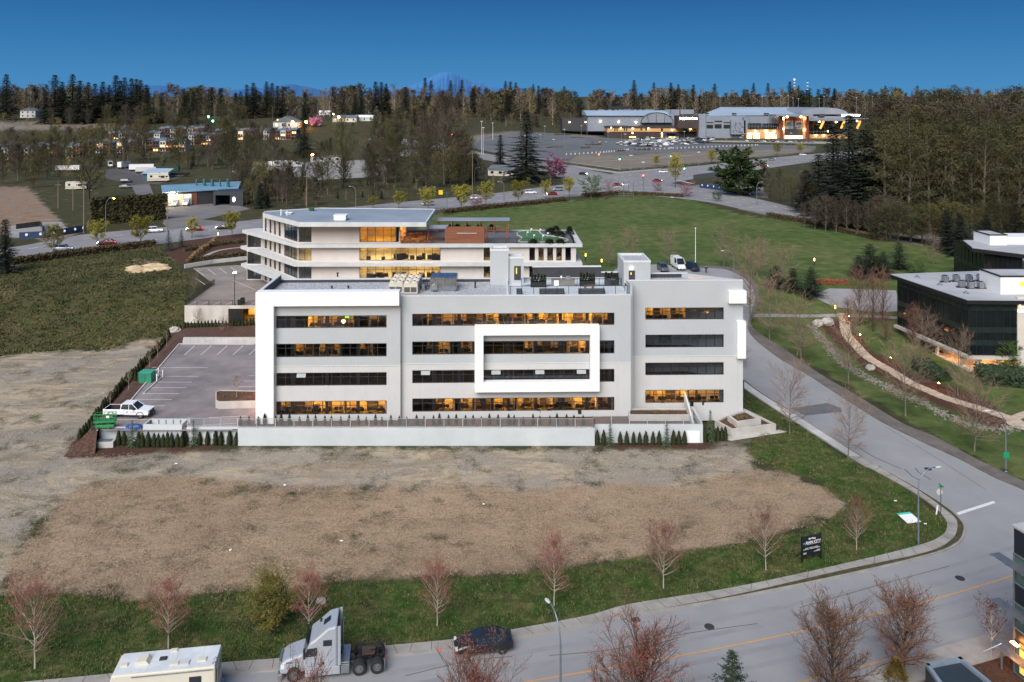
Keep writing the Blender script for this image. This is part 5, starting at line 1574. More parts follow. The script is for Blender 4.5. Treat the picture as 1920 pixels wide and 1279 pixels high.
# ---------------------------------------------------------------- trees
M_BARK = mat("grey_bark", C(92, 82, 72), C(128, 116, 104), 4, .95, .6, stretch=(1, 1, .25))
M_BARKP = mat("pale_bark", C(150, 138, 124), C(184, 172, 158), 4, .95, .4, stretch=(1, 1, .25))
M_BARKD = mat("dark_bark", C(48, 40, 34), C(72, 62, 52), 3, .95, .6, stretch=(1, 1, .25))
M_TWIG = mat("tan_twigs", C(116, 94, 76), C(150, 126, 104), 1.2, .9)
M_TWIGR = mat("reddish_twigs", C(104, 76, 66), C(134, 98, 84), 1.2, .9)
M_TWIGG = mat("olive_twigs", C(52, 53, 31), C(82, 80, 48), .12, .9)
M_TWIGB = mat("brown_twigs", C(56, 49, 40), C(92, 79, 65), .12, .9)
M_BUDR = mat("red_buds", C(124, 66, 56), C(160, 100, 84), 1.5, .8)
M_BUDRB = mat("russet_buds", C(112, 70, 52), C(150, 104, 78), 1.5, .8)
M_LEAFY = mat("yellow_green_leaves", C(122, 116, 34), C(164, 152, 58), .8, .7, c3=C(142, 134, 44))
M_LEAFO = mat("olive_leaves", C(66, 66, 28), C(112, 104, 50), .12, .85, c3=C(88, 84, 38))
M_LEAFK = mat("khaki_catkins", C(54, 53, 28), C(90, 84, 46), .12, .85, c3=C(71, 67, 36))
M_LEAFG = mat("fresh_green_leaves", C(52, 78, 26), C(84, 112, 42), .8, .75, c3=C(66, 94, 34))
M_LEAFP = mat("pink_blossom", C(176, 104, 142), C(210, 150, 180), .8, .75, c3=C(194, 126, 160))
M_LEAFM = mat("mauve_buds", C(124, 84, 92), C(156, 114, 120), .8, .8)
M_NEEDLE = mat("dark_needles", C(18, 26, 18), C(40, 50, 32), .7, .85, c3=C(28, 37, 24))
M_NEEDLEB = mat("blue_green_needles", C(34, 50, 46), C(64, 84, 76), .9, .85)
def tube_arr(mb, pts, rad, n, mi):
 mb.tube(pts, rad, n, mi, cap=False)
def decid(name, label, Ht, seed, bark, twig, leaf, trunk_h=.2, spread=.28, limbs=24, nb=6, nt=6, el=(35, 70), up=.35, prof='oval', r0=None, tw=.018, twl=.09,
  leaf_n=2, leaf_s=.06, top_only=False, droop=0.0, cat="tree"):
 """tapered trunk and limbs (one mesh), branches, twigs and buds or leaves (the crown)"""
 rng = random.Random(seed)
 t = thing(name, label, cat)
 tm, cm = MB(), MB()
 r0 = r0 or Ht * .014
 tp = []; x = y = 0
 for i in range(9):
  f = i / 8
  tp.append(Vector((x, y, Ht * .94 * f)))
  x += rng.uniform(-1, 1) * Ht * .008; y += rng.uniform(-1, 1) * Ht * .008
 tr = [r0 * (1.25 if i == 0 else 1) * (1 - .9 * i / 8) + .004 for i in range(9)]
 tube_arr(tm, tp, tr, 8, 0)
 def trunk(f):
  q = min(7.999, f * 8); i = int(q)
  return tp[i].lerp(tp[i + 1], q - i), tr[i] * (1 - q + i) + tr[i + 1] * (q - i)
 def width(f):
  g = (f - trunk_h) / (1 - trunk_h)
  if prof == 'oval': return max(.12, math.sin(math.pi * min(1, (g * .82 + .18)) ** .8)) 
  if prof == 'round': return max(.2, math.sqrt(max(0, 1 - (1.7 * g - .72) ** 2)))
  if prof == 'column': return .55 + .3 * math.sin(math.pi * g)
  if prof == 'cone': return max(.1, 1.05 - g)
  return 1
 az = rng.uniform(0, 6.28)
 for li in range(limbs):
  f = trunk_h + (.97 - trunk_h) * ((li + rng.uniform(0, .8)) / limbs) ** 1.2
  p, r = trunk(f)
  az += 2.4 + rng.uniform(-.5, .5)
  g = (f - trunk_h) / (1 - trunk_h)
  e = R(el[0] + (el[1] - el[0]) * g + rng.uniform(-9, 9))
  L = Ht * spread * 1.5 * width(f) * rng.uniform(.72, 1.15) / max(.45, math.cos(e)) * .9
  d = Vector((math.cos(az) * math.cos(e), math.sin(az) * math.cos(e), math.sin(e)))
  pts = [p.copy()]; n_ = 5
  for k in range(n_):
   d = (d + Vector((rng.uniform(-.16, .16), rng.uniform(-.16, .16), up * .22 - droop * (k / n_)))).normalized()
   p = p + d * L / n_
   pts.append(p.copy())
  rl = min(r * .6, L * .022) + .004
  tube_arr(tm, pts, [rl * (1 - .8 * k / n_) for k in range(n_ + 1)], 5, 0)
  def limb(s):
   q = min(n_ - 1e-3, s * n_); i = int(q)
   return pts[i].lerp(pts[i + 1], q - i), (pts[i + 1] - pts[i]).normalized()
  nbe = max(2, round(nb * min(1.25, .25 + L / (Ht * spread * 1.5))))
  for b in range(nbe):
   s = .22 + .78 * (b + rng.random()) / nbe
   bp, bd = limb(min(.99, s))
   rnd = Vector((rng.gauss(0, 1), rng.gauss(0, 1), rng.gauss(0, .6)))
   side = (rnd - bd * rnd.dot(bd)).normalized()
   dd = (bd * .75 + side * .65 + Vector((0, 0, up * .5 - droop * .7))).normalized()
   bl = L * rng.uniform(.22, .45) * (1.15 - .55 * s)
   m_ = bp + dd * bl * .5
   dd2 = (dd + Vector((0, 0, up * .4 - droop * .8)) + Vector((rng.uniform(-.2, .2), rng.uniform(-.2, .2), 0))).normalized()
   en = m_ + dd2 * bl * .5
   tube_arr(cm, [bp, m_, en], [tw * 1.5, tw * 1.1, tw * .7], 3, 0)
   for k in range(nt):
    s2 = .15 + .85 * (k + rng.random()) / nt
    a = bp.lerp(m_, s2 * 2) if s2 < .5 else m_.lerp(en, s2 * 2 - 1)
    rnd = Vector((rng.gauss(0, 1), rng.gauss(0, 1), rng.gauss(0, .7)))
    td = (dd2 * .6 + rnd.normalized() * .75 + Vector((0, 0, up * .55 - droop))).normalized()
    tl = Ht * twl * rng.uniform(.5, 1.2)
    e_ = a + td * tl
    w = td.cross(rnd).normalized() * tw * .55
    cm.add([a - w, a + w, e_ + w * .5, e_ - w * .5], [(0, 1, 2, 3)], 0)
    if top_only and a.z < Ht * rng.uniform(*top_only): continue
    for q in range(leaf_n):
     c = a.lerp(e_, rng.uniform(.35, 1.05)) + Vector((rng.uniform(-1, 1), rng.uniform(-1, 1), rng.uniform(-1, 1))) * leaf_s * .4
     u = Vector((rng.gauss(0, 1), rng.gauss(0, 1), rng.gauss(0, 1))).normalized() * leaf_s * rng.uniform(.6, 1.3)
     v = u.orthogonal().normalized() * leaf_s * .7
     cm.add([c - u * .5, c + v * .5, c + u * .6, c - v * .5], [(0, 1, 2, 3)], 1)
 tm.build("trunk", bark, t, smooth=True)
 cm.build("crown", [twig, leaf], t)
 t['h'] = sorted(v[2] for v in cm.v)[int(len(cm.v) * .995)]
 t['wf'] = min(1.45, t['h'] / Ht * 1.08)
 return t
def conifer(name, label, Ht, seed, needle=None, rad=.2, base=.08, dens=1.0, droop=.28, per=7, ragged=.35, spray=.5, bark=None, cat="tree", ex=.82):
 rng = random.Random(seed)
 t = thing(name, label, cat)
 tm, cm = MB(), MB()
 tm.tube([(0, 0, 0), (0, 0, Ht * .5), (0, 0, Ht * .97)], [Ht * .017, Ht * .011, .02], 7)
 lv = int(Ht * 1.5 * dens) + 8
 for i in range(lv):
  f = base + (1 - base) * (i / lv) ** .92
  Rr = Ht * rad * ((1 - f) / (1 - base)) ** ex * rng.uniform(1 - ragged, 1 + ragged * .4)
  n_ = max(3, int(per * (.6 + .4 * (1 - f))))
  a0 = rng.uniform(0, 6.28)
  for k in range(n_):
   an = a0 + 6.283 * k / n_ + rng.uniform(-.3, .3)
   L = max(.12, Rr * rng.uniform(.7, 1.12))
   dr = droop * rng.uniform(.6, 1.4) * (1.1 - f)
   z0 = Ht * f + rng.uniform(-.1, .1)
   ca, sa = math.cos(an), math.sin(an)
   def bp(s): return Vector((ca * L * s, sa * L * s, z0 + L * (.25 * s * (f) - dr * s * s * 1.2 + .12 * s)))
   cm.add([bp(0) + Vector((0, 0, .02)), bp(.5) + Vector((-sa * .03, ca * .03, 0)), bp(1)], [(0, 1, 2)], 0)
   ns = max(3, int(L / spray * 2.6))
   for q in range(ns):
    s = .12 + .88 * (q + rng.random()) / ns
    p = bp(s)
    for sd in (-1, 1):
     w = spray * rng.uniform(.6, 1.25) * (1.15 - .6 * s) 
     d = Vector((ca * .6 - sd * sa, sa * .6 + sd * ca, -rng.uniform(.1, .55))).normalized()
     x_ = Vector((ca, sa, -.2)) * w * .42
     cm.add([p - x_ * .5, p + x_ * .7, p + d * w], [(0, 1, 2)], 0)
 cm.tube([(0, 0, Ht * .93), (0, 0, Ht)], [.03, .01], 4)
 tm.build("trunk", bark or M_BARKD, t)
 cm.build("crown", needle or M_NEEDLE, t)
 t['h'] = Ht
 return t
def plant(protos, k, px, base, top, label=None, group=None, cat=None, sx=1.0, rz=None, rng=random.Random(77)):
 g = G(px, base) if not isinstance(base, tuple) else GZ(px, base[0], base[1])
 h_ = (base[0] if isinstance(base, tuple) else base) - top
 s = h_ * g.y / F / protos[k]['h']
 sx = sx * protos[k].get('wf', 1)
 return place(protos, k, g, rng.uniform(0, 6.28) if rz is None else rz, label, (s * sx, s * sx, s), group, cat)
def plant_at(protos, k, X, Y, Ht, label=None, group=None, sx=1.0, z=None, rng=random.Random(78)):
 s = Ht / protos[k]['h']
 sx = sx * protos[k].get('wf', 1)
 return place(protos, k, (X, Y, float(hgt(X, Y)) if z is None else z), rng.uniform(0, 6.28), label, (s * sx, s * sx, s), group)
maples = [decid("maple_tree", "", 8, 10 + i, M_BARKP, M_TWIGR, M_BUDR, .22, .25, 30, 7, 8, (30, 72), .42, 'oval', .075, .012, .075, 3, .085, (.3, .8)) for i in range(3)]
for i, (px, b, tp, sx, lb) in enumerate((
  (66, 1253, 1072, 1.15, "red budding maple on the near verge, farthest left above the motorhome"),
  (316, 1216, 1078, 1.2, "red budding maple standing just behind the parked motorhome"),
  (579, 1192, 1060, 1.0, "thin red topped maple behind the silver truck cab, right of the olive bush"),
  (820, 1173, 1042, 1.0, "red budding maple on the verge between the truck and the parked black car"),
  (1039, 1136, 992, .95, "pale trunked red maple on the verge by the curved street lamp near the centre"),
  (1244, 1103, 968, 1.05, "white trunked red maple on the verge, second left of the black sign board"),
  (1436, 1069, 945, 1.0, "red maple on the verge directly left of the black sign board"),
  (1606, 1031, 926, 1.0, "reddish maple on the corner grass directly right of the black sign board"))):
 plant(maples, (0, 1, 2)[i % 3], px, b, tp, lb, "red maples on the near verge", sx=sx * .84)
wb = decid("willow_bush", "broad olive yellow willow bush on the near verge beside a thin maple", 5, 31, M_BARKD, M_TWIGG, M_LEAFY, .04, .36, 60, 7, 8, (42, 84), .2, 'round', .05, .012, .07, 5, .085, cat="bush")
KIDS[wb.name][1].data.materials[1] = mat("willow_leaves", C(92, 88, 28), C(128, 116, 44), .8, .8)
plant([wb], 0, 508, 1182, 1062, sx=1.0)
bigs = [decid("street_maple", "", 9.5, 41 + i, M_BARKD, M_TWIGB, (M_BUDR, M_BUDRB)[i], .14, .26, 52, 10, 10, (34, 78), .4, 'oval', .12, .013, .06, 3, .075) for i in range(2)]
for k, X, Y, Ht, sx, lb in ((0, (1198 - 960) * 53 / F, 53, 44 - 976 * 53 / F, 1.05, "large round red budding tree at the bottom edge, left of the dark spruce"),
       (0, (893 - 960) * 49.5 / F, 49.5, 44 - 1018 * 49.5 / F, .7, "red budding tree at the bottom edge in front of the parked black car"),
       (0, (574 - 960) * 47 / F, 47, 44 - 1045 * 47 / F, .5, "red twig tip of a tree in front of the silver truck"),
       (1, (1564 - 960) * 57.5 / F, 57.5, 44 - 926 * 57.5 / F, 1.0, "tall russet budding tree on the near pavement, left of its twin"),
       (1, (1693 - 960) * 61.3 / F, 61.3, 44 - 909 * 61.3 / F, 1.12, "russet budding tree on the near pavement, right of its twin, above the annex roof")):
 plant_at(bigs, k, X, Y, Ht, lb, "budding trees on the near side of the road", sx)
sap = decid("young_tree", "slim young tree with dark buds in the mulch by the corner building", 5, 51, M_BARKP, M_TWIGR, mat("dark_buds", C(84, 50, 46), C(112, 70, 60), 1, .8), .35, .17, 20, 4, 4, (50, 78), .5, 'oval', .04, .012, .08, 3, .10)
plant([sap], 0, 1858, 1237, 1117)
sp_ = [conifer("spruce", "dark green spruce top at the bottom edge between two budding trees", 9, 61, mat("spruce_needles", C(26, 38, 26), C(56, 72, 48), 1.2, .85), .36, .1, 1.9, .12, 9, .3, .3, ex=.72)]
plant_at(sp_, 0, (1373 - 960) * 52 / F, 52, 44 - 1024 * 52 / F)
yb = MB(); bush_pts(yb, (0, 0, 0), .9, 1.9, 900, random.Random(3), .16)
tag(yb.build("golden_shrub", mat("golden_leaves", C(104, 88, 34), C(146, 122, 54), 1, .8), loc=GZ(1681, 1284, 0)), "golden conical shrub at the bottom edge beside the annex roof", "shrub")
bare = [decid("bare_street_tree", "", 8, 71 + i, M_BARK, M_TWIG, M_TWIG, .22, .25, 30, 8, 9, (20, 70), .25, 'round', .075, .011, .08, 0, .05) for i in range(3)]
for i, (px, b, tp, sx, lb) in enumerate((
  (1590, 860, 722, 1.0, "bare spreading tree by the kerb above the corner lawn, nearest the bend"),
  (1481, 813, 668, .95, "slim bare tree on the grass strip right of the office planter"),
  (1443, 640, 507, 1.05, "bare tree on the lawn across the street, level with the white corner box"),
  (1502, 675, 545, 1.1, "wide bare tree on the lawn left of the two boulders"),
  (1591, 719, 560, 1.0, "bare tree on the lawn directly below the top of the stepped path"),
  (1698, 780, 622, 1.1, "bare tree on the lawn below the middle lamp of the stepped path"),
  (1827, 847, 690, 1.15, "wide bare tree on the lawn left of the right hand street lamp"),
  (1796, 742, 612, .8, "bare reddish tree under the corner of the black glass building"),
  (1406, 606, 442, 1.0, "tall bare tree just right of the office roof corner"),
  (1735, 688, 574, .9, "bare tree against the long side of the black glass building"),
  (1180, 500, 424, 1.1, "pale bare tree behind the lift tower, leftmost by the turning circle"),
  (1254, 497, 425, 1.1, "pale bare tree above the two parked cars on the turning circle"),
  (1357, 500, 422, 1.2, "pale bare tree by the tall lamp pole on the turning circle"),
  (1420, 520, 438, 1.2, "pale bare tree on the field edge right of the turning circle"),
  (1468, 545, 455, 1.1, "pale bare tree left of the three dark pines"),
  (1142, 500, 442, 1.0, "small pale bare tree behind the terrace screen wall"),
  (1750, 497, 440, 1.1, "grey bare tree behind the black glass building roof"),
  (1390, 690, 640, 1.3, "low bare tree half hidden by the right end of the office"))):
 plant(bare, i % 3, px, b, tp, lb, "bare trees along the side street", sx=sx * .85)
redc = decid("red_twig_tree", "", 9, 81, M_BARKD, M_TWIGR, mat("rust_twigs", C(112, 72, 56), C(140, 94, 72), 1, .9), .06, .16, 34, 6, 7, (58, 82), .3, 'column', .07, .013, .07, 1, .07)
for px, b, tp, sx, lb in ((1612, 612, 496, 1.0, "upright red twigged tree beside the parking bay, leftmost of the row"), (1637, 622, 500, .85, "upright red twigged tree in the middle of the row by the parking bay"), (1655, 606, 498, .8, "upright red twigged tree at the right of the row by the parking bay"),
      (1712, 648, 566, 1.1, "red twigged tree against the dark glass building, nearer its left end"), (1660, 640, 580, 1.2, "low red twigged tree above the stepped path"), (1590, 610, 555, 1.3, "low red twigged tree at the head of the stepped path")):
 plant([redc], 0, px, b, tp, lb, "red twigged trees by the dark glass building", sx=sx)
gt = [decid("green_tree", "", 7, 91, M_BARK, M_TWIGG, M_LEAFG, .25, .33, 26, 6, 7, (15, 65), .2, 'round', .09, .014, .08, 4, .2)]
for px, b, tp, sx, lb in ((1892, 700, 640, .9, "small fresh green tree in front of the cream wall at the right edge"), (1709, 452, 403, 1.2, "round fresh green tree on the far verge of the right hand road"), (1108, 371, 328, 1.1, "bushy pale green tree at the far corner of the green field"), (1345, 378, 360, 1.2, "low green bush tree on the field edge below the crossroads"), (1720, 515, 485, 1.3, "low yellow green tree lit beside the dark pines")):
 plant(gt, 0, px, b, tp, lb, sx=sx)
bt = [decid("bushy_tree", "large bushy dark green tree at the crossroads", 12, 95, M_BARKD, M_TWIGG, mat("deep_green_leaves", C(28, 44, 16), C(58, 80, 32), .5, .8), .1, .3, 34, 7, 7, (10, 75), .2, 'round', .2, .03, .07, 6, .55)]
plant(bt, 0, 1385, 366, 279, sx=1.35)
pines = [conifer("pine_tree", "", 9, 101 + i, None, .40, .08, 1.2, .1, 9, .5, .6, ex=.55) for i in range(2)]
for i, (px, b, tp, sx, lb) in enumerate(((1454, 540, 497, 1.1, "dark pine left of two others beside the turning circle road"), (1487, 548, 502, 1.1, "dark pine in the middle of three beside the turning circle road"), (1521, 558, 500, 1.0, "dark pine right of two others beside the turning circle road"),
       (1631, 515, 456, 1.2, "broad dark pine beyond the parking bay, left of a smaller one"), (1656, 520, 470, 1.1, "small dark pine beyond the parking bay"), (1686, 505, 454, 1.1, "rounded dark pine above the yellow green tree"), (1610, 520, 478, 1.1, "dark pine at the left of the clump beyond the parking bay"))):
 plant(pines, i % 2, px, b, tp, lb, sx=sx * 1.4)
cedars = []
for i in range(3):
 t = thing("cedar_shrub", "", "shrub")
 mb = MB(); rg = random.Random(200 + i)
 mb.lathe([(.20, 0), (.30, .35), (.25, 1.0), (.12, 1.65), (.01, 2.0)], 8)
 for q in range(330):
  f = rg.random() ** .8; z = f * 2.05
  r = (.40 - .02 * math.sin(f * 20)) * (min(1, (1 - f) * 1.7)) ** .7 * rg.uniform(.75, 1.08); an = rg.uniform(0, 6.283)
  p = Vector((r * math.cos(an), r * math.sin(an), z)); s_ = Vector((-math.sin(an), math.cos(an), 0)) * .07
  mb.add([p - s_, p + s_, p + Vector((math.cos(an) * .05, math.sin(an) * .05, rg.uniform(.16, .3)))], [(0, 1, 2)])
 mb.build("foliage", M_CEDAR, t)
 mb = MB(); mb.cyl((0, 0, -.05), (0, 0, .3), .05, n=5); mb.build("stem", M_BARKD, t)
 t['h'] = 2.15
 cedars.append(t)
rg = random.Random(8)
def cedar_row(pts, n_, hm, label, group, z=None):
 rs = [Vector((p[0], p[1], 0)) for p in pts]
 L = [0]
 for a, b in zip(rs, rs[1:]): L.append(L[-1] + (b - a).length)
 for i in range(n_):
  s = L[-1] * (i + .5) / n_ + rg.uniform(-.06, .06)
  j = max(k for k in range(len(L) - 1) if L[k] <= max(0, s))
  p = rs[j].lerp(rs[j + 1], (s - L[j]) / (L[j + 1] - L[j]))
  plant_at(cedars, rg.randrange(3), p.x, p.y + rg.uniform(-.1, .1), hm * rg.uniform(.85, 1.15), label, group, 1.0, z)
hl = [G(148, 833), G(232, 727), G(318, 633)]
cedar_row(hl, 42, 1.75, "small columnar cedar in the slanting hedge along the left of the office car park", "cedars in the slanting hedge left of the car park")
cedar_row([G(322, 626), G(350, 618), G(478, 612)], 24, 1.5, "small columnar cedar in the hedge behind the block wall", "cedars in the hedge behind the block wall")
for x in (223.5, 234, 260, 267, 278, 289, 297, 306, 314, 322, 333, 341.5, 349, 375, 389.5, 404.5, 415, 431, 444):
 g = GZ(x, 838.5 if 255 < x < 345 else 834, 0); g.y = min(g.y, 102.0 if 265 < x < 345 else 102.2)
 plant_at(cedars, rg.randrange(3), g.x, g.y, rg.uniform(1.65, 1.95), "columnar cedar in the row along the foot of the left retaining wall", "cedars at the foot of the left retaining wall", 1.05, 0)
for x in (1120, 1132, 1163, 1175, 1188, 1199.5, 1211, 1224.5, 1236, 1263, 1273, 1283.5):
 plant_at(cedars, rg.randrange(3), (x - 960) * 102.3 / F, 102.3, rg.uniform(1.6, 1.9), "columnar cedar in the row along the foot of the right retaining wall", "cedars at the foot of the right retaining wall", 1.0, 0)
for i, x in enumerate((1322, 1331, 1339, 1347, 1355, 1362)):
 plant_at(cedars, rg.randrange(3), (x - 960) * 103.2 / F, 103.2 + .1 * i, rg.uniform(1.6, 1.9), "columnar cedar in the clump between the retaining wall and the stepped planter", "cedars beside the stepped planter", 1.0, 0)
for i in range(42):
 plant_at(cedars, rg.randrange(3), (452 + i * 15.6 - 960) * 103.9 / F + rg.uniform(-.2, .2), 103.9, rg.uniform(1.0, 1.5), "tiny cedar in the row behind the steel railing of the office terrace", "tiny cedars behind the terrace railing", 1.0, 1.95)
for x, y in ((265, 711), (254, 713), (262, 717), (272, 718), (281, 716), (247, 709)):
 plant_at(cedars, rg.randrange(3), *GZ(x, y, 1.7)[:2], 1.5, "columnar cedar clustered round the green utility box", "cedars round the green utility box", .9, 1.6)
deod = [conifer("weeping_cedar", "", 4, 301, mat("deodar_needles", C(58, 74, 52), C(92, 108, 78), 1.5, .85), .26, .04, 2.2, .5, 7, .5, .22)]
for px, b, tp, lb in ((247.5, 838, 786, "weeping conifer beside the bin enclosure, left of it"), (362.5, 836, 786, "weeping conifer at the right end of the bin enclosure"), (1144, 832, 784, "weeping conifer against the right retaining wall, left of its twin"), (1250, 832, 784, "weeping conifer against the right retaining wall beside the louvred hatch"), (1332, 828, 768, "weeping conifer between the retaining wall and the stepped planter"), (172, 834, 790, "ragged weeping conifer at the lower end of the slanting hedge")):
 g = GZ(px, b, 0)
 if 350 < px < 1320: g.y = min(g.y, 101.9); g.x = (px - 960) * g.y / F
 s = (b - tp) * g.y / F / 4
 place(deod, 0, g, rg.uniform(0, 6), lb, s)
stk = [decid("staked_tree", "", 4, 311, M_BARKP, M_TWIG, M_LEAFO, .45, .13, 14, 3, 4, (45, 75), .4, 'oval', .035, .012, .08, 1, .1)]
for px, y, h_, lb in ((295, 672, 3.6, "staked sapling on the mulch bank near the top of the car park"), (281, 675 + 20, 3.6, "staked sapling on the mulch bank beside the green utility box"), (241, 733, 3.4, "staked sapling on the mulch bank in the middle"), (207, 768, 3.2, "staked sapling on the mulch bank above the pickup"), (312, 650, 3.2, "staked sapling on the mulch bank by the end of the block wall")):
 g = GZ(px, y, 1.2); plant_at(stk, 0, g.x, g.y, h_, lb, None, 1.0, 1.0)
g = GZ(444, 745, 2.8); plant_at(stk, 0, g.x, g.y, 3.4, "slim tan sapling in the white kerbed island beside the office", None, 1.0, 2.75)
for px, b, tp, lb in ((370, 612, 577, "small bare tree in front of the garage wall"), (419, 631, 590, "bare sapling behind the block wall"), (365, 545, 510, "bushy sapling by the bend of the parking deck")):
 plant(bare, 1, px, b, tp, lb, sx=.9)
yel = [decid("yellow_street_tree", "", 8, 321 + i, M_BARKD, M_TWIGG, M_LEAFY, .26, .26, 22, 5, 6, (35, 70), .4, 'oval', .09, .016, .08, 3, .3) for i in range(2)]
for i, (px, b, tp, sx, lb) in enumerate((
  (101, 483, 420, 1, "yellow green street tree at the far left of the main road"), (182, 462, 411, 1, "yellow green street tree left of the dark hedge end"), (264, 462, 404, 1.1, "yellow green street tree in front of the dark clipped hedge"),
  (360, 447, 406, 1, "yellow green street tree by the two blue spruces"), (435, 446, 396, .9, "yellow green street tree at the corner of the stone building"), (699, 392, 366, 1.2, "yellow green tree above the pale roof, nearest the curved lamp"),
  (748, 392, 358, 1.1, "yellow green tree above the pale roof, second from the curved lamp"), (803, 395, 350, 1, "yellow green tree at the right end of the pale roof"), (865, 396, 346, 1.1, "yellow green tree right of the yellow road sign"),
  (911, 387, 339, 1, "yellow green tree below the small conifer across the main road"), (972, 383, 338, 1, "yellow green tree below the giant conifer"), (1023, 373, 337, .9, "thin yellow green tree below the magenta blossom tree"), (1067, 370, 332, .9, "yellow green tree just left of the pale green bushy tree"),
  (1230, 311, 291, 1.3, "small round yellow tree on the arena verge, leftmost"), (1266, 352, 288, .7, "taller yellow tree by the crossroads signal"), (1334, 307, 280, 1.2, "round yellow tree on the arena verge, right of the signals"), (1403, 297, 276, 1.3, "round yellow tree above the large bushy green tree"),
  (1457, 290, 269, 1.3, "small yellow tree on the verge below the lit arena doors"), (1500, 289, 268, 1.3, "small yellow tree beside the big dark conifers"), (1370, 299, 280, 1.2, "yellow tree half behind the bushy green tree"))):
 plant(yel, i % 2, px, b, tp, lb, "yellow green street trees", sx=sx)
pk = [decid("blossom_tree", "", 6, 331, M_BARKD, M_TWIGR, M_LEAFP, .12, .42, 26, 6, 6, (15, 70), .2, 'round', .1, .016, .09, 5, .34), decid("mauve_tree", "", 6, 332, M_BARKD, M_TWIGR, M_LEAFM, .12, .4, 26, 5, 6, (20, 70), .2, 'round', .08, .016, .09, 2, .25)]
for k, px, b, tp, sx, lb in ((0, 1042, 335, 287, 1.05, "magenta blossom tree beside the giant conifer"), (0, 534, 238, 219, 1.3, "pink blossom tree in front of the white gabled house, left"), (0, 592, 238, 216, 1.3, "pink blossom tree right of the white gabled house"),
       (1, 1142, 361, 336, 1.2, "mauve budding bush tree at the crossroads corner of the field"), (1, 1287, 369, 338, 1.1, "round mauve tree at the right corner of the green field"), (1, 895, 392, 362, 1.2, "mauve bush tree on the main road verge"), (1, 1233, 358, 336, 1.1, "small mauve tree beside the traffic signal at the crossroads")):
 plant(pk, k, px, b, tp, lb, sx=sx)
bs = [conifer("blue_spruce", "", 7, 341, M_NEEDLEB, .34, .03, 1.6, .12, 8, .3, .45)]
for px, b, tp, lb in ((316, 470, 431, "blue spruce on the slope by the main road, left of its twin"), (340, 464, 430, "blue spruce on the slope by the main road, right of its twin"), (1811, 470, 412, "blue spruce at the edge of the right hand wood")):
 plant(bs, 0, px, b, tp, lb)
# ---------------------------------------------------------------- vehicles
def paint(name, c, rough=.28, metal=0.0):
 if name in MATS: return MATS[name]
 m = mat(name, c, tuple(min(1, x * 1.05) for x in c[:3]) + (1,), 2, rough, metal=metal)
 m.node_tree.nodes['Principled BSDF'].inputs['Coat Weight'].default_value = .3
 return m
P_WHITE = paint("white_car_paint", A(.78)); P_BLACK = paint("black_car_paint", A(.012, .012, .014)); P_SILVER = paint("silver_truck_paint", C(176, 182, 190), .3, .35)
P_DARK = paint("dark_blue_car_paint", C(34, 44, 56)); P_GREY = paint("grey_car_paint", C(92, 98, 104), .3, .3); P_RED = paint("red_car_paint", C(120, 24, 22)); P_SILV = paint("silver_car_paint", C(150, 154, 160), .3, .4)
P_ORANGE = paint("orange_car_paint", C(196, 84, 34))
M_CARGL = mat("car_glass", A(.012, .018, .024), A(.02, .028, .036), 1, .06, spec=.8)
M_TYRE = mat("tyre_rubber", A(.012), A(.02), 6, .85)
M_RIM = mat("alloy_rim", C(130, 132, 136), C(160, 162, 166), 4, .35, metal=.8)
M_PLASTIC = mat("dark_plastic", A(.02), A(.03), 3, .6)
M_HEADL = mat("headlight_lens", C(200, 204, 208), None, 1, .1)
M_TAILL = mat("tail_lens", C(110, 14, 12), None, 1, .2)
M_HEADON = emit("headlight_on", (1, .88, .68, 1), 10)
M_TAILON = emit("taillight_on", (1, .05, .03, 1), 5)
def wheel(t, x, y, r, w, rimm=M_RIM, parts=True, dual=False):
 def lat(prof, n, mb, yc, sg):
  o = len(mb.v)
  for rr, d in prof:
   for k in range(n):
    a = 2 * math.pi * k / n
    mb.v.append((x + rr * math.cos(a), yc + sg * d, r + rr * math.sin(a)))
  for i in range(len(prof) - 1):
   for k in range(n):
    f = (o + i * n + k, o + i * n + (k + 1) % n, o + (i + 1) * n + (k + 1) % n, o + (i + 1) * n + k)
    mb.f.append(f if sg < 0 else f[::-1]); mb.m.append(0)
 sg = 1 if y > 0 else -1
 mb = MB(); ww = w * (2.1 if dual else 1)
 lat([(r * .62, -ww), (r * .9, -ww), (r, -ww * .85), (r, -ww * .1), (r * .93, 0), (r * .62, 0)], 18, mb, y, sg)
 wo = mb.build("wheel", M_TYRE, t)
 if parts:
  mb = MB(); lat([(r * .63, -.03), (r * .52, -.02), (r * .45, -.10), (r * .2, -.10), (r * .16, -.02), (0, -.02)], 14, mb, y, sg)
  mb.build("rim", rimm, wo)
 return wo
def loft(st, n=None, mi=0, mb=None):
 """stations of (x, half width, z low, z high, top half width): a rounded shell"""
 mb = mb or MB(); rings = []
 for (x, w, z0, z1, wt) in st:
  h_ = z1 - z0
  rings.append([(x, -w * .86, z0), (x, -w * .98, z0 + h_ * .18), (x, -w, z0 + h_ * .5), (x, -w * .97, z0 + h_ * .8), (x, -wt, z1), (x, -wt * .5, z1 + .015), (x, wt * .5, z1 + .015), (x, wt, z1), (x, w * .97, z0 + h_ * .8), (x, w, z0 + h_ * .5), (x, w * .98, z0 + h_ * .18), (x, w * .86, z0)])
 k = len(rings[0]); o = len(mb.v)
 for r_ in rings: mb.v.extend(r_)
 for i in range(len(rings) - 1):
  for j in range(k):
   mb.f.append((o + i * k + j, o + (i + 1) * k + j, o + (i + 1) * k + (j + 1) % k, o + i * k + (j + 1) % k)); mb.m.append(mi)
 mb.f.append(tuple(o + j for j in range(k))); mb.m.append(mi)
 e = o + (len(rings) - 1) * k
 mb.f.append(tuple(e + j for j in range(k - 1, -1, -1))); mb.m.append(mi)
 return mb
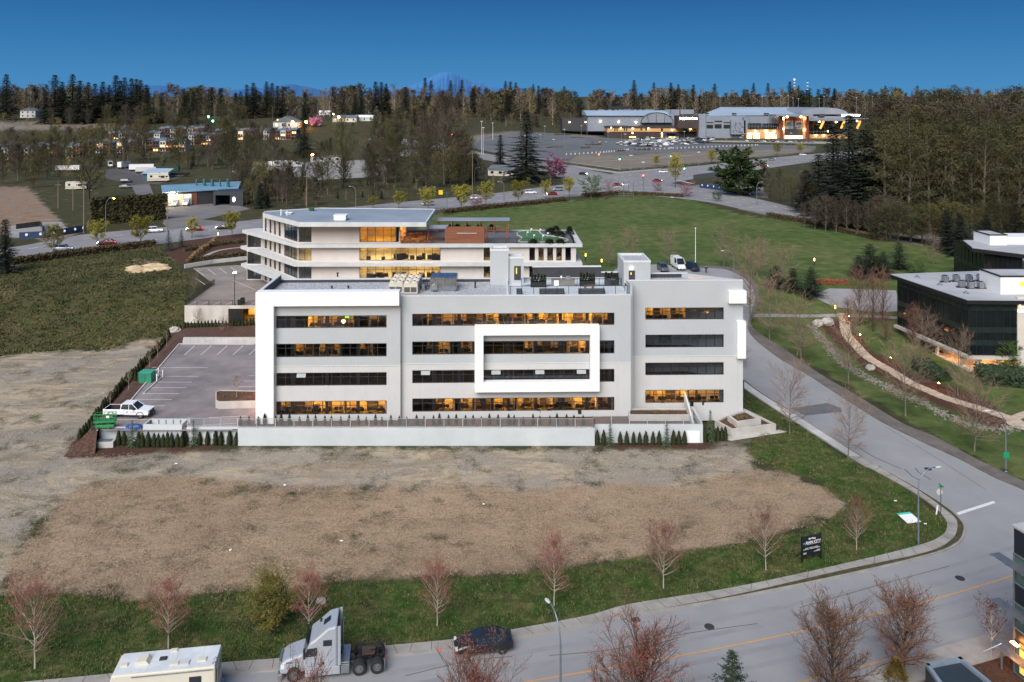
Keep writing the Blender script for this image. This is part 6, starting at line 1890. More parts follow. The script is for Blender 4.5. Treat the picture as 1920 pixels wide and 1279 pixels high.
SPEC = {
 'sedan': dict(L=4.7, body=[(-2.35, .74, .42, .78, .66), (-2.25, .84, .28, .96, .74), (-1.5, .9, .22, 1.0, .8), (0, .91, .2, .97, .82), (1.0, .9, .2, .94, .8), (1.9, .86, .24, .80, .74), (2.25, .78, .3, .68, .66), (2.35, .66, .38, .58, .56)],
 gh=[(-1.75, -1.05, .3, 1.15)], top=1.42, zb=.96, wt=.58, wb=.80, r=.33, ax=(-1.4, 1.4)),
 'suv': dict(L=4.7, body=[(-2.35, .82, .42, .95, .74), (-2.25, .90, .32, 1.08, .8), (-1.0, .93, .28, 1.1, .84), (1.0, .93, .28, 1.06, .84), (1.9, .9, .3, .98, .78), (2.3, .82, .36, .86, .7), (2.38, .7, .44, .74, .6)],
 gh=[(-2.25, -1.9, .55, 1.2)], top=1.72, zb=1.06, wt=.66, wb=.84, r=.37, ax=(-1.4, 1.4)),
 'van': dict(L=6.0, body=[(-3.0, .92, .4, 1.5, .9), (-2.9, .98, .34, 1.55, .94), (1.2, .98, .34, 1.5, .94), (2.2, .96, .34, 1.22, .9), (2.85, .88, .36, 1.05, .78), (3.0, .76, .42, .8, .66)],
 gh=[(-2.98, -2.9, 1.25, 2.15)], top=2.6, zb=1.45, wt=.84, wb=.95, r=.36, ax=(-1.75, 2.05)),
}
def car(name, label, cat, kind, pm, lit=False, group=None, parts=True, solid_side=False):
 q = SPEC[kind]
 t = thing(name, label, cat, group=group)
 bd = loft(q['body'])
 bd.build("body", pm, t, smooth=False, bevel=0)
 (xb0, xt0, xt1, xb1) = q['gh'][0]
 zb, zt, wb, wt = q['zb'], q['top'], q['wb'], q['wt']
 g = MB()
 p = [(xb0, -wb, zb), (xb1, -wb, zb), (xb1, wb, zb), (xb0, wb, zb), (xt0, -wt, zt), (xt1, -wt, zt), (xt1, wt, zt), (xt0, wt, zt)]
 g.add(p, [(4, 5, 6, 7), (0, 1, 5, 4), (1, 2, 6, 5), (2, 3, 7, 6), (3, 0, 4, 7)])
 g.build("glasshouse", M_CARGL, t)
 rf = MB()
 e = .03
 rf.add([(xt0 - e, -wt - e, zt - .03), (xt1 + e, -wt - e, zt - .03), (xt1 + e, wt + e, zt - .03), (xt0 - e, wt + e, zt - .03), (xt0 + .15, -wt + .08, zt + .05), (xt1 - .15, -wt + .08, zt + .05), (xt1 - .15, wt - .08, zt + .05), (xt0 + .15, wt - .08, zt + .05)],
  [(3, 2, 1, 0), (4, 5, 6, 7), (0, 1, 5, 4), (1, 2, 6, 5), (2, 3, 7, 6), (3, 0, 4, 7)])
 for sy in (-1, 1):   # pillars
  for (f_, w_) in (((0.0, .07)), ((.42, .05)), ((1.0, .07))):
   a = Vector((xb0 + (xb1 - xb0) * f_, sy * (wb + .012), zb)); b = Vector((xt0 + (xt1 - xt0) * f_, sy * (wt + .012), zt))
   rf.tube([a, b], w_ * .6, 4)
  if solid_side and sy:
   xa, xc = xb0 + .05, xb0 + (xb1 - xb0) * .62
   xd, xe = xt0, xt0 + (xt1 - xt0) * .68
   rf.quad((xa, sy * (wb + .02), zb), (xc, sy * (wb + .02), zb), (xe, sy * (wt + .02), zt), (xd, sy * (wt + .02), zt))
 rf.build("roof", pm, t)
 L = q['L'] / 2
 for sx in (-1, 1):
  for sy in (-1, 1): wheel(t, q['ax'][0 if sx < 0 else 1], sy * (q['body'][2][1] - .0), q['r'], .22, parts=parts)
 for sy in (-1, 1):
  mb = MB(); mb.box(L - .22, L - .03, sy * .62 - .16, sy * .62 + .16, zb * .62, zb * .62 + .14); mb.build("headlight", M_HEADON if lit else M_HEADL, t)
  mb = MB(); mb.box(-L + .02, -L + .16, sy * .66 - .14, sy * .66 + .14, zb * .72, zb * .72 + .16); mb.build("taillight", M_TAILON if lit else M_TAILL, t)
 mb = MB(); mb.box(L - .16, L + .0, -.5, .5, .36, .58); mb.box(-L - .0, -L + .16, -.55, .55, .34, .5); mb.build("bumper", M_PLASTIC, t)
 mb = MB(); mb.box(L + .0, L + .02, -.22, .22, .44, .56); mb.build("number_plate", M_WHITE, t)
 mb = MB()
 for sy in (-1, 1): mb.box(xb1 - .45, xb1 - .25, sy * (wb + .1) - .09, sy * (wb + .1) + .09, zb + .02, zb + .16)
 mb.build("wing_mirrors", pm, t)
 return t
bk_ = car("parked_sedan", "black saloon car parked by the kerb behind the red budding tree", "car", 'sedan', P_BLACK)
bk_.location = (-2.3, 64.05, .03); bk_.rotation_euler[2] = R(189)
gs = car("parked_suv", "dark grey estate car parked left of the tall white van", "car", 'suv', P_GREY); g = G(1243, 508); gs.location = g + Vector((0, 0, .07)); gs.rotation_euler[2] = R(-86)
wv = car("white_van", "tall white panel van parked between two dark cars on the turning circle", "van", 'van', P_WHITE, solid_side=True); g = G(1273, 505); wv.location = g + Vector((0, .8, .07)); wv.rotation_euler[2] = R(-84)
ds = car("parked_suv", "dark blue green car parked right of the tall white van", "car", 'suv', P_DARK); g = G(1299, 507); ds.location = g + Vector((0, 0, .07)); ds.rotation_euler[2] = R(-80)
pu = thing("pickup_truck", "white crew cab pickup with open bed parked in the office car park", "pickup", (-51.4, 106.9, ZL), R(-1.5))
mb = MB()
mb.xprism([(-.2, .5), (3.0, .5), (3.1, .72), (3.02, 1.02), (1.55, 1.18), (-.2, 1.2)], -.98, .98)
mb.box(-3.05, -.201, -.98, -.86, .55, 1.22); mb.box(-3.05, -.201, .86, .98, .55, 1.22); mb.box(-3.1, -2.98, -.859, .859, .6, 1.22); mb.box(-2.979, -.201, -.859, .859, .55, .72)
mb.build("body", P_WHITE, pu, bevel=.05)
mb = MB()
prof = [(-.62 - .1, 1.2), (1.6, 1.19), (.82, 1.82), (-.55, 1.84)]
n_ = len(prof); p = [(x, -.9 if z < 1.5 else -.72, z) for x, z in prof] + [(x, .9 if z < 1.5 else .72, z) for x, z in prof]
mb.add(p, [(0, 1, 2, 3), (7, 6, 5, 4), (1, 5, 6, 2), (0, 3, 7, 4)])
mb.build("windows", M_CARGL, pu)
mb = MB(); mb.box(-.62, .86, -.74, .74, 1.83, 1.9)
for sy in (-1, 1):
 for (a, b) in (((-.72, 1.2), (-.56, 1.84)), ((.42, 1.2), (.36, 1.84)), ((1.6, 1.2), (.83, 1.84))): mb.tube([(a[0], sy * .91, a[1]), (b[0], sy * .73, b[1])], .05, 5)
mb.box(-.80, -.62, -.9, .9, 1.15, 1.3); mb.box(-.75, -.60, -.8, .8, 1.3, 1.83)
mb.build("cab_roof", P_WHITE, pu, bevel=.03)
mb = MB(); mb.box(-2.97, -.21, -.858, .858, .721, .74); mb.box(-2.97, -2.95, -.85, .85, .74, 1.2); mb.box(-.23, -.21, -.85, .85, .74, 1.2)
for sy in (-1, 1): mb.box(-2.95, -.23, sy * .855 - .004, sy * .855 + .004, .74, 1.2)
mb.build("bed_liner", M_PLASTIC, pu)
mb = MB(); mb.box(3.0, 3.13, -.6, .6, .66, .98); mb.box(2.7, 3.12, -.98, .98, .38, .52); mb.build("grille", M_PLASTIC, pu)
for sx in (-1.95, 1.95):
 for sy in (-1, 1):
  wheel(pu, sx, sy * .96, .42, .28)
  mb = MB()
  mb.tube([(sx + .5 * math.cos(a), sy * .99, .42 + .5 * math.sin(a)) for a in np.linspace(.1, 3.04, 9)], .05, 5); mb.build("wheel_arch", M_PLASTIC, pu)
for sy in (-1, 1):
 mb = MB(); mb.box(2.85, 3.06, sy * .8 - .14, sy * .8 + .14, .78, .96); mb.build("headlight", M_HEADL, pu)
 mb = MB(); mb.box(-3.13, -3.0, sy * .88 - .09, sy * .88 + .09, .75, 1.1); mb.build("taillight", M_TAILL, pu)
 mb = MB(); mb.box(1.05, 1.2, sy * 1.05 - .12, sy * 1.05 + .12, 1.2, 1.42); mb.build("wing_mirror", M_PLASTIC, pu)
mb = MB(); mb.box(.1, .35, -.985, -.98, .8, 1.0); mb.box(-2.8, -2.4, -.985, -.98, 1.02, 1.1)
for i in range(4): mb.box(.6 + i * .22, .72 + i * .22, -.985, -.98, .84, .96)
mb.build("door_lettering", mat("faint_lettering", C(150, 160, 170), None, 1), pu)
tr = thing("tractor_truck", "silver sleeper cab tractor truck without trailer parked on the near road", "truck", (-14.0, 61.9, .03), R(188))
hood = MB()
hood.xprism([(2.0, .55), (3.75, .5), (3.85, .9), (3.7, 1.35), (3.3, 1.62), (2.0, 1.98)], -.98, .98)
hood.build("hood", P_SILVER, tr, bevel=.16)
cab = MB()
cab.xprism([(-.5, .75), (2.02, .75), (2.02, 1.95), (1.55, 2.85), (1.15, 3.1), (.2, 3.85), (-.5, 4.0)], -1.2, 1.2)
cab.build("sleeper_cab", P_SILVER, tr, bevel=.14)
mb = MB(); mb.box(-.75, -.52, -1.2, -1.12, 1.0, 3.95); mb.box(-.75, -.52, 1.12, 1.2, 1.0, 3.95); mb.build("side_fairing", P_SILVER, tr)
mb = MB()
mb.add([(2.06, -1.0, 2.0), (2.06, 1.0, 2.0), (1.62, .98, 2.78), (1.62, -.98, 2.78)], [(0, 1, 2, 3)])
mb.build("windscreen", M_CARGL, tr)
for sy in (-1, 1):
 mb = MB(); mb.xprism([(1.0, 1.85), (1.9, 1.85), (1.72, 2.45), (1.0, 2.5)], sy * 1.205 - .01, sy * 1.205 + .01); mb.build("side_window", M_CARGL, tr)
 mb = MB(); mb.box(-.1, .55, sy * 1.205 - .01, sy * 1.205 + .01, 2.55, 3.0); mb.build("sleeper_window", M_CARGL, tr)
 mb = MB(); mb.box(1.85, 2.0, sy * 1.42 - .1, sy * 1.42 + .1, 1.9, 2.6); mb.tube([(1.9, sy * 1.2, 2.1), (1.92, sy * 1.4, 2.1)], .03, 5); mb.build("wing_mirror", M_BLACK, tr)
 mb = MB(); mb.box(-.7, 1.9, sy * 1.15 - .07, sy * 1.15 + .07, .35, .95); mb.build("side_skirt", P_SILVER, tr, bevel=.03)
 mb = MB(); mb.box(3.45, 3.72, sy * .82 - .17, sy * .82 + .17, .95, 1.25); mb.build("headlight", M_HEADL, tr)
 wheel(tr, 2.75, sy * 1.18, .52, .3)
 for x in (-2.15, -3.5): wheel(tr, x, sy * 1.2, .52, .3, dual=True)
 mb = MB(); mb.tube([(-4.05, sy * .9, .95), (-4.05, sy * .9, .3)], .03, 4); mb.box(-4.1, -4.06, sy * .9 - .3, sy * .9 + .3, .3, .85); mb.build("mud_flap", M_STEEL, tr)
mb = MB(); mb.add([(.6, -.3, 3.62), (.6, .3, 3.62), (.1, .3, 3.95), (.1, -.3, 3.95)], [(0, 1, 2, 3)]); mb.build("roof_hatch", M_CARGL, tr)
mb = MB(); mb.box(.55, .95, -.9, -.5, 3.36, 3.4) ; mb.build("roof_marker", M_PLASTIC, tr)
mb = MB(); mb.box(3.72, 3.9, -.75, .75, .75, 1.4); mb.box(3.6, 3.95, -1.1, 1.1, .3, .62); mb.build("grille", M_STEEL, tr, bevel=.04)
mb = MB(); mb.add([(-.53, -1.05, 1.3), (-.53, 1.05, 1.3), (-.53, 1.05, 3.9), (-.53, -1.05, 3.9)], [(0, 3, 2, 1)]); mb.build("cab_back", M_CHAR, tr)
mb = MB()
for sy in (-.43, .43): mb.box(-4.0, -.51, sy - .05, sy + .05, .75, 1.0)
for x in (-1.2, -2.15, -2.85, -3.5, -3.95): mb.box(x - .08, x + .08, -.38, .38, .78, .96)
for x in (-2.15, -3.5): mb.cyl((x, -1.1, .52), (x, 1.1, .52), .1)
for x in (-1.8, -2.6, -3.1, -3.9):
 for sy in (-.6, .6): mb.tube([(x, sy, .75), (x, sy, 1.1)], .07, 6)
mb.build("chassis", M_BLACK, tr)
mb = MB(); mb.prism([(-3.3, -.45), (-2.3, -.5), (-2.3, .5), (-3.3, .45), (-3.35, .12), (-2.9, .05), (-2.9, -.05), (-3.35, -.12)], 1.08, 1.16); mb.build("fifth_wheel", mat("greasy_steel", C(50, 40, 34), C(72, 58, 48), 3, .6), tr)
mb = MB(); mb.box(-1.4, -.76, -1.0, 1.0, 1.0, 1.06); mb.box(-1.4, -.76, -1.2, -.75, .35, .95); mb.box(-1.4, -.76, .75, 1.2, .35, .95); mb.build("deck_plate", M_STEEL, tr)
mb = MB(); mb.tube([(-.8, -.7, 1.0), (-.8, -.7, 3.2), (-.9, -.7, 3.4)], .09, 8); mb.build("exhaust_stack", M_STEEL, tr)
mb = MB(); mb.box(-4.08, -4.0, -.9, .9, .72, .82); mb.build("tail_bar", M_TAILL, tr)
mb = MB(); mb.box(.25, .4, -1.212, -1.205, 1.2, 1.34); mb.box(.45, .55, -1.212, -1.205, 1.16, 1.34); mb.box(.45, .65, 1.205, 1.212, 1.16, 1.34); mb.box(2.9, 3.3, .985, .99, 1.35, 1.42); mb.box(2.9, 3.3, -.99, -.985, 1.35, 1.42); mb.build("door_decal", M_PLASTIC, tr)
M_RVW = paint("cream_motorhome_paint", C(204, 198, 182), .4)
rv = thing("motorhome", "cream motorhome with white roof parked at the bottom left edge of the road", "motorhome", (-25.2, 58.35, .03), R(188.3))
mb = MB(); mb.xprism([(-3.55, .45), (3.0, .45), (4.0, .6), (4.05, 1.3), (3.55, 3.1), (-3.55, 3.1)], -1.15, 1.15); mb.build("body", M_RVW, rv, bevel=.1)
mb = MB(); mb.box(-3.5, 3.4, -1.1, 1.1, 3.1, 3.16)
for x in (-2.4, -.6, 1.2): mb.box(x, x + .02, -1.1, 1.1, 3.161, 3.175)
mb.build("roof", mat("dusty_white_roof", C(188, 192, 196), C(208, 212, 214), .8, .6), rv)
mb = MB(); mb.xprism([(-.5, 0), (.5, 0), (.4, .26), (-.3, .3)], -.4, .4, 0, Matrix.Translation((1.7, 0, 3.165)))
for i in range(4): mb.box(1.3, 2.1, -.42 - .001 * i, -.405, 3.2 + i * .06, 3.23 + i * .06)
mb.build("roof_air_conditioner", M_RVW, rv, bevel=.05)
for (x, y, w, m_) in ((.35, -.1, .25, M_CHAR), (-.6, .55, .3, M_RVW), (-1.3, .6, .35, M_LIGHT), (-2.5, .4, .3, M_RVW), (2.95, .2, .25, M_RVW), (-.2, -.9, .25, M_RVW)):
 mb = MB(); mb.box(x - w, x + w, y - w * .7, y + w * .7, 3.165, 3.24); mb.box(x - w + .05, x + w - .05, y - w * .7 + .05, y + w * .7 - .05, 3.24, 3.27); mb.build("roof_vent", m_, rv)
for sy in (-1, 1):
 for (a, b, z0, z1) in ((-2.6, -1.75, 1.75, 2.5), (.35, .85, 1.8, 2.3), (1.0, 2.4, 1.5, 2.35), (2.7, 3.45, 1.7, 2.3)):
  mb = MB(); mb.box(a, b, sy * 1.158 - .012, sy * 1.158 + .012, z0, z1); w_ = mb.build("window", M_PLASTIC, rv)
  mb = MB(); mb.box(a + .06, (a + b) / 2 - .02, sy * 1.172 - .006, sy * 1.172 + .006, z0 + .06, z1 - .06); mb.box((a + b) / 2 + .02, b - .06, sy * 1.172 - .006, sy * 1.172 + .006, z0 + .06, z1 - .06); mb.build("pane", M_CARGL, w_)
 mb = MB(); mb.box(-3.4, 2.2, sy * 1.17 - .03, sy * 1.17 + .03, 2.86, 2.93); mb.build("awning_rail", M_STEEL, rv)
 mb = MB(); mb.box(-3.5, 3.9, sy * 1.156 - .006, sy * 1.156 + .006, 1.05, 1.2); mb.build("side_stripe", mat("brown_stripe", C(120, 84, 60), None, 1), rv)
 for x in (-2.0, 2.9): wheel(rv, x, sy * 1.12, .4, .28)
mb = MB(); mb.add([(4.07, -1.0, 1.5), (4.07, 1.0, 1.5), (3.68, 1.0, 2.7), (3.68, -1.0, 2.7)], [(0, 1, 2, 3)]); mb.build("windscreen", M_CARGL, rv)
mb = MB(); mb.box(-3.575, -3.55, -.6, .6, 1.7, 2.5); mb.build("rear_window", M_CARGL, rv)
mb = MB()
for sy in (.5, .95): mb.tube([(-3.7, sy, .7), (-3.7, sy, 3.15), (-3.45, sy, 3.35), (-3.3, sy, 3.18)], .03, 6)
for i in range(8): mb.tube([(-3.7, .5, .9 + i * .3), (-3.7, .95, .9 + i * .3)], .025, 5)
mb.build("ladder", M_STEEL, rv)
mb = MB(); mb.box(-3.75, -3.56, -1.1, 1.1, .45, .65); mb.build("bumper", M_STEEL, rv)
M_GREENP = mat("green_lift_paint", C(38, 128, 70), C(48, 142, 80), 2, .45)
g = GZ(198, 803, ZL)
sl_ = thing("scissor_lift", "bright green scissor lift with railed platform at the corner of the car park", "scissor lift", tuple(g), R(8))
mb = MB(); mb.box(-1.1, 1.1, -.4, .4, .18, .55); mb.build("base", M_GREENP, sl_, bevel=.03)
mb = MB()
for y in (-.28, .28):
 for k in range(3): mb.tube([(-.9, y, .56 + k * .08), (.9, y, .64 + k * .08)], .03, 4); mb.tube([(.9, y, .56 + k * .08), (-.9, y, .64 + k * .08)], .03, 4)
mb.build("scissor_arms", M_CHAR, sl_)
mb = MB(); mb.box(-1.35, 1.25, -.42, .42, .85, 1.05); mb.build("platform", M_GREENP, sl_)
mb = MB()
for (a, b) in (((-1.33, -.4), (1.23, -.4)), ((1.23, -.4), (1.23, .4)), ((1.23, .4), (-1.33, .4)), ((-1.33, .4), (-1.33, -.4))):
 for z in (1.5, 1.95): mb.tube([(a[0], a[1], z), (b[0], b[1], z)], .03, 5)
 k_ = 5 if abs(a[0] - b[0]) > 1 else 2
 for i in range(k_): q = Vector((*a, 0)).lerp(Vector((*b, 0)), i / k_); mb.tube([(q.x, q.y, 1.05), (q.x, q.y, 1.95)], .028, 5)
mb.build("guard_rail", M_GREENP, sl_)
for x in (-.75, .75):
 for y in (-.4, .4): wheel(sl_, x, y, .2, .14, parts=False)
mb = MB(); mb.box(.2, .6, -.46, -.425, 1.5, 1.75); mb.build("control_box", M_WHITE, sl_)
mb = MB(); rg = random.Random(4)
mb.ell((0, 0, .28), (1.1, .45, .3), 14, 8, 0, .14, rg)
for q in range(8): mb.add([(-1.1 + q * .28, -.62, .0), (-.85 + q * .28, -.64, .0), (-.95 + q * .28, -.4, .4)], [(0, 1, 2)])
tag(mb.build("tarpaulin", mat("blue_tarp", C(30, 62, 120), C(52, 92, 156), 2, .4, .5), loc=GZ(252, 803, ZL)), "crumpled blue tarpaulin over a heap behind the left retaining wall", "tarpaulin")
g = GZ(276, 716, ZL - .1)
ut = thing("utility_box", "square green utility box on the mulch bank beside the car park", "utility box", tuple(g))
M_TEAL = mat("teal_box_paint", C(40, 122, 96), C(52, 136, 108), 1, .45)
mb = MB(); mb.box(-.95, .95, -.8, .8, .0, 1.55); mb.build("cabinet", M_TEAL, ut, bevel=.03)
mb = MB(); mb.box(-1.0, 1.0, -.85, .85, 1.55, 1.63); mb.build("lid", mat("teal_lid", C(60, 150, 128), None, 1, .4), ut, bevel=.02)
mb = MB(); mb.box(-1.3, 1.3, -1.1, 1.1, -.15, .0); mb.build("pad", M_CONC, ut)
mb = MB(); mb.box(-.02, .02, -.82, -.801, .1, 1.5); mb.box(.1, .16, -.84, -.801, .7, .9); mb.build("door_seam", M_CHAR, ut)
for i, (x, y) in enumerate(((297, 705), (305, 708), (294, 716))):
 mb = MB(); mb.lathe([(.09, 0), (.09, 1.1), (.05, 1.16), (0, 1.18)], 8); tag(mb.build("bollard", M_WHITE, loc=GZ(x, y, ZL)), "white bollard guarding the green utility box", "bollard", "bollards by the utility box")
g = GZ(201, 835, 0)
va = thing("concrete_vault", "low white concrete vault with dark lid in front of the left retaining wall", "vault", (g.x, g.y - .3, 0), R(6))
mb = MB(); mb.box(-1.1, 1.1, -.6, .6, 0, .75); mb.build("box", M_CONC, va, bevel=.04)
mb = MB(); mb.box(-.75, .75, -.4, .4, .75, .79); mb.build("lid", mat("blue_grey_lid", C(84, 98, 110), C(98, 112, 124), 1, .4), va)
for (x, y, s_, lb) in ((170, 833, .5, "white rock at the lower end of the slanting hedge"), (328, 624, 1.1, "pale boulder at the top corner of the slanting hedge"), (602, 1131, .45, "single pale rock in the verge grass behind the silver truck"), (1533, 611, 1.1, "boulder at the head of the swale, left of its twin"), (1551, 609, 1.25, "boulder at the head of the swale, right of its twin"), (1632, 693, .8, "lone boulder in the swale below the stepped path")):
 mb = MB(); rg = random.Random(int(x)); mb.ell((0, 0, s_ * .4), (s_, s_ * .75, s_ * .7), 11, 7, 0, .16, rg)
 tag(mb.build("boulder", mat("pale_boulder", C(150, 144, 136), C(188, 182, 174), 1.5, .9, .5), loc=G(x, y), smooth=False), lb, "boulder")
for i, (x, y) in enumerate(((1330, 1176), (1740, 880), (1800, 1085))):
 mb = MB(); mb.lathe([(.42, 0), (.42, .012), (.36, .013), (.36, .006), (.3, .012), (0, .012)], 18)
 tag(mb.build("manhole_cover", M_CHAR, loc=G(x, y) + Vector((0, 0, .036))), ["round manhole cover in the near road above the big red tree", "round manhole cover in the side street above the corner lamp", "round manhole cover in the near road beside the corner building"][i], "manhole")
g = G(1324, 513) + Vector((0, 0, .07))
pe = thing("person", "person in dark jacket and grey trousers standing on the turning circle", "person", tuple(g), R(-95))
def skin(name, pts, edges, rad, m, parent, sub=1):
 me = bpy.data.meshes.new(name); me.from_pydata(pts, edges, []); me.materials.append(m)
 o = bpy.data.objects.new(name, me); COL.objects.link(o); o.parent = parent
 KIDS.setdefault(parent.name, []).append(o)
 sk_ = o.modifiers.new('skin', 'SKIN')
 for v, r_ in zip(me.skin_vertices[0].data, rad): v.radius = (r_, r_)
 me.skin_vertices[0].data[0].use_root = True
 s_ = o.modifiers.new('sub', 'SUBSURF'); s_.levels = sub; s_.render_levels = sub
 return o
pts = [(0, 0, .95), (0, 0, 1.2), (0, 0, 1.42), (0, 0, 1.53), (.01, 0, 1.64), (.02, 0, 1.76), (0, .09, .9), (.02, .11, .5), (-.01, .12, .09), (.12, .13, .03), (0, -.09, .9), (-.02, -.11, .5), (-.03, -.12, .09), (.1, -.13, .03),
 (0, .2, 1.4), (-.02, .25, 1.12), (.06, .24, .88), (.1, .23, .78), (0, -.2, 1.4), (-.02, -.25, 1.12), (.1, -.22, .9), (.16, -.2, .82)]
ed = [(0, 1), (1, 2), (2, 3), (3, 4), (4, 5), (0, 6), (6, 7), (7, 8), (8, 9), (0, 10), (10, 11), (11, 12), (12, 13), (2, 14), (14, 15), (15, 16), (16, 17), (2, 18), (18, 19), (19, 20), (20, 21)]
rd = [.14, .15, .16, .06, .1, .08, .1, .07, .05, .045, .1, .07, .05, .045, .075, .055, .04, .035, .075, .055, .04, .035]
skin("body", pts, ed, rd, mat("skin_tone", C(170, 124, 100), None, 2, .6), pe)
skin("jacket", [(0, 0, .88), (0, 0, 1.2), (0, 0, 1.43), (0, .21, 1.41), (-.02, .26, 1.12), (.05, .25, .92), (0, -.21, 1.41), (-.02, -.26, 1.12), (.08, -.235, .94)], [(0, 1), (1, 2), (2, 3), (3, 4), (4, 5), (2, 6), (6, 7), (7, 8)], [.185, .185, .19, .1, .075, .06, .1, .075, .06], mat("dark_jacket", A(.012), A(.02), 2, .8), pe)
skin("trousers", [(0, 0, .92), (0, .09, .86), (.02, .11, .5), (-.01, .12, .1), (0, -.09, .86), (-.02, -.11, .5), (-.03, -.12, .1)], [(0, 1), (1, 2), (2, 3), (0, 4), (4, 5), (5, 6)], [.17, .125, .09, .075, .125, .09, .075], mat("grey_trousers", C(58, 60, 66), None, 2, .85), pe)
mb = MB(); mb.ell((-.01, 0, 1.74), (.12, .11, .10), 10, 6); mb.build("hair", M_PLASTIC, pe)
# ---------------------------------------------------------------- lamps, signs and posts
M_POLE = mat("grey_lamp_pole", C(118, 130, 140), C(136, 148, 158), 1, .4, metal=.5)
def street_lamp(label, loc, arm_dir, Ht=7.6, reach=2.1, head=M_LIGHT, glow=None, group=None, r=.09):
 t = thing("street_lamp", label, "street lamp", tuple(loc), 0, group)
 d = Vector((math.cos(arm_dir), math.sin(arm_dir), 0))
 mb = MB()
 pts = [Vector((0, 0, 0)), Vector((0, 0, .5)), Vector((0, 0, Ht * .55)), Vector((0, 0, Ht * .75))]
 for k in range(1, 9):
  a = math.pi * .56 * k / 8
  pts.append(Vector((0, 0, Ht * .75)) + d * reach * .62 * (1 - math.cos(a)) + Vector((0, 0, Ht * .25 * math.sin(a))))
 mb.tube(pts, [r * 1.15, r * 1.1, r * .8, r * .7] + [r * .55] * 8, 8); mb.cyl((0, 0, 0), (0, 0, .12), r * 2)
 mb.build("pole", M_POLE, t, smooth=True)
 e = pts[-1]; up = (pts[-1] - pts[-2]).normalized(); sd = Vector((-d.y, d.x, 0))
 mb = MB()
 for (s0, w0, h0) in ((0, .07, .06),): pass
 rings = [(0, .06, .05), (.15, .13, .08), (.45, .17, .1), (.7, .12, .07), (.78, .04, .03)]
 o = 0
 for (s_, w_, h_) in rings:
  c = e + up * s_
  mb.v.extend([tuple(c + sd * w_ * math.cos(a) + Vector((0, 0, 1)) * h_ * math.sin(a)) for a in np.linspace(0, 2 * math.pi, 9)[:-1]])
 for i in range(4):
  for k in range(8): mb.f.append((i * 8 + k, i * 8 + (k + 1) % 8, (i + 1) * 8 + (k + 1) % 8, (i + 1) * 8 + k)); mb.m.append(0)
 hd = mb.build("lamp_head", head, t, smooth=True)
 if glow:
  mb = MB(); c = e + up * .4 - Vector((0, 0, .14)); mb.ell(c, (.22, .22, .12), 10, 6); mb.build("bulb", glow, t)
 return t
street_lamp("grey curved street lamp at the bottom edge in front of the near road", ((1051 - 960) * 55.5 / F, 55.5, 0), R(112), 8.1, 2.4)
street_lamp("grey curved street lamp on the corner grass by the bend of the road", G(1722, 1024), R(18), 7.55, 2.9)
sl3 = street_lamp("grey curved street lamp with green sign on the right hand lawn", G(1886, 885), R(168), 7.2, 2.2)
street_lamp("curved street lamp at the rim of the turning circle", G(1376, 513), R(178), 5.2, 3.0, r=.08)
t = thing("flag_pole", "tall plain white pole behind the parked cars on the turning circle", "pole", tuple(G(1304, 500)))
mb = MB(); mb.tube([(0, 0, 0), (0, 0, 9.0)], [.09, .05], 8); mb.build("pole", M_WHITE, t); mb = MB(); mb.ell((0, 0, 9.1), (.18, .18, .15)); mb.build("lamp_head", M_WHITE, t)
g = G(1886, 885)
mb = MB(); mb.box(-.32, .32, -.13, -.10, 1.7, 2.4); mb.box(-.2, .2, -.115, .115, 2.0, 2.1)
tag(mb.build("green_sign", mat("sign_green", C(24, 136, 96), None, 1, .4), loc=g), "small green route sign clamped to the right hand street lamp", "sign")
a, b = G(1504, 1056), G(1539, 1048)
sgn = thing("sale_board", "black sign board lettered RAIN CITY on posts in the verge grass", "sign", tuple(a.lerp(b, .5)), math.atan2(b.y - a.y, b.x - a.x))
W_ = (b - a).length; hb = 2.15
mb = MB(); mb.box(-W_ / 2 + .06, W_ / 2 - .06, -.04, 0, .62, .62 + hb * .87); mb.build("panel", mat("sign_black", A(.008, .009, .014), A(.012, .013, .02), 1, .5), sgn)
for s_ in (-1, 1):
 mb = MB(); mb.box(s_ * W_ / 2 - .06, s_ * W_ / 2 + .06, -.02, .1, 0, .62 + hb * .88); mb.build("post", M_BLACK, sgn)
 mb = MB(); mb.tube([(s_ * W_ / 2, .1, 1.0), (s_ * W_ / 2 - .1, 1.0, 0)], .05, 5); mb.build("brace", M_BLACK, sgn)
def text(body, size, loc, m, parent, rot=(R(90), 0, 0), name="lettering", bold=0.0, ext=.004, align='CENTER'):
 c = bpy.data.curves.new(name, 'FONT'); c.body = body; c.size = size; c.align_x = align; c.extrude = ext; c.offset = bold
 c.materials.append(m)
 tmp = bpy.data.objects.new(name, c); COL.objects.link(tmp)
 me = bpy.data.meshes.new_from_object(tmp.evaluated_get(bpy.context.evaluated_depsgraph_get())); bpy.data.objects.remove(tmp)
 o = bpy.data.objects.new(name, me); COL.objects.link(o); o.location = loc; o.rotation_euler = rot; o.parent = parent
 KIDS.setdefault(parent.name, []).append(o)
 return o
M_LET = emit("white_lettering", (.85, .85, .88, 1), .0)
z0 = .62
text("RAIN CITY", W_ * .165, (W_ * .085, -.05, z0 + hb * .52), M_LET, sgn, bold=.004)
mb = MB(); w = W_
mb.box(-.26 * w, .46 * w, -.05, -.042, z0 + hb * .485, z0 + hb * .5)
mb.box(-.12 * w, .2 * w, -.05, -.042, z0 + hb * .72, z0 + hb * .755); mb.box(-.17 * w, -.07 * w, -.051, -.042, z0 + hb * .70, z0 + hb * .77); mb.box(.06 * w, .21 * w, -.05, -.042, z0 + hb * .685, z0 + hb * .71); mb.box(.02 * w, .06 * w, -.051, -.042, z0 + hb * .74, z0 + hb * .785)
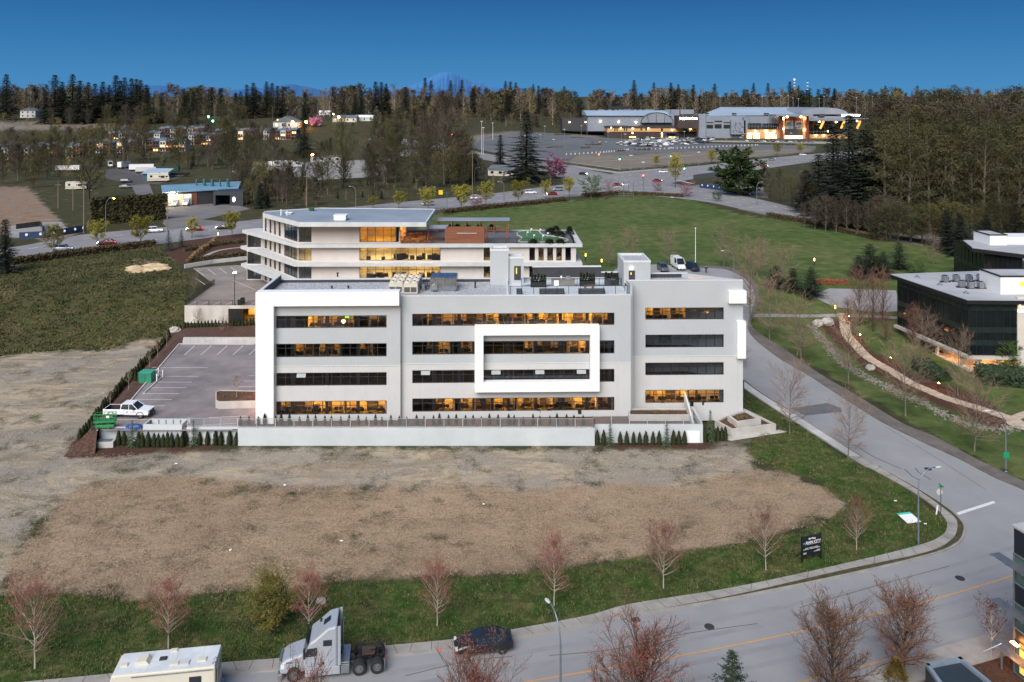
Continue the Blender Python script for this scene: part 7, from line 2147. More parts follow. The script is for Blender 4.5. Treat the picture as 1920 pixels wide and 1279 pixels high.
for (x0, x1, zz_) in ((-.34, -.2, .325), (-.16, .1, .325), (.14, .34, .325), (-.45, -.14, .275), (-.1, .45, .275), (.26, .45, .17), (.12, .45, .125), (-.45, -.28, .125), (-.45, -.28, .085)):
 n_ = max(2, int((x1 - x0) * 42))
 for i in range(n_):
  c = x0 + (x1 - x0) * i / n_
  mb.box(c * w, (c + (x1 - x0) / n_ * .7) * w, -.05, -.042, z0 + hb * zz_, z0 + hb * (zz_ + .028))
mb.build("small_print", mat("grey_lettering", C(190, 190, 194), None, 1), sgn)
mb = MB(); c = -.39 * w; mb.xprism([(c - .07 * w, .58 * hb + z0), (c + .02 * w, .6 * hb + z0), (c + .07 * w, .6 * hb + z0), (c + .07 * w, .48 * hb + z0), (c + .03 * w, .48 * hb + z0), (c + .03 * w, .545 * hb + z0), (c - .07 * w, .53 * hb + z0)], -.05, -.042)
mb.build("emblem", mat("cyan_emblem", C(24, 140, 190), C(40, 160, 206), 3), sgn)
g = G(1764, 964)
t = thing("stop_sign", "grey back of a stop sign with green name blades on the corner pavement", "sign", tuple(g))
mb = MB(); mb.cyl((0, 0, 0), (0, 0, 3.1), .035, n=6); mb.build("post", M_BARKD, t)
mb = MB(); mb.xprism([(.35 * math.cos(a) - .1, 2.35 + .35 * math.sin(a)) for a in np.linspace(R(22.5), R(382.5), 9)[:-1]], .04, .06); mb.build("sign_plate", mat("sign_back", C(176, 172, 170), None, 1, .4), t)
mb = MB(); mb.box(-.35, .35, -.015, .015, 2.85, 3.0); mb.box(-.015, .015, -.4, .4, 3.01, 3.16); mb.build("name_blade", MATS["sign_green"], t)
mb = MB(); mb.box(-.07, .07, -.03, .03, 0, 1.0); o_ = mb.build("marker_post", M_WHITE, loc=G(1755.5, 965)); o_.rotation_euler[1] = R(8); tag(o_, "leaning white marker post in the corner grass", "post")
g = G(1704, 973)
fb = thing("fallen_board", "white and teal sign board lying flat in the corner grass", "board", tuple(g + Vector((0, 0, .12))), R(12))
fb.rotation_euler[0] = R(6)
mb = MB(); mb.box(-.8, .8, -.85, .55, 0, .03); mb.build("panel", M_WHITE, fb); mb = MB(); mb.box(-.8, .8, .551, .85, 0.001, .031); mb.build("teal_band", mat("teal_print", C(60, 180, 160), None, 1), fb)
rg = random.Random(12)
for x, y in ((1679, 940), (330, 870), (534, 910), (907, 946), (432, 1032), (640, 1015), (716, 1235), (1735, 983), (820, 1222), (505, 1150), (700, 1222)):
 mb = MB(); mb.ell((0, 0, .06), (.17, .10, .06), 7, 4, 0, .3, rg)
 tag(mb.build("litter", M_WHITE, loc=G(x, y)), "scrap of pale litter lying on the open ground", "litter", "scraps of litter")
mb = MB(); mb.lathe([(.22, 0), (.22, .02), (.13, .03), (.02, .28), (0, .28)], 10); tag(mb.build("traffic_cone", mat("cone_red", C(214, 60, 44), None, 1), loc=G(825, 1222)), "tiny red cone on the near road left of the black car", "cone")
mb = MB(); mb.box(-.35, .35, -.3, .3, .0, .012)
for i in range(6): mb.box(-.32 + i * .11, -.26 + i * .11, -.27, .27, .0121, .02)
o_ = mb.build("storm_drain", M_CHAR, loc=G(1192, 1163) + Vector((0, 0, .04)), rz=R(11)); tag(o_, "storm drain grate in the near road gutter", "drain")
# ---------------------------------------------------------------- the stepped path, lamps, bay and concrete walk on the right
M_STEP = mat("path_stone", C(168, 150, 130), C(196, 178, 158), 1, .85)
pc = smooth(g2((1578, 588), (1583, 600), (1587, 626), (1604, 647), (1628, 671), (1669, 695), (1703, 716), (1741, 733), (1769, 745), (1813, 759), (1862, 774), (1896, 786), (1935, 806)), 8)
pr = resample(pc, .42)
mb = MB()
for i in range(len(pr) - 1):
 a, b = pr[i], pr[i + 1]
 d = (b - a).normalized(); n_ = Vector((-d.y, d.x, 0)) * (.85 + .06 * ((i * 7) % 3))
 z = max(float(hgt(a.x, a.y)), float(hgt(b.x, b.y))) + .06 + .05 * (i % 3 == 0)
 q = [a - n_, b - n_, b + n_, a + n_]
 mb.prism([(p.x, p.y) for p in q], z - .25, z)
tag(mb.build("stepped_path", M_STEP), kind='structure')
strip("loop_path", smooth(g2((1935, 806), (1905, 800), (1897, 790), (1915, 779), (1945, 770)), 5), 1.3, M_STEP, .05)
strip("concrete_walk", [p for p in smooth(g2((1396, 593), (1480, 592.5), (1560, 592), (1640, 594), (1700, 598)), 8)], 1.4, M_WALK, .06)
sheet("parking_bay", g2((1516, 556), (1556, 541), (1680, 545), (1690, 584), (1640, 586), (1565, 576), (1532, 561)), M_ROAD2, .05)
rs = MB(); rg = random.Random(21)
sw_ = resample(smooth(g2((1520, 612), (1545, 640), (1580, 680), (1640, 715), (1720, 752), (1800, 790), (1870, 806), (1905, 800)), 6), .22)
for p in sw_:
 for k in range(7):
  s_ = rg.uniform(.06, .2)
  q = p + Vector((rg.gauss(0, .55), rg.gauss(0, .55), 0))
  rs.ell((q.x, q.y, float(hgt(q.x, q.y)) + s_ * .3), (s_, s_ * .8, s_ * .6), 6, 4, 0, .2, rg)
tag(rs.build("swale_stones", mat("swale_stone", C(96, 88, 82), C(150, 142, 134), .9, .9)), kind='stuff')
M_PATHGLOW = emit("path_lamp_glow", (1, .36, .08, 1), 70)
for x, y, lb in ((1590, 603, "small glowing path lamp at the top of the stepped path"), (1611, 638, "small glowing path lamp second from the top of the stepped path"), (1669, 682, "small glowing path lamp in the middle of the stepped path"), (1759, 731, "small glowing path lamp lowest on the stepped path")):
 g = G(x, y) + Vector((.3, .35, 0))
 t = thing("path_lamp", lb, "path lamp", tuple(g))
 mb = MB(); mb.lathe([(.06, 0), (.06, .8), (.02, .82), (.02, 1.0)], 8); mb.lathe([(.2, 1.02), (.17, 1.09), (0, 1.12)], 10); mb.build("post", M_BLACK, t)
 mb = MB(); mb.ell((0, 0, .91), (.1, .1, .08), 8, 6); mb.build("bulb", M_PATHGLOW, t)
M_AMB = emit("amber_bollard_glow", (1, .6, .12, 1), 3.0)
for x, y, lb in ((1098, 489, "amber glowing bollard behind the terrace screen wall"), (1527, 498, "amber glowing bollard in the green field near the dark pines"), (1566, 589, "amber glowing bollard beside the parking bay"), (1128, 500, "amber glowing bollard on the field edge behind the roof terrace"), (409, 448, "amber glowing bollard on the slope left of the stone building")):
 t = thing("light_bollard", lb, "bollard light", tuple(G(x, y)))
 mb = MB(); mb.lathe([(.1, 0), (.1, 1.1)], 8); mb.lathe([(.14, 1.8), (.14, 1.9), (0, 1.92)], 8); mb.build("post", M_BLACK, t)
 mb = MB(); mb.lathe([(.11, 1.1), (.11, 1.8)], 8); mb.build("lit_tube", M_AMB, t)
def hedge(name, label, path, w, h_, m, n_, sz, seed=1, cat="hedge", group=None):
 rg = random.Random(seed); mb = MB()
 rp = resample(path, .5); base = rp[len(rp) // 2]
 for i in range(len(rp) - 1):
  a, b = rp[i], rp[i + 1]; d = (b - a).normalized(); nn = Vector((-d.y, d.x, 0)) * w * .36
  z = float(hgt(a.x, a.y))
  mb.add([(*(a - nn).xy, z), (*(b - nn).xy, z), (*(b + nn).xy, z), (*(a + nn).xy, z), (*(a - nn * .8).xy, z + h_ * .82), (*(b - nn * .8).xy, z + h_ * .82), (*(b + nn * .8).xy, z + h_ * .82), (*(a + nn * .8).xy, z + h_ * .82)],
   [(4, 5, 6, 7), (0, 1, 5, 4), (1, 2, 6, 5), (2, 3, 7, 6), (3, 0, 4, 7)])
 for i in range(n_):
  k = rg.randrange(len(rp) - 1); a = rp[k].lerp(rp[k + 1], rg.random())
  d = (rp[k + 1] - rp[k]).normalized(); nn = Vector((-d.y, d.x, 0))
  v_ = rg.uniform(-1, 1); f = rg.random()
  top = rg.random() < .5
  p = a + nn * (v_ * w * .5 if top else math.copysign(w * .42, v_))
  z = float(hgt(p.x, p.y)) + (h_ * rg.uniform(.8, 1.05) if top else h_ * f)
  u = Vector((rg.gauss(0, 1), rg.gauss(0, 1), rg.gauss(0, .8))).normalized() * sz
  vv_ = u.orthogonal().normalized() * sz * .6
  c = Vector((p.x, p.y, z))
  mb.add([c - vv_, c + vv_, c + u * 1.2], [(0, 1, 2)])
 return tag(mb.build(name, m), label, cat, group)
M_LAUREL = mat("laurel_leaves", C(24, 38, 20), C(52, 72, 38), 1.5, .7)
M_BRNHEDGE = mat("brown_hedge_twigs", C(54, 46, 30), C(88, 74, 48), .8, .9)
hedge("laurel_hedge", "broad dark laurel hedge below the cream wall at the right edge", g2((1835, 712), (1880, 716), (1960, 722)), 6, 1.8, M_LAUREL, 3500, .3, 3)
hedge("laurel_hedge", "dark laurel bushes on the slope under the long dark facade", g2((1722, 690), (1752, 708), (1772, 716)), 3, 1.6, M_LAUREL, 1500, .28, 4)
hedge("clipped_hedge", "russet clipped hedge at the back of the parking bay", g2((1530, 533), (1590, 533)), 1.2, 1.0, mat("russet_hedge", C(110, 62, 40), C(140, 86, 58), 1, .9), 700, .25, 5)
hedge("roadside_hedge", "long low brown hedge on the field side of the right hand road", g2((1440, 406), (1500, 416), (1545, 426)), 2.0, 1.3, M_BRNHEDGE, 1500, .4, 6)
hedge("roadside_hedge", "low brown hedge farther right along the right hand road", g2((1548, 428), (1600, 440), (1655, 452)), 2.0, 1.3, M_BRNHEDGE, 1500, .4, 7)
hedge("roadside_hedge", "low brown hedge along the top edge of the green field left of the corner", g2((830, 401), (920, 391), (1000, 383), (1060, 376)), 2.5, 1.4, M_BRNHEDGE, 2600, .45, 8)
hedge("roadside_hedge", "low russet hedge along the top edge of the green field at the crossroads", g2((1092, 369), (1162, 364), (1280, 370)), 2.2, 1.3, M_BRNHEDGE, 1600, .45, 9)
hedge("roadside_hedge", "ragged brown hedge at the bottom of the main road verge on the left", g2((20, 497), (140, 480), (290, 461)), 2.6, 1.5, M_BRNHEDGE, 2600, .4, 10)
hedge("clipped_hedge", "tall dark clipped conifer hedge beside the main road", g2((170, 422), (240, 417), (309, 411)), 3.0, 8.0, mat("dark_clipped_hedge", C(38, 42, 20), C(72, 68, 34), .5, .9, stretch=(1, 1, .2)), 5200, .6, 11)
# ---------------------------------------------------------------- the arena beyond the crossroads
M_HALLW = mat("hall_wall_white", C(120, 127, 138), C(134, 141, 152), .05, .6)
M_HALLR = mat("hall_roof", C(150, 166, 180), C(166, 182, 194), .03, .45)
M_OCHRE = mat("ochre_panel", C(196, 150, 96), C(208, 164, 112), .05, .8)
M_BRNW = mat("brown_band", C(58, 46, 44), C(70, 58, 54), .05, .8)
M_LAMPW = emit("flood_lamp", (1, .66, .34, 1), 9)
def fb(mb, x0, x1, y0, y1, Y, dep, mi=0):
 """box whose front face spans those photo pixels at distance Y"""
 a, b = P(x0, y1, Y), P(x1, y0, Y)
 mb.box(a.x, b.x, Y, Y + dep, a.z, b.z, mi)
def fpart(root, name, m, boxes, Y, dep):
 mb = MB()
 for q in boxes: fb(mb, *q[:4], q[4] if len(q) > 4 else Y, q[5] if len(q) > 5 else dep)
 return part(mb, name, m, root)
def flamp(root, x, y, Y, s=.5, m=None, name="wall_lamp"):
 mb = MB(); mb.ell(P(x, y, Y - .6), (s, s * .6, s), 8, 6); part(mb, name, m or M_LAMPW, root)
hall = thing("sports_hall", "white sports hall with barrel roof and small glowing wall lamps, left of the arena", "hall", tuple(P(1102, 243, 930)))
fpart(hall, "wall", M_HALLW, [(1102, 1256, 217.5, 246), (1256, 1271, 213, 246)], 930, 60)
mb = MB(); a, b = P(1100, 217, 930), P(1258, 217, 930)
prof = [(930 - 2 + 64 * k / 10, a.z + 5.8 * math.sin(math.pi * k / 10 * .62)) for k in range(11)] + [(992, a.z)]
n_ = len(prof); mb.add([(a.x, y, z) for y, z in prof] + [(b.x, y, z) for y, z in prof], [(i, i + 1, n_ + i + 1, n_ + i) for i in range(n_ - 1)] + [tuple(range(n_)), tuple(range(2 * n_ - 1, n_ - 1, -1))])
part(mb, "barrel_roof", M_HALLR, hall)
fpart(hall, "eave", M_CHAR, [(1101, 1256, 217, 218.2)], 929, 1)
c = P(1232, 230, 922); mb = MB(); rx = P(1262, 0, 922).x - c.x; rz_ = P(0, 211.5, 922).z - c.z
mb.xprism([(c.x + rx * math.cos(t_), c.z + rz_ * math.sin(t_)) for t_ in np.linspace(0, math.pi, 15)], 922, 990); part(mb, "vault", M_HALLW, hall)
mb = MB()
for k in (-.55, -.05, .45): mb.tube([(c.x + rx * k, 921.8, c.z), (c.x + rx * k * 1.1, 921.8, c.z + rz_ * .85)], .3, 4)
mb.tube([(c.x + rx * 1.01 * math.cos(t_), 921.8, c.z + rz_ * 1.02 * math.sin(t_)) for t_ in np.linspace(0, math.pi, 15)], .45, 4); part(mb, "arch_rib", M_CHAR, hall)
for x, y in ((1125.5, 227.5), (1160, 228.5), (1192.5, 229)): flamp(hall, x, y, 929.5, .8)
fpart(hall, "annex", M_CHAR, [(1054, 1102, 222, 245)], 945, 40)
for x in (1068, 1098): flamp(hall, x, 229, 944.5, .6)
fpart(hall, "roof_plant", M_HALLW, [(1122, 1134, 205.5, 212), (1141, 1147, 205.5, 212), (1153, 1157, 205.5, 212), (1160, 1167, 205.5, 212), (1169, 1184, 205.5, 212), (1187, 1194, 205.5, 212), (1198, 1205, 205.5, 212), (1208, 1227, 205.5, 212), (1247, 1257, 205.5, 212), (1258, 1274, 205.5, 216), (1276, 1301, 205.5, 214)], 1010, 8)
fpart(hall, "dark_plant", M_BLACK, [(1140, 1180, 199, 205), (1227, 1246, 205.5, 212)], 1016, 8)
wing = thing("arena_wing", "long low ochre and brown wing with wall lamps in front of the white sports hall", "building", tuple(P(1139, 258, 880)))
fpart(wing, "ochre_wall", M_OCHRE, [(1139, 1374, 240, 247.2)], 880, 30)
fpart(wing, "brown_wall", M_BRNW, [(1139, 1374, 247.3, 262)], 880.6, 29)
fpart(wing, "roof_band", M_BRNW, [(1138, 1375, 237.8, 240)], 879.4, 31)
for q in ((1138, 1144), (1147.5, 1162), (1165, 1179), (1199, 1209), (1214, 1247)): fpart(wing, "roof_screen", M_CHAR, [(*q, 235.8, 237.8)], 881, 6)
fpart(wing, "window", M_BLACK, [(1152, 1154, 240.5, 246), (1156, 1158, 240.5, 246), (1170, 1172, 240.5, 246), (1174, 1176, 240.5, 246), (1201, 1204, 240.5, 245), (1210, 1213, 240.5, 245), (1239, 1243, 241, 246)], 879.9, .3)
fpart(wing, "entrance_canopy", paint("blue_canopy", C(34, 60, 110)), [(1249, 1267, 248.5, 250), (1303, 1314, 249.5, 251)], 876, 4)
fpart(wing, "teal_panel", mat("teal_panel", C(38, 92, 102), None, 1), [(1280.5, 1290, 240, 247.5)], 879.2, .5)
for x, y in ((1146, 239.5), (1164, 240.5), (1186.5, 241), (1216, 241), (1260.5, 244), (1186, 249.5), (1241, 250), (1295, 242), (1331.5, 243), (1312, 246)): flamp(wing, x, y, 880, .55)
fpart(wing, "lit_doorway", emit("lit_doorway", (1, .55, .14, 1), 1.6), [(1180, 1192, 256, 258.5), (1240, 1242.5, 249, 258), (1254, 1268, 256.6, 258)], 880.4, .15)
ar = thing("arena", "big arena with long pale blue vaulted roof, glass front and glowing entrance portal", "arena", tuple(P(1400, 262, 850)))
mb = MB(); Y0a, Y1a = 872, 985
mb.add([P(1308, 217.5, Y0a), P(1595, 215, Y0a), P(1595, 215, Y1a + 0), P(1308, 217.5, Y1a)] + [P(1352, 200.8, 950), P(1548, 201.5, 950)], [(0, 1, 5, 4), (2, 3, 4, 5), (1, 2, 5), (3, 0, 4), (3, 2, 1, 0)]); part(mb, "vaulted_roof", M_HALLR, ar)
c = P(1546, 214.5, 868); mb = MB(); rx = P(1590, 0, 868).x - c.x; rz_ = P(0, 201.8, 868).z - c.z
mb.xprism([(c.x + rx * math.cos(t_), c.z + rz_ * (math.sin(t_) ** .9)) for t_ in np.linspace(0, math.pi, 15)], 868, 960); part(mb, "gable_arch", M_HALLW, ar)
fpart(ar, "side_wall", M_HALLW, [(1323, 1400, 217.5, 262), (1400, 1590, 218, 262, 868, 40), (1310, 1323, 214, 262, 868, 20)], 870, 60)
sgp = fpart(ar, "sign_wall", M_BRNW, [(1271, 1310, 217, 241)], 866, 20)
o_ = text("Langley Events Centre", 3.4, P(1274.5, 223.8, 865.5), emit("sign_white_glow", (1, .95, .95, 1), 3.2), ar, ext=.1, align='LEFT')
o_.location = P(1274.5, 223.8, 865.5) - ar.location; o_.scale = (.62, 1, 1)
o_ = text("LANGLEY EVENTS CENTRE", 3.0, P(1578, 218, 846), MATS["sign_white_glow"], ar, ext=.1, align='LEFT'); o_.location = P(1578, 218, 846) - ar.location; o_.scale = (.55, 1, 1)
for q in ((1325, 1337, 234, 240.5), (1340, 1353, 233, 240.5), (1357, 1370, 234, 240.5), (1325, 1338, 229, 230.3), (1357, 1371, 229, 230.3), (1340, 1354, 226.5, 228.5)): fpart(ar, "dark_window", M_BLACK, [q], 869.5, .4)
fpart(ar, "mural_wall", M_HALLW, [(1371, 1398, 226, 252), (1395, 1404, 220.5, 250)], 864, 5)
mb = MB(); rg = random.Random(3)
for i in range(26): x = rg.uniform(1373, 1393); y = rg.uniform(229, 248); fb(mb, x, x + rg.uniform(.8, 2.6), y, y + rg.uniform(.8, 2.6), 863.6 - i * .003, .2)
part(mb, "mural_pattern", mat("mural_blue", C(54, 72, 110), C(110, 120, 140), .3, .7), ar)
for q in ((1403, 1428, 231, 242), (1431, 1460, 231.5, 242), (1518, 1580, 227, 241), (1518, 1580, 243, 251)):
 g_ = fpart(ar, "glass_front", M_DKGL, [q], 862, 3)
 mb = MB()
 for i in range(10): x = q[0] + (q[1] - q[0]) * i / 9; fb(mb, x - .15, x + .15, q[2], q[3], 861.8, .15)
 fb(mb, q[0], q[1], (q[2] + q[3]) / 2 - .2, (q[2] + q[3]) / 2 + .2, 861.7, .1); part(mb, "mullions", M_HALLW, ar, parent=g_)
fpart(ar, "lit_lobby", M_OCHRE, [(1400, 1460, 243, 262), (1518, 1590, 252, 262)], 861, 4)
for q in ((1401.5, 1411.5, 250, 251.8), (1414, 1424, 250, 251.8), (1436, 1452, 249.6, 251.8)): fpart(ar, "lit_sign", emit("box_sign", (1, .93, .84, 1), 2.2), [q], 860.6, .2)
for q in ((1401, 1409), (1413, 1424), (1435, 1444), (1446, 1456)): fpart(ar, "lit_doors", emit("door_glow", (1, .66, .26, 1), 1.5), [(*q, 253, 260)], 860.7, .2)
for x, y in ((1416.5, 246), (1438, 247), (1452, 247), (1436, 246), (1537, 228.5), (1568, 229), (1607, 227), (1553, 246), (1530, 254), (1545, 254)): flamp(ar, x, y, 860.5, .8)
po = fpart(ar, "portal_column", mat("red_brown_column", C(104, 52, 34), C(124, 66, 44), .1, .7), [(1463, 1468, 218, 262), (1512, 1516.5, 218, 262)], 850, 5)
[fpart(ar, "lit_pier", M_OCHRE, [q], 853, 3) for q in ((1468.2, 1471.5, 219, 262), (1505.5, 1511, 219, 262))]
fpart(ar, "portal_roof", M_HALLW, [(1455, 1525, 214.8, 217.8)], 842, 22)
fpart(ar, "portal_back", M_CHAR, [(1471.5, 1505.5, 219, 254)], 855, 2)
for q in ((1472.5, 1487.5), (1490.5, 1505)):
 pp = fpart(ar, "banner", M_HALLW, [(*q, 226.5, 242)], 854.4, .3)
 fpart(ar, "banner_head", P_RED, [(*q, 222.5, 226.4)], 854.4, .3)
 mb = MB()
 for i in range(12): x = rg.uniform(q[0] + .5, q[1] - 3); y = rg.uniform(228, 239); fb(mb, x, x + rg.uniform(1, 3), y, y + rg.uniform(1, 3), 854.1 - i * .003, .2)
 part(mb, "banner_pattern", M_CHAR, ar, parent=pp)
for x, y in ((1476, 218.8), (1502, 218.8), (1469, 222), (1508.5, 222), (1469, 242), (1508, 244)): flamp(ar, x, y, 852, 1.0, emit("portal_lamp", (1, .6, .2, 1), 14))
for i in range(12): fpart(ar, "lit_door", emit("white_door_glow", (1, .86, .66, 1), .8), [(1468 + i * 3.7, 1470.8 + i * 3.7, 254.4, 257.2), (1468 + i * 3.7, 1470.8 + i * 3.7, 258, 261)], 853.5, .3)
mb = MB()
for x in (1541, 1580, 1610): mb.tube([P(x - 3, 241, 850), P(x + 3.5, 227, 850)], 1.1, 6)
part(mb, "orange_strut", emit("lit_strut", (1, .36, .06, 1), .5), ar)  # struts emit orange themselves, standing for lamplight falling on them
fpart(ar, "canopy", M_HALLW, [(1518, 1640, 221.8, 223.6)], 846, 16)
fpart(ar, "roof_plant", M_CHAR, [(1323, 1329, 211.5, 214.5), (1374, 1381, 212, 215), (1434, 1442, 212, 215), (1535, 1546, 214, 219, 866, 4)], 871, 4)
def pole(x, yb, yt, name, label, cat, group, m=M_POLE, head=True, w=.12, Y=None, glow=None):
 g = G(x, yb) if Y is None else P(x, yb, Y)
 h_ = (yb - yt) * g.y / F
 t = thing(name, label, cat, tuple(g), 0, group)
 w = max(w, .00022 * g.y)
 mb = MB(); mb.tube([(0, 0, 0), (0, 0, h_)], [w, w * .7], 6); mb.build("pole", m, t)
 if head: mb = MB(); mb.box(-.9, .9, -.3, .3, h_, h_ + .45); mb.build("lamp_head", glow or M_LIGHT, t)
 return t
for x, yt in ((1350, 181), (1429, 182), (1464, 180), (1478, 179), (1487, 184), (1497, 185), (1536, 185), (1545, 181), (1606, 183), (1636, 181)):
 pole(x, 212, yt, "floodlight_mast", "tall floodlight mast standing behind the arena roof", "mast", "floodlight masts behind the arena", Y=1010, w=.3)
for x, yb, yt in ((1021.5, 256, 237), (1058, 268, 243), (1090, 253, 236), (1101, 253, 234), (1038, 285, 262), (1140, 270, 248), (1172, 285, 252), (1165, 268, 243), (1249, 270, 243), (1267, 285, 262), (1283, 268, 247), (1389, 283, 258), (1393, 280, 255), (1470, 276, 248), (1483, 272, 250), (1310, 312, 286), (1183, 323, 292), (1206, 325, 305), (1239, 300, 275), (1258, 300, 278), (1013, 266, 253), (985, 270, 255)):
 pole(x, yb, yt, "car_park_lamp", "slim light pole in the arena car park", "lamp post", "light poles in the arena car park")
for x, yb, yt, lb in ((903, 288, 228, "tall white mast with head box by the upper road, left"), (906, 290, 240, "white pole directly beside the tall mast"), (924, 262, 231, "grey box headed pole near the upper road, right")): pole(x, yb, yt, "signal_mast", lb, "mast", None, M_WHITE)
for x, yt, m_, lb in ((1489.5, 148, P_RED, "red and white radio mast above the skyline wood"), (1514, 150, M_CHAR, "thin dark radio mast above the skyline wood")):
 t = pole(x, 190, yt, "radio_mast", lb, "mast", None, m_, False, .35, Y=1400)
 h_ = 40 * 1400 / F; mb = MB()
 for k in (.55, .7, .85): mb.box(-1.4, 1.4, -.5, .5, h_ * k, h_ * k + 1.3)
 mb.build("antenna", M_WHITE, t)
 if yt == 148: mb = MB(); mb.ell((0, 0, h_ + .8), (1.2, 1.2, 1.2), 8, 6); mb.build("beacon", emit("red_beacon", (1, .2, .3, 1), 4), t)
far_cars = [car("far_car", "", "car", k, p_, parts=False) for k, p_ in (('sedan', P_WHITE), ('suv', P_BLACK), ('suv', P_SILV), ('sedan', P_DARK), ('suv', P_WHITE), ('sedan', P_GREY), ('suv', P_RED), ('sedan', P_ORANGE))]
CN = ("white saloon", "black utility car", "silver utility car", "dark blue saloon", "white utility car", "grey saloon", "red utility car", "orange saloon")
rg = random.Random(44); pick = [0, 1, 2, 3, 4, 3, 5, 1, 1, 2, 5, 5]
def far_car(k, x, y, rz, label, group):
 place(far_cars, k, G(x, y) + Vector((0, 0, .06)), rz, label, 1.15, group)
for y, x0, x1, n_ in ((260, 1215, 1345, 14), (262.2, 1195, 1345, 16), (264.4, 1180, 1340, 17), (266.6, 1172, 1338, 18), (268.8, 1165, 1335, 18), (271, 1160, 1325, 17), (273.2, 1165, 1300, 13), (275.5, 1172, 1250, 7)):
 for i in range(n_):
  if rg.random() < .1: continue
  k = rg.choice(pick); x = x0 + (x1 - x0) * i / n_ + rg.uniform(-1, 1)
  far_car(k, x, y, rg.choice((0, math.pi)) + rg.uniform(-.12, .12), f"{CN[k]} parked in the crowded rows before the arena wing", f"{CN[k]}s before the arena wing")
for i in range(16):
 k = rg.choice(pick); x = 1400 + i * 8.2
 far_car(k, x, 266 + (x - 1400) * .01 + rg.uniform(-.5, .5), R(90), f"{CN[k]} parked in the row below the arena entrance", f"{CN[k]}s below the arena entrance")
far_car(7, 1361, 262.5, R(90), "single orange red car at the edge of the arena car park", None)
for k, x, lb in ((3, 1111, "dark blue car parked alone left of a red one in the arena car park"), (6, 1124, "dark red car parked between two dark ones in the arena car park"), (1, 1136, "black car parked right of the red one in the arena car park")): far_car(k, x, 269.5, R(85), lb, None)
M_ISL = mat("island_brush", C(58, 56, 40), C(96, 88, 66), .3, .95)
for i, (x0, x1, y) in enumerate(((1022, 1040, 266), (1025, 1055, 278), (1048, 1066, 263), (1070, 1092, 259.5), (1098, 1126, 272.5), (1090, 1104, 279), (1150, 1170, 284), (965, 985, 282), (985, 1010, 262), (1190, 1220, 282), (1040, 1070, 253.5))):
 hedge("car_park_island", "low brushy planted island in the arena car park", g2((x0, y), ((x0 + x1) / 2, y - .3), (x1, y - .6)), 4, .8, M_ISL, 120, 1.0, i, "planting", "planted islands in the arena car park")
mb = MB()
for a_ in ([(1062, 291), (1130, 287), (1178, 281.5)], [(1195, 281.5), (1260, 279.5), (1320, 277), (1420, 273)]):
 for p in resample(g2(*a_), 4.5): z = float(hgt(p.x, p.y)); mb.box(p.x - .45, p.x + .45, p.y - .4, p.y + .4, z, z + 1.3)
tag(mb.build("barrier_blocks", M_CONC), "line of pale concrete blocks along the edge of the arena car park", "barrier", kind='stuff')
tl = [car("traffic_car", "", "car", k, p_, lit=True, parts=False) for k, p_ in (('suv', P_WHITE), ('sedan', P_BLACK), ('sedan', P_RED), ('suv', P_SILV))]
used_ = set()
for k, x, y, hd, lb in ((0, 290, 436, 14, "white car with lit headlights on the main road below the clipped hedge"), (2, 365, 433, 194, "red car with lit tail lights on the main road left of the stone building"), (1, 420, 430, 194, "black car with lit lamps near the corner of the stone building"),
  (2, 200, 459, 196, "red car with lit tail lights on the main road left of the street trees"), (3, 118, 471, 16, "silver car with lit headlights at the far left of the main road"), (3, 803, 385.5, 192, "silver car with orange lamps by the yellow road sign"),
  (0, 893, 374, 10, "white car with lit headlights on the main road right of the yellow sign"), (0, 995, 364, 10, "white car with bright headlights below the giant conifer"), (2, 1035, 366, 190, "red car with tail lights on below the magenta blossom tree"), (3, 1046, 358, 190, "silver car on the main road right of the magenta blossom tree"),
  (1, 1093, 328, 330, "dark car with headlights waiting at the crossroads"), (0, 1243, 324.5, 188, "white car with headlights on crossing the junction, left of another"), (3, 1268, 327, 8, "silver car on the junction beside the green traffic light"), (2, 1232, 341, 8, "red car turning through the crossroads"),
  (2, 1158, 349, 10, "red car at the near side of the crossroads"), (3, 1447, 301, 10, "silver car with orange lamps on the road past the arena"), (2, 1432, 313, 10, "red car on the near lane of the road past the arena"), (0, 1505, 292, 10, "white car with headlights near the big dark conifers"), (2, 1612, 412, 328, "dark red car on the right hand road below the wood")):
 place(tl, k, G(x, y) + Vector((0, 0, .08)), R(hd), lb, 1.0, None)
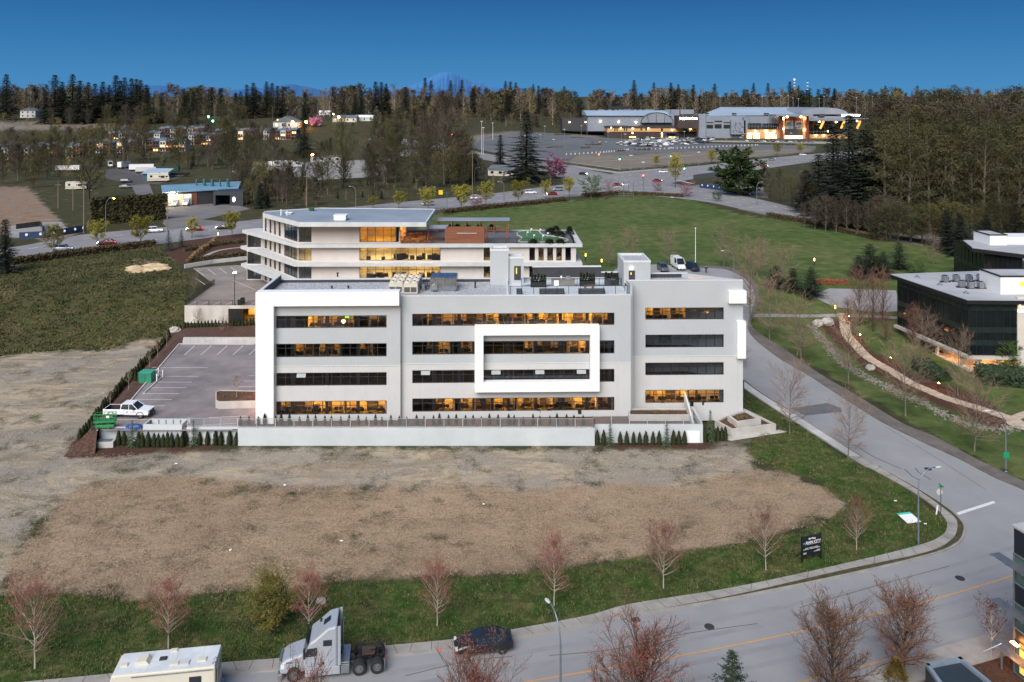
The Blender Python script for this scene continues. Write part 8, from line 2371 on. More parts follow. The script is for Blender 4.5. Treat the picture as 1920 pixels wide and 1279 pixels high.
# ---------------------------------------------------------------- roadside lamps, poles, signals
for x, yb, d_, h_, lb, gl_ in ((667, 392, 170, 8.3, "curved lamp beside the wooden pole behind the pale roof", None), (198, 437, 10, 10.5, "street lamp with glowing orange head by the clipped hedge", emit("sodium_glow", (1, .34, .04, 1), 60)), (945, 376, 168, 7.5, "curved lamp on the main road right of the yellow sign", None),
  (1419, 386, 20, 9.0, "curved lamp on the right hand road near the crossroads", None), (1670, 446, 15, 10.5, "curved lamp on the far right hand road before the wood", None), (890, 345, 10, 8, "curved lamp in front of the pale house beyond the main road", None), (1207, 362, 15, 10, "grey lamp at the centre of the crossroads", None)):
 street_lamp(lb, G(x, yb), R(d_), h_, 2.6, glow=gl_, r=.12)
M_WOODP = mat("wooden_pole", C(120, 100, 82), C(140, 120, 100), 1, .9)
PL = {}
for x, yb, yt, lb in ((157, 437, 340, "wooden utility pole left of the clipped hedge"), (109, 391, 344, "short wooden utility pole by the dirt site"), (137, 395, 352, "slim wooden pole beside the big yellow green tree"), (575, 398, 328, "wooden utility pole with white lamp behind the stone building"), (886, 364, 285, "wooden utility pole right of the dense tree clump"), (314, 431, 378, "slim pale pole at the end of the clipped hedge")):
 t = pole(x, yb, yt, "utility_pole", lb, "pole", None, M_WOODP, False, .16); PL[x] = t
 h_ = (yb - yt) * t.location.y / F
 mb = MB(); mb.box(-1.1, 1.1, -.07, .07, h_ - .6, h_ - .45); mb.build("crossarm", M_WOODP, t)
def top(x): t = PL[x]; return None
def wire(a, b, lb, sag=1.0, m=M_BLACK):
 mb = MB()
 for dz in (0, -.9): mb.tube([a.lerp(b, k / 14) + Vector((0, 0, dz - sag * 4 * (k / 14) * (1 - k / 14))) for k in range(15)], .035, 4)
 tag(mb.build("power_line", m), lb, "cable")
tp_ = lambda x, yt: Vector((PL[x].location.x, PL[x].location.y, 44 - (yt - YH) * PL[x].location.y / F))
wire(tp_(157, 341), tp_(575, 329), "pair of power lines from the hedge to the pole behind the stone building"); wire(tp_(575, 329), tp_(886, 286), "pair of power lines between the two wooden poles above the stone building")
wire(tp_(157, 341), Vector((-170, 215, 22)), "pair of power lines leaving the frame at the left"); wire(tp_(886, 286), Vector((-20, 480, 20)), "pair of power lines running on towards the crossroads")
def signal(x, yb, h_, lb, arm=0, col='g', yellow=False):
 t = thing("traffic_signal", lb, "traffic light", tuple(G(x, yb)))
 mb = MB(); mb.tube([(0, 0, 0), (0, 0, h_)], .14, 6)
 if arm: mb.tube([(0, 0, h_ - .5), (arm, 0, h_)], .1, 6)
 mb.build("pole", M_POLE, t)
 mb = MB(); mb.box(arm - .3, arm + .3, -.25, .2, h_ - 1.2, h_ + .1); mb.build("signal_head", mat("signal_yellow", C(196, 140, 34), None, 1) if yellow else M_BLACK, t)
 mb = MB(); mb.ell((arm, -.35, h_ - .9 if col == 'g' else h_ - .2), (.3, .12, .3), 8, 6)
 mb.build("lit_lens", emit("green_signal", (.05, 1, .4, 1), 12) if col == 'g' else emit("red_signal", (1, .06, .02, 1), 10), t)
signal(1162, 322, 8, "traffic signal with green light at the far corner of the crossroads", -.0); signal(1254, 316, 8, "traffic signal showing green beside a yellow tree across the junction", 1.0); signal(1283, 331, 5, "traffic signal showing green at the right side of the junction")
signal(701, 275, 7, "green traffic signal behind the tall dark conifer on the left road"); signal(848, 266, 7, "red traffic signal on the upper left road", 0, 'r'); signal(1123, 306, 6, "orange cased signal in the car park by the corner", 0, 'r', True); signal(1206, 358, 7, "dark cased signal at the near corner of the crossroads", 0, 'r')
t = thing("road_sign", "bright yellow square sign hung on a green arm over the main road", "sign", tuple(G(838, 394)))
mb = MB(); mb.tube([(0, 0, 0), (0, 0, 6.3), (-1.9, 0, 6.6)], .1, 6); mb.build("pole", mat("green_pole", C(60, 110, 96), None, 1, .5), t); mb = MB(); mb.box(-3.0, -1.5, -.06, .06, 5.6, 7.2); mb.build("panel", mat("sign_yellow", C(226, 186, 20), None, 1, .5), t)
t = thing("post_structure", "bare structure of four thin posts at the crossroads corner of the field", "frame", tuple(G(1174, 371)))
for i in range(4): mb = MB(); mb.cyl((-3 + i * 2, 0, 0), (-3 + i * 2, 0, 7), .1, n=5); mb.build("post", M_STEEL, t)
mb = MB()
for z in (1, 1.8): mb.box(-3, 3, -.05, .05, z, z + .12)
mb.build("rail", M_STEEL, t)
M_BLUEF = mat("blue_hoarding", C(36, 54, 88), C(48, 66, 100), .3, .7)
def fence(path, label, h_, m, dots=True, name="hoarding"):
 t = thing(name, label, "fence", tuple(path[0])); mb = MB(); d2 = MB()
 rp = resample(path, 3.5)
 for a, b in zip(rp, rp[1:]):
  za = float(hgt(a.x, a.y)); d = (b - a).normalized(); nn = Vector((d.y, -d.x, 0)) * .05
  mb.prism([(p.x, p.y) for p in (a - nn, b - nn, b + nn, a + nn)], za, za + h_)
  if dots: c = a.lerp(b, .5) + nn * 1.5; d2.ell((c.x, c.y, za + h_ * .6), (.5, .12, .4), 7, 5)
 part(mb, "panel", m, t)
 if dots: part(d2, "emblem", M_WHITE, t)
fence(g2((36, 449), (90, 446), (160, 434)), "blue site hoarding with white round marks beside the dirt site", 2.0, M_BLUEF); fence(g2((1312, 352), (1360, 358), (1408, 368)), "blue hoarding with pale round marks beside the right hand road", 2.2, M_BLUEF)
fence(g2((1300, 337), (1370, 328)), "grey mesh fence at the corner of the rough lot", 2.5, M_STEEL, False, "mesh_fence"); fence(g2((30, 430), (78, 424), (80, 438)), "thin dark wire fence round the gravel patch", 1.6, M_CHAR, False, "wire_fence")
# ---------------------------------------------------------------- houses, workshop, yards on the left
M_GREYR = mat("grey_shingle", C(84, 90, 98), C(104, 110, 118), .3, .8)
M_BRICK = mat("red_brown_cladding", C(110, 66, 50), C(132, 82, 64), .5, .85)
M_HWHITE = mat("house_white", C(186, 186, 184), C(200, 200, 198), .3, .8)
M_LITWIN = emit("lit_house_window", (1, .52, .16, 1), 1.0)
def house(name, label, px, py, w, d, h_, rz, wallm, roofm, roof='gable', win=3, lit=(), rise=None, group=None, eave=.5, flo=1):
 t = thing(name, label, "house", tuple(G(px, py)), rz, group)
 mb = MB(); mb.box(-w / 2, w / 2, 0, d, -1, h_); mb.build("wall", wallm, t)
 rise = rise or d * .22
 mb = MB()
 if roof == 'gable':
  mb.add([(-w / 2 - eave, -eave, h_), (w / 2 + eave, -eave, h_), (w / 2 + eave, d / 2, h_ + rise), (-w / 2 - eave, d / 2, h_ + rise), (w / 2 + eave, d + eave, h_), (-w / 2 - eave, d + eave, h_)], [(0, 1, 2, 3), (3, 2, 4, 5), (0, 3, 5), (1, 4, 2), (0, 5, 4, 1)])
 elif roof == 'front':
  mb.add([(-w / 2 - eave, -eave, h_), (w / 2 + eave, -eave, h_), (0, -eave, h_ + rise), (-w / 2 - eave, d, h_), (w / 2 + eave, d, h_), (0, d, h_ + rise)], [(0, 2, 5, 3), (2, 1, 4, 5), (0, 1, 2), (3, 5, 4), (0, 3, 4, 1)])
 else: mb.box(-w / 2 - eave, w / 2 + eave, -eave, d + eave, h_ + .002, h_ + .5)
 mb.build("roof", roofm, t)
 for f_ in range(flo):
  for i in range(win):
   x = -w / 2 + w * (i + .5) / win; ww = min(.8, w / win * .3); z = h_ * (f_ + .35) / flo
   mb = MB(); mb.box(x - ww, x + ww, -.07, -.002, z, z + h_ / flo * .42); mb.build("window", M_LITWIN if (f_ * win + i) in lit else M_DKGL, t)
 mb = MB(); mb.box(w / 2 - 1.9, w / 2 - 1.0, -.06, -.001, -.9, 2.0); mb.build("door", M_CHAR, t)
 return t
house("white_house", "white two storey gabled house on the far hill at the left", 52, 221, 17, 14, 8.5, .1, M_HWHITE, M_GREYR, 'front', 3, (), 3.5, flo=2)
house("apartment_block", "distant cream apartment block between dark conifers at far left", 48, 206, 22, 14, 11, 0, M_CREAMW, M_BRICK, 'flat', 6, (3, 8), flo=3)
house("white_house", "white gabled house with orange lit walls behind the pink blossom trees", 536, 241, 26, 18, 6.5, 0, M_HWHITE, M_GREYR, 'front', 4, (0, 3), 6)
house("barn", "white roofed barn high on the left hill", 545, 210, 18, 16, 5, 0, M_HWHITE, M_WHITE, 'gable', 2, (), 4.5)
house("low_house", "low house with bright white lamp right of the pink trees", 646, 229, 26, 14, 4.5, 0, M_CREAMW, M_GREYR, 'gable', 4, (0,))
house("low_house", "long low white house beside the conifer right of the pink trees", 683, 227, 20, 12, 4, 0, M_HWHITE, M_WHITE, 'gable', 3)
house("low_house", "dim low house in the trees on the upper left", 610, 216, 18, 12, 4, 0, M_HWHITE, M_WHITE, 'gable', 3)
house("shed", "white flat roofed shed with an orange lamp at the gravel yard", 611, 304, 20, 10, 3.6, 0, M_HWHITE, M_GREYR, 'flat', 4)
house("white_house", "low white bungalow among bushes right of the gravel yard", 722, 303, 13, 10, 3.6, .2, M_HWHITE, M_GREYR, 'gable', 3)
house("white_house", "small white outbuilding half hidden behind the olive trees", 768, 293, 14, 9, 3.2, 0, M_HWHITE, M_HALLR, 'flat', 2)
house("bungalow", "low dark roofed bungalow beside the giant conifer", 938, 330, 14, 12, 3.2, -.35, M_CREAMW, M_GREYR, 'gable', 3, (), 2.2)
for x, y, s_, m_ in ((586, 291, .8, "sodium_glow"), (549, 229, 1.3, "sodium_glow"), (574, 229, 1.3, "sodium_glow"), (521, 226, 1.0, "portal_lamp"), (635, 220, 1.3, "portal_lamp"), (391, 219, 1.0, "green_signal"), (399, 227, 1.0, "green_signal"), (625, 214, .7, "portal_lamp")):
 t = thing("yard_lamp", f"glowing {'green' if 'green' in m_ else 'orange' if 'sod' in m_ else 'warm white'} lamp on a pole among the houses at the upper left", "lamp", tuple(G(x, y + 12)), 0, f"{'green' if 'green' in m_ else 'orange' if 'sod' in m_ else 'warm white'} lamps among the houses")
 h_ = 12 * t.location.y / F; mb = MB(); mb.cyl((0, 0, 0), (0, 0, h_ - .5), .12, n=5); mb.build("pole", M_POLE, t); mb = MB(); mb.ell((0, -.2, h_), (s_, s_ * .6, s_), 8, 6); mb.build("bulb", MATS[m_], t)
def townhouse(label, px, py, n_, rz, lit, tall=8.2):
 t = thing("townhouse_row", label, "townhouses", tuple(G(px, py)), rz); uw = 5.2; rg = random.Random(px)
 for i in range(n_):
  x = (i - n_ / 2) * uw; wm = (M_HWHITE, M_BRICK, M_CHAR)[(i + px) % 3]; hh = tall + (i % 2) * .7
  mb = MB(); mb.box(x, x + uw - .02, (i % 2) * .6, 10, -1, hh); mb.build("wall", wm, t)
  mb = MB(); mb.add([(x - .1, (i % 2) * .6 - .6, hh), (x + uw + .1, (i % 2) * .6 - .6, hh), (x + uw + .1, 5, hh + 1.9), (x - .1, 5, hh + 1.9), (x + uw + .1, 10.5, hh), (x - .1, 10.5, hh)], [(0, 1, 2, 3), (3, 2, 4, 5), (0, 3, 5), (1, 4, 2), (0, 5, 4, 1)]); mb.build("roof", M_GREYR, t)
  for k in range(3):
   mb = MB(); y0 = (i % 2) * .6; mb.box(x + .8, x + 2.2, y0 - .08, y0 - .001, .3 + k * 2.7, 1.9 + k * 2.7); mb.box(x + 3, x + 4.3, y0 - .08, y0 - .001, .3 + k * 2.7, 1.9 + k * 2.7)
   mb.build("window", M_LITWIN if rg.random() < lit else M_DKGL, t)
  mb = MB(); y0 = (i % 2) * .6; mb.box(x + .4, x + uw - .4, y0 - 1.2, y0 - .09, 2.5, 2.65); mb.box(x + .4, x + uw - .4, y0 - 1.2, y0 - 1.12, 2.66, 3.5); mb.build("balcony", M_BRICK if wm != M_BRICK else M_CHAR, t)
for a in ((15, 300, 8, .1, .1, "townhouse row at the far left edge behind the brush"), (100, 296, 7, .05, .12, "townhouse row at the left half hidden by bare trees"), (205, 287, 8, 0, .1, "townhouse row behind the big yellow green tree"), (292, 284, 9, 0, .3, "white and brick townhouse row with lit windows left of centre"), (380, 272, 7, -.05, .3, "townhouse row with glowing corner windows right of the brick row"),
  (440, 262, 7, 0, .1, "dark townhouse row farther back at centre left"), (525, 262, 6, -.1, .15, "townhouse row with white end wall beside the dark conifer"), (250, 268, 9, 0, .1, "back row of townhouse roofs behind the brick row"), (340, 258, 8, 0, .1, "back row of grey townhouse roofs in the middle")): townhouse(a[5], *a[:5])
wk = thing("workshop", "long grey workshop with pale blue metal roof and a bright lamp on its wall", "workshop", tuple(P(305, 380, 290)))
A0, A1, B0, B1 = GZ(304, 361, 10.5), GZ(447, 353, 10.5), GZ(302, 347, 11.8), GZ(452, 340, 11.8)
mb = MB(); mb.add([A0, A1, B1, B0] + [p - Vector((0, 0, .3)) for p in (A0, A1, B1, B0)], [(0, 1, 2, 3), (7, 6, 5, 4), (0, 4, 5, 1), (1, 5, 6, 2), (2, 6, 7, 3), (3, 7, 4, 0)]); part(mb, "metal_roof", mat("blue_metal_roof", C(104, 140, 160), C(122, 156, 176), .3, .4), wk)
mb = MB(); mb.prism([(p.x, p.y) for p in (A0 + Vector((1.5, 1, 0)), A1 + Vector((-1, 1, 0)), B1 + Vector((-1, -1, 0)), B0 + Vector((1.5, -1, 0)))], 4, 10.2); part(mb, "wall", M_CHAR, wk)
w_ = Wall((A0 + Vector((1.5, .95, 0))).xy, (A1 + Vector((-1, .95, 0))).xy)
for (a, b, z0, z1, m_, nm) in ((.3, 5.6, 5.2, 9.6, M_INWALL, "lit_wall"), (5.8, 8.6, 5.2, 9.4, M_WHITE, "roller_door"), (8.9, 10.6, 5.2, 9.6, M_BRICK, "brick_pier"), (17, 18.3, 6.6, 8.8, M_DKGL, "window")):
 mb = MB(); w_.box(mb, a, b, -.12, -.001, z0, z1); part(mb, nm, m_, wk)
flamp(wk, 323, 362, A0.y + .2, .5, emit("workshop_lamp", (1, .75, .42, 1), 90))
mb = MB()
for i in range(5): mb.cyl((B0.x + 13 + i * 3.1, B0.y + 2, 9), (B0.x + 13 + i * 3.1, B0.y + 2, 14), .65 if i in (1, 2, 4) else .3, n=8)
part(mb, "roof_stacks", MATS["teal_panel"], wk)
p0, p1 = GZ(400, 386, 5), GZ(456, 386, 5)
mb = MB(); mb.box(p0.x, p1.x, p0.y, p0.y + 1, 9, 10.4); mb.box(p0.x, p0.x + .8, p0.y, p0.y + 8, 5, 8.99); mb.box(p1.x - 5, p1.x, p0.y, p0.y + 8, 5, 8.99); mb.box(p0.x, p1.x, p0.y + 1.01, p0.y + 9, 10, 10.4); part(mb, "dark_entrance", mat("slate_panel", C(44, 50, 58), None, .5, .6), wk)
mb = MB(); mb.ell((p1.x - 3.5, p0.y - .1, 7.4), (.5, .1, .9), 10, 6); part(mb, "round_sign", MATS["box_sign"], wk)
vv = [car("white_van", "", "van", 'van', P_WHITE, parts=False, solid_side=True)]
for x, y, rz, lb in ((331, 386, -85, "white van parked before the workshop, left of its twin"), (352, 385, -85, "white van parked before the workshop, right of its twin"), (207, 313, -60, "white box van at the back of the trailer yard"), (555, 314, 0, "white van parked at the back of the gravel yard"), (515, 313, 0, "white van left of another in the gravel yard")): place(vv, 0, G(x, y) + Vector((0, 0, .08)), R(rz), lb, 1.25 if y < 330 else 1.1)
def trailer(label, px, py, L, h_, rz, m, cat="trailer"):
 t = thing("box_trailer", label, cat, tuple(G(px, py)), R(rz)); mb = MB(); mb.box(-L / 2, L / 2, -1.3, 1.3, 1.1, h_); mb.build("box", m, t)
 mb = MB(); mb.box(-L / 2, L / 2, -.5, .5, .8, 1.09); mb.box(L * .3, L * .3 + .15, -.9, .9, 0, .8); mb.build("chassis", M_BLACK, t)
 for x in (-L * .32, -L * .42):
  for y in (-1.1, 1.1): wheel(t, x, y, .48, .3, parts=False)
trailer("long white box trailer in the trailer yard behind the motorhome", 266, 321, 13, 4.0, 12, P_WHITE); trailer("white box truck body left of the long white trailer", 233, 316, 9, 4.2, 80, P_WHITE); trailer("low white trailer in front of the long white one", 275, 325, 11, 3.4, 8, M_HWHITE)
trailer("dark green box trailer right of the white ones in the trailer yard", 315, 325, 12, 3.9, 4, paint("dark_green_trailer", C(24, 62, 44))); trailer("white site trailer behind the big yellow green tree", 128, 322, 13, 3.6, 4, P_WHITE); trailer("dark flat trailer at the right end of the trailer yard", 338, 331, 9, 1.9, 4, P_BLACK)
trailer("grey covered trailer in the gravel yard, leftmost", 487, 314, 9, 3.4, 0, M_STEEL); trailer("white motor coach in the gravel yard left of the white vans", 533, 312, 10, 3.6, 0, P_WHITE)
c_ = dup(rv, G(297, 341), R(10), "cream motorhome parked in front of the trailers in the yard", 1.35); c_ = dup(rv, G(143, 356), R(10), "white camper half hidden by the pale bushy tree at the left", 1.15)
far_car(1, 237, 343, R(10), "black car with red lamps on the yard lane", None); far_car(5, 236, 353, R(10), "grey car on the grass edge beside the yard lane", None)
g = G(290, 335); mb = MB(); mb.box(-6, 6, 0, 7, 0, 2.6); t = thing("lean_to", "pale green lean to shelter behind the yard motorhome", "shed", tuple(g)); mb.build("wall", MATS["teal_panel"], t); mb = MB(); mb.add([(-6.5, -1, 2.61), (6.5, -1, 2.61), (6.5, 8, 4.6), (-6.5, 8, 4.6)], [(0, 1, 2, 3)]); mb.build("roof", M_HALLR, t)
# ---------------------------------------------------------------- middle and far trees
big = [decid("olive_tree", "", 20, 401 + i, M_BARKD, M_TWIGG, (M_LEAFO, M_LEAFK, M_LEAFO)[i], .12, (.19, .17, .22)[i], 34, 6, 7, (25, 74), .35, 'oval', .22, .03, .05, 2, .26) for i in range(3)]
cot = [decid("cottonwood_tree", "", 38, 411 + i, M_BARK, M_TWIGG, (mat('dusky_catkins', C(42, 43, 23), C(70, 67, 36), .1, .85), M_LEAFK, mat('dusky_olive', C(56, 54, 28), C(92, 84, 46), .1, .85))[i], .12, (.085, .08, .10)[i], (46, 40, 36)[i], 7, 7, (40, 82), .25, ('column', 'oval', 'column')[i], .5, .055, .045, (1, 1, 2)[i], (.42, .36, .4)[i], droop=(.6, .45, .7)[i]) for i in range(3)]
brn = [decid("bare_wood_tree", "", 22, 421 + i, M_BARK, M_TWIGB, M_TWIGB, .15, .17, 44, 7, 8, (35, 76), .4, 'oval', .2, .035, .05, 1, .3) for i in range(2)]
con = [conifer("conifer", "", 30, 431 + i, None, (.26, .32, .24)[i], .06, .75, .26, 9, .5, 1.8, ex=.7) for i in range(3)]
T = lambda pr, k, x, b, t_, lb, sx=1.0, gr=None: plant(pr, k, x, b, t_, lb, gr, sx=sx)
T(con, 1, 987, 343, 207, "giant dark conifer beside the magenta blossom tree", 1.25); T(con, 0, 938, 310, 252, "smaller dark conifer left of the giant conifer", 1.3); T(con, 1, 570, 296, 224, "dark conifer standing in front of the townhouses at centre left", 1.25); T(con, 0, 704, 298, 210, "slim dark conifer among olive trees left of centre", .8)
T(con, 1, 1592, 425, 212, "tallest of the big dark conifers at the left end of the right hand wood", .95); T(con, 0, 1562, 412, 232, "big dark conifer left of the tallest one at the edge of the right hand wood", 1.25); T(con, 1, 1535, 398, 288, "low broad dark conifer at the left foot of the big conifers", 1.7); T(con, 2, 1620, 428, 240, "big dark conifer right of the tallest one at the edge of the right hand wood", 1.5); T(con, 1, 1575, 425, 300, "broad low conifer in front of the big dark conifers", 1.9); T(con, 2, 1640, 432, 250, "big dark conifer at the right end of the dark conifer group", 1.5); T(con, 0, 1512, 392, 318, "lowest broad conifer at the left end of the big dark conifers", 1.9)
T(con, 0, 10, 512, 410, "dark conifer at the left edge beyond the bramble field", 1.3); T(con, 2, 12, 225, 138, "tall dark conifer on the skyline at the far left edge", 1.25); T(con, 1, 1800, 480, 400, "dark conifer behind the farther black glass building, left", 1.5); T(con, 0, 1775, 470, 392, "dark conifer left of the blue spruce by the right hand wood", 1.5); T(con, 1, 1850, 478, 400, "dark conifer behind the farther black glass building, right", 1.5); T(con, 1, 1905, 470, 380, "dark conifer at the right edge above the farther black building", 1.5)
T(big, 0, 167, 378, 232, "big yellow green tree with dark trunk left of the trailer yard", 1.0); T(big, 2, 645, 342, 212, "tall olive birch right of the gravel yard", .85); T(big, 1, 748, 300, 202, "tall olive tree left of centre behind the bungalow", 1.0); T(brn, 0, 833, 346, 166, "very tall bare brown tree above the stone building", .95); T(big, 2, 862, 342, 245, "dense olive tree right of the very tall bare tree", 1.1); T(big, 0, 800, 350, 250, "dense olive tree left of the very tall bare tree", 1.1); T(big, 1, 440, 308, 235, "olive tree in front of the townhouses left of the dark conifer", 1.0)
GT = [("olive tree in the brush at the far left", [(5, 345), (35, 330), (62, 352), (88, 338), (110, 300), (20, 300), (75, 310)], 60), ("tall olive tree in front of the townhouse rows", [(215, 305), (240, 300), (265, 300), (335, 318), (352, 312), (372, 312), (398, 318), (330, 300), (130, 300), (155, 300), (190, 298), (420, 300)], 78),
 ("bare olive tree beside the gravel yard", [(470, 362), (495, 355), (520, 372), (548, 360), (455, 345), (530, 345)], 62), ("olive tree in the thicket beyond the main road", [(700, 352), (725, 345), (752, 352), (778, 345), (820, 352), (845, 352), (770, 330), (735, 330), (868, 352), (690, 335)], 75),
 ("olive tree on the far hill above the townhouses", [(95, 240), (130, 243), (165, 238), (200, 242), (235, 240), (270, 236), (300, 232), (340, 240), (365, 240)], 42), ("olive tree by the rough lot right of the crossroads", [(1440, 372), (1462, 380), (1485, 388), (1505, 395), (1525, 400), (1545, 398)], 60)]
rg = random.Random(66)
for k_, (x0, x1, y0, y1, n_, hh) in enumerate(((0, 130, 300, 345, 12, 55), (170, 480, 296, 318, 7, 62), (420, 560, 296, 330, 5, 55), (440, 560, 345, 392, 14, 60), (690, 885, 300, 358, 22, 80), (560, 720, 345, 366, 8, 26), (120, 480, 226, 246, 14, 36))):
 GT[(0, 1, 1, 2, 3, 3, 4)[k_]][1].extend([(rg.uniform(x0, x1), rg.uniform(y0, y1)) for q in range(n_)])
for lb, pts, hh in GT:
 for (x, b) in pts: T((big, brn)[rg.random() < .35], rg.randrange(2), x, b, b - hh * rg.uniform(.75, 1.2), lb, .95, lb.replace("tree", "trees"))
for i in range(46):   # the tall wood at the right edge
 row = i % 4; x = 1652 + (i // 4) * 28 + rg.uniform(-10, 10); b = (436, 418, 400, 380)[row] + (x - 1640) * .055; tp_y = (236, 205, 186, 172)[row] + rg.uniform(-12, 16)
 T((cot, cot, brn, cot)[row], rg.randrange(3) if row != 2 else rg.randrange(2), x, b, tp_y, "tall drooping olive cottonwood in the wood at the right edge" if row != 2 else "tall bare brown tree in the wood at the right edge", 1.15, "cottonwoods in the right hand wood" if row != 2 else "bare trees in the right hand wood")
for i in range(14): T(big, rg.randrange(3), 1640 + i * 22, 452 + i * 1.5, 390 + rg.uniform(-20, 10), "low olive tree at the foot of the right hand wood", 1.3, "low trees at the foot of the right hand wood")
for i in range(9): T(brn, i % 2, 1508 + i * 20, 428 + i * 2.5, 372 + rg.uniform(-8, 10), "thin bare tree on the verge of the right hand road", 1.0, "thin bare trees on the right hand road verge")
for i, (x, t_) in enumerate(((84, 168), (103, 139), (117, 152), (136, 138), (150, 150), (166, 153), (178, 156), (193, 152), (205, 158), (217, 140), (226, 150), (234, 144), (247, 146), (256, 147), (264, 149), (275, 158), (302, 174), (345, 165), (362, 170))): T(con, i % 3, x, 230 + rg.uniform(-3, 3), t_, "dark conifer in the tall clump on the left skyline", 1.15, "conifers on the left skyline")
for i, (x, t_) in enumerate(((463, 158), (475, 154), (500, 152), (510, 155), (520, 160), (530, 161), (572, 172), (645, 170), (666, 175), (704, 152), (715, 153), (724, 156), (677, 168), (760, 162))): T(con, i % 3, x, 222 + rg.uniform(-3, 3), t_, "dark conifer on the skyline left of the pale mountain", 1.15, "conifers left of the mountain")
for i, (x, t_) in enumerate(((797, 145), (808, 150), (845, 150), (866, 149), (890, 160), (948, 151), (957, 152), (967, 154), (1000, 157), (1010, 160), (1058, 161), (1189, 149), (1226, 154), (1258, 154), (1272, 157), (1300, 158), (1340, 156), (1413, 155), (1440, 155), (1481, 152), (1497, 160), (1565, 165), (1600, 166), (1660, 160), (1720, 160))): T(con, i % 3, x, 212 + rg.uniform(-3, 2), t_, "dark conifer above the skyline wood right of the pale mountain", 1.0, "conifers right of the mountain")
def merge_trees(name, spots, protos):
 """a far-off wood that reads as one mass"""
 vs_, fs_, mi_, o = [], [], [], 0; mats = []
 for (X, Y, hh, k, sx) in spots:
  for ch in KIDS[protos[k].name]:
   me = ch.data; n_ = len(me.vertices)
   co = np.empty(n_ * 3, np.float32); me.vertices.foreach_get('co', co); co = co.reshape(-1, 3)
   s = hh / protos[k]['h']; a = rg.uniform(0, 6.28); c_, s_ = math.cos(a), math.sin(a)
   q = np.stack([(co[:, 0] * c_ - co[:, 1] * s_) * s * sx + X, (co[:, 0] * s_ + co[:, 1] * c_) * s * sx + Y, co[:, 2] * s + float(hgt(X, Y))], -1)
   vs_.append(q)
   sl = {i: (mats.index(m_) if m_ in mats else (mats.append(m_) or len(mats) - 1)) for i, m_ in enumerate(me.materials)}
   for p in me.polygons: fs_.append(tuple(v + o for v in p.vertices)); mi_.append(sl[p.material_index])
   o += n_
 me = bpy.data.meshes.new(name); me.from_pydata(np.concatenate(vs_).tolist(), [], fs_)
 for m_ in mats: me.materials.append(m_)
 me.polygons.foreach_set('material_index', mi_); me.update()
 ob_ = bpy.data.objects.new(name, me); COL.objects.link(ob_); tag(ob_, kind='stuff'); return ob_
fp = [conifer("wood_conifer", "", 30, 501 + i, None, (.2, .25)[i], .05, .32, .3, 7, .4, 3.4, ex=.7) for i in range(2)] + [decid("wood_tree", "", 24, 511 + i, M_BARK, M_TWIGB, (M_TWIGB, M_LEAFK)[i], .1, .16, 16, 4, 4, (35, 76), .4, 'oval', .25, .12, .08, 2, .9) for i in range(2)] + [decid('wood_tree', '', 24, 521, M_BARK, M_TWIG, mat('spring_leaves', C(92, 90, 36), C(132, 122, 58), .1, .85), .1, .18, 14, 4, 4, (30, 76), .4, 'round', .25, .11, .08, 2, .8), decid('wood_tree', '', 24, 522, M_BARKP, M_TWIG, mat('grey_twigs', C(92, 84, 74), C(120, 110, 98), .2, .9), .1, .13, 16, 4, 4, (45, 78), .4, 'column', .25, .1, .08, 1, .7)]
sp = []
for i in range(560):
 x = rg.uniform(-120, 2040); Yd = rg.uniform(1080, 1500) if x > 700 else rg.uniform(1000, 1450)
 X = (x - 960) * Yd / F; zt = 44 - (rg.gauss(170, 9) - 5 * math.sin(x * .021) - 4 * math.sin(x * .05 + 1) - YH) * Yd / F
 sp.append((X, Yd, max(12, min(44, zt - float(hgt(X, Yd)))), rg.choice((0, 1, 0, 2, 2, 3, 3, 4, 5, 5)), rg.uniform(.9, 1.5)))
merge_trees("skyline_wood", sp, fp)
sp = []
for (x0, x1, y0, y1, n_, h0, h1) in ((380, 700, 214, 226, 40, 9, 20), (700, 1100, 208, 240, 110, 10, 20), (0, 380, 226, 252, 30, 6, 14), (400, 720, 245, 290, 26, 6, 12), (1640, 2000, 330, 440, 50, 8, 18), (0, 140, 270, 340, 26, 6, 12), (690, 900, 250, 345, 60, 6, 14), (430, 600, 330, 385, 40, 4, 9), (540, 820, 345, 378, 70, 1.5, 4), (150, 480, 285, 318, 60, 3, 8), (880, 1060, 318, 350, 30, 2, 5), (470, 520, 340, 392, 30, 5, 11)):
 for i in range(n_): g = G(rg.uniform(x0, x1), rg.uniform(y0, y1)); sp.append((g.x, g.y, rg.uniform(h0, h1), rg.choice((2, 3, 4, 5, 4, 3, 1)), 1.4))
merge_trees("scrub_wood", sp, fp)
for p in fp:
 for ch in KIDS[p.name]: bpy.data.objects.remove(ch)
 bpy.data.objects.remove(p)
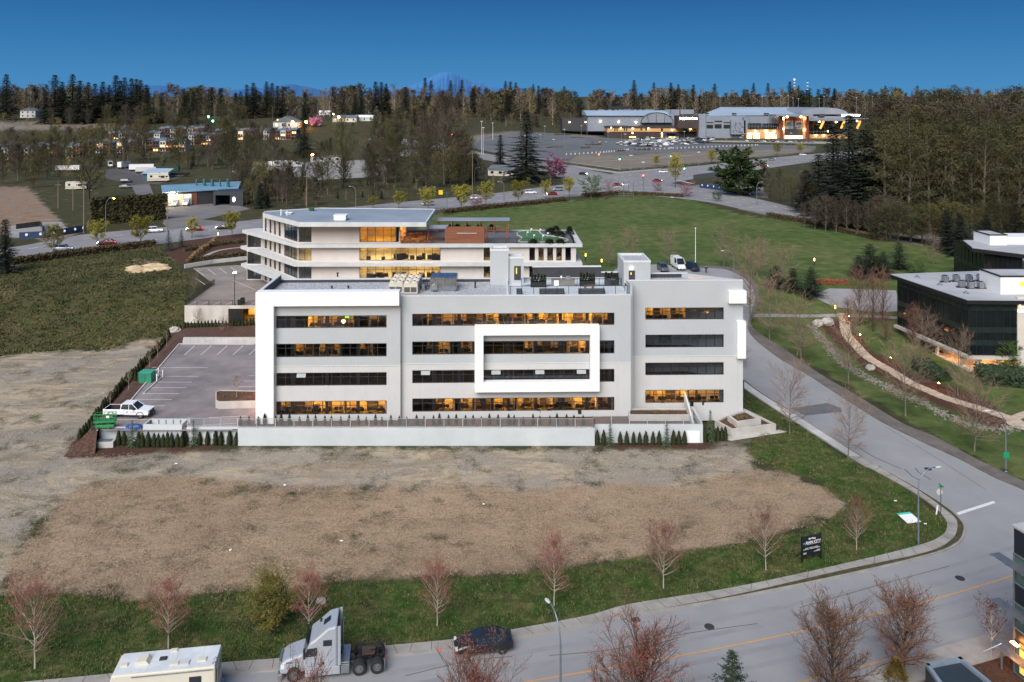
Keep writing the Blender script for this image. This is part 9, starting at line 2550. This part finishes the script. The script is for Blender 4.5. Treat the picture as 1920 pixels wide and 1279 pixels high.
# ---------------------------------------------------------------- the snowy mountain and hills far off, haze mixed into their colours
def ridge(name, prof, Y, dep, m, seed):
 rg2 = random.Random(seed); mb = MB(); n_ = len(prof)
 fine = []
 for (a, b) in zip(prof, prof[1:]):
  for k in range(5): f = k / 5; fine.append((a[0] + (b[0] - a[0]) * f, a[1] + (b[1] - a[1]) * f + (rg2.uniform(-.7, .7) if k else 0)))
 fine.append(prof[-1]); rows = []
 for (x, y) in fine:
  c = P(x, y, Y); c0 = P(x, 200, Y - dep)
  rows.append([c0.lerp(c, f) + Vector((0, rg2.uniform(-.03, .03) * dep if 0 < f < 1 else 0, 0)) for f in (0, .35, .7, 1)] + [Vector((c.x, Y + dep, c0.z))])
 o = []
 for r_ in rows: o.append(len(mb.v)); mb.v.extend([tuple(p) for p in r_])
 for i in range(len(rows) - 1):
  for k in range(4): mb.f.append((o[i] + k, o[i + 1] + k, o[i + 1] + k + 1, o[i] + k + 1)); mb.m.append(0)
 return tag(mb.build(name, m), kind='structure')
ridge("mountain", [(690, 172), (730, 166), (770, 160), (795, 152), (812, 142), (826, 136), (838, 134), (850, 137), (862, 143), (878, 150), (905, 156), (940, 162), (990, 168), (1040, 176)], 24000, 5000, mat("snow_and_blue_rock", C(40, 96, 150), C(62, 121, 175), .0004, .9, detail=8), 1)  # sky-blue distance haze put into the snow and rock colour
ridge("far_hills", [(-300, 168), (60, 172), (300, 160), (420, 170), (500, 164), (545, 158), (575, 163), (620, 172), (700, 178), (900, 182)], 16000, 4000, mat("blue_hill", C(34, 92, 146), C(40, 100, 154), .0005, .95), 2)  # hill colour pulled towards the sky, haze painted in
g = G(272, 508); mb = MB(); r2 = random.Random(5)
for (dx, dy, a_, b_) in ((-1, 0, 3.6, 2.2), (2.6, 1.5, 3.0, 1.8), (-3.5, 2.5, 2.2, 1.6), (0, 5, 3.2, 1.2)): mb.ell((dx, dy, 0), (a_, b_, .75), 14, 8, 0, .16, r2)
tag(mb.build("sand_heap", mat("pale_sand", C(168, 146, 112), C(200, 178, 142), .8, .95, .5), loc=g), "pale sand heap at the far corner of the bramble field", "sand heap")
hedge("low_hedge", "low russet hedge in front of the pale garden wall left of the stone building", g2((352, 492), (400, 486), (460, 480)), 1.4, 1.0, M_BRNHEDGE, 500, .35, 31)
hedge("low_hedge", "upper brown hedge row on the planted slope left of the stone building", g2((345, 472), (400, 462), (455, 455)), 1.6, .9, M_BRNHEDGE, 500, .35, 32)
strip("garden_path", smooth(g2((378, 484), (410, 470), (462, 463)), 5), 1.3, M_WALK, .05)
t = thing("garden_wall", "low pale wall along the edge of the parking deck garden", "wall", tuple(G(350, 500))); mb = MB()
for a, b in zip(*(lambda q: (q, q[1:]))(g2((346, 503), (400, 494), (464, 487)))): d = (b - a).normalized(); n_ = Vector((-d.y, d.x, 0)) * .15; mb.prism([(p.x, p.y) for p in (a - n_, b - n_, b + n_, a + n_)], 4.5, 5.9)
part(mb, "coping", M_WALK2, t)
for i in range(22):
 f_ = i / 21; mb = MB(); g = G(352 + 52 * f_ + r2.uniform(-4, 4), 492 - 38 * f_ + r2.uniform(-2, 2)); bush_pts(mb, (0, 0, 0), .7, 1.0, 70, r2, .35)
 tag(mb.build("grass_clump", mat("dry_grass_clump", C(128, 104, 70), C(172, 144, 104), 1, .9), loc=g), "dry tan ornamental grass clump in the diagonal drift left of the stone building", "grass clump", "ornamental grass clumps on the slope")
# ---------------------------------------------------------------- grass tufts, brambles and loose straw on the near ground
def tufts(name, polys, n_, hr, wr, m, seed, blades=4, ymin=45, lean=.5):
 r_ = np.random.default_rng(seed); V = []; k_ = 0
 xs = [p[0] for q in polys for p in q]; ys = [p[1] for q in polys for p in q]
 lo, hi = G(max(-150, min(xs)), max(ys)), G(min(1950, max(xs)), min(ys))
 Y0, Y1 = max(ymin, lo.y), hi.y
 while k_ < n_:
  Y = r_.uniform(Y0, Y1, 20000); t_ = r_.uniform(-.72, .66, 20000); X = t_ * Y
  Z = hgt(X, Y); px = 960 + F * X / Y; py = YH + F * (H - Z) / Y
  ins = np.zeros(len(X), bool)
  for q in polys: ins |= inpoly(px, py, q)
  cl = np.sin(X * .9 + np.sin(Y * .7) * 2) * np.sin(Y * 1.1 + X * .3) + r_.normal(0, .6, len(X))
  ins &= cl > -.2
  V.append(np.stack([X, Y, Z], -1)[ins]); k_ += ins.sum()
 V = np.concatenate(V)[:n_]; n_ = len(V)
 B = np.repeat(V, blades, 0) + np.concatenate([r_.normal(0, .08, (n_ * blades, 2)), np.zeros((n_ * blades, 1))], 1)
 an = r_.uniform(0, 6.283, len(B)); hh = r_.uniform(*hr, len(B)); ww = r_.uniform(*wr, len(B))
 dx, dy = np.cos(an), np.sin(an); ln_ = r_.uniform(.2, 1, len(B)) * lean
 a = B + np.stack([-dy * ww, dx * ww, np.zeros(len(B))], -1); b = B - np.stack([-dy * ww, dx * ww, np.zeros(len(B))], -1)
 c = B + np.stack([dx * hh * ln_, dy * hh * ln_, hh], -1)
 vv = np.stack([a, b, c], 1).reshape(-1, 3); me = bpy.data.meshes.new(name); N = len(B)
 me.vertices.add(3 * N); me.vertices.foreach_set('co', vv.astype(np.float32).ravel()); me.loops.add(3 * N); me.loops.foreach_set('vertex_index', np.arange(3 * N, dtype=np.int32)); me.polygons.add(N); me.polygons.foreach_set('loop_start', np.arange(0, 3 * N, 3, dtype=np.int32)); me.update(calc_edges=True)
 me.materials.append(m); o = bpy.data.objects.new(name, me); COL.objects.link(o); return tag(o, kind='stuff')
tufts("verge_grass", [Z_VERGE, Z_CORNER], 26000, (.06, .2), (.015, .04), mat("green_blades", C(36, 56, 20), C(86, 104, 50), .5, .8, c3=C(56, 80, 30)), 1)
tufts("dry_grass", [Z_VERGE, Z_CORNER], 8000, (.08, .24), (.012, .03), mat("straw_blades", C(92, 86, 54), C(142, 130, 92), .6, .9), 2)
tufts("field_stubble", [Z_BROWN], 22000, (.04, .14), (.015, .04), mat("stubble", C(104, 88, 72), C(176, 152, 128), .4, .95), 3, 3, lean=1.6)
tufts("bramble_cover", [Z_BRAMBLE], 12000, (.15, .5), (.05, .13), mat("bramble_leaves", C(58, 62, 32), C(112, 104, 66), .12, .9, c3=C(80, 80, 46)), 4, 4, lean=1.6)
tufts("loose_straw", [[(-400, 1010), (-300, 660), (0, 665), (130, 652), (300, 630), (150, 850), (1400, 842), (1440, 870), (1100, 900), (330, 886), (160, 900), (60, 990), (0, 1100)]], 9000, (.03, .08), (.02, .06), mat("straw", C(136, 122, 98), C(186, 170, 138), .3, .95), 5, 3, lean=2.5)
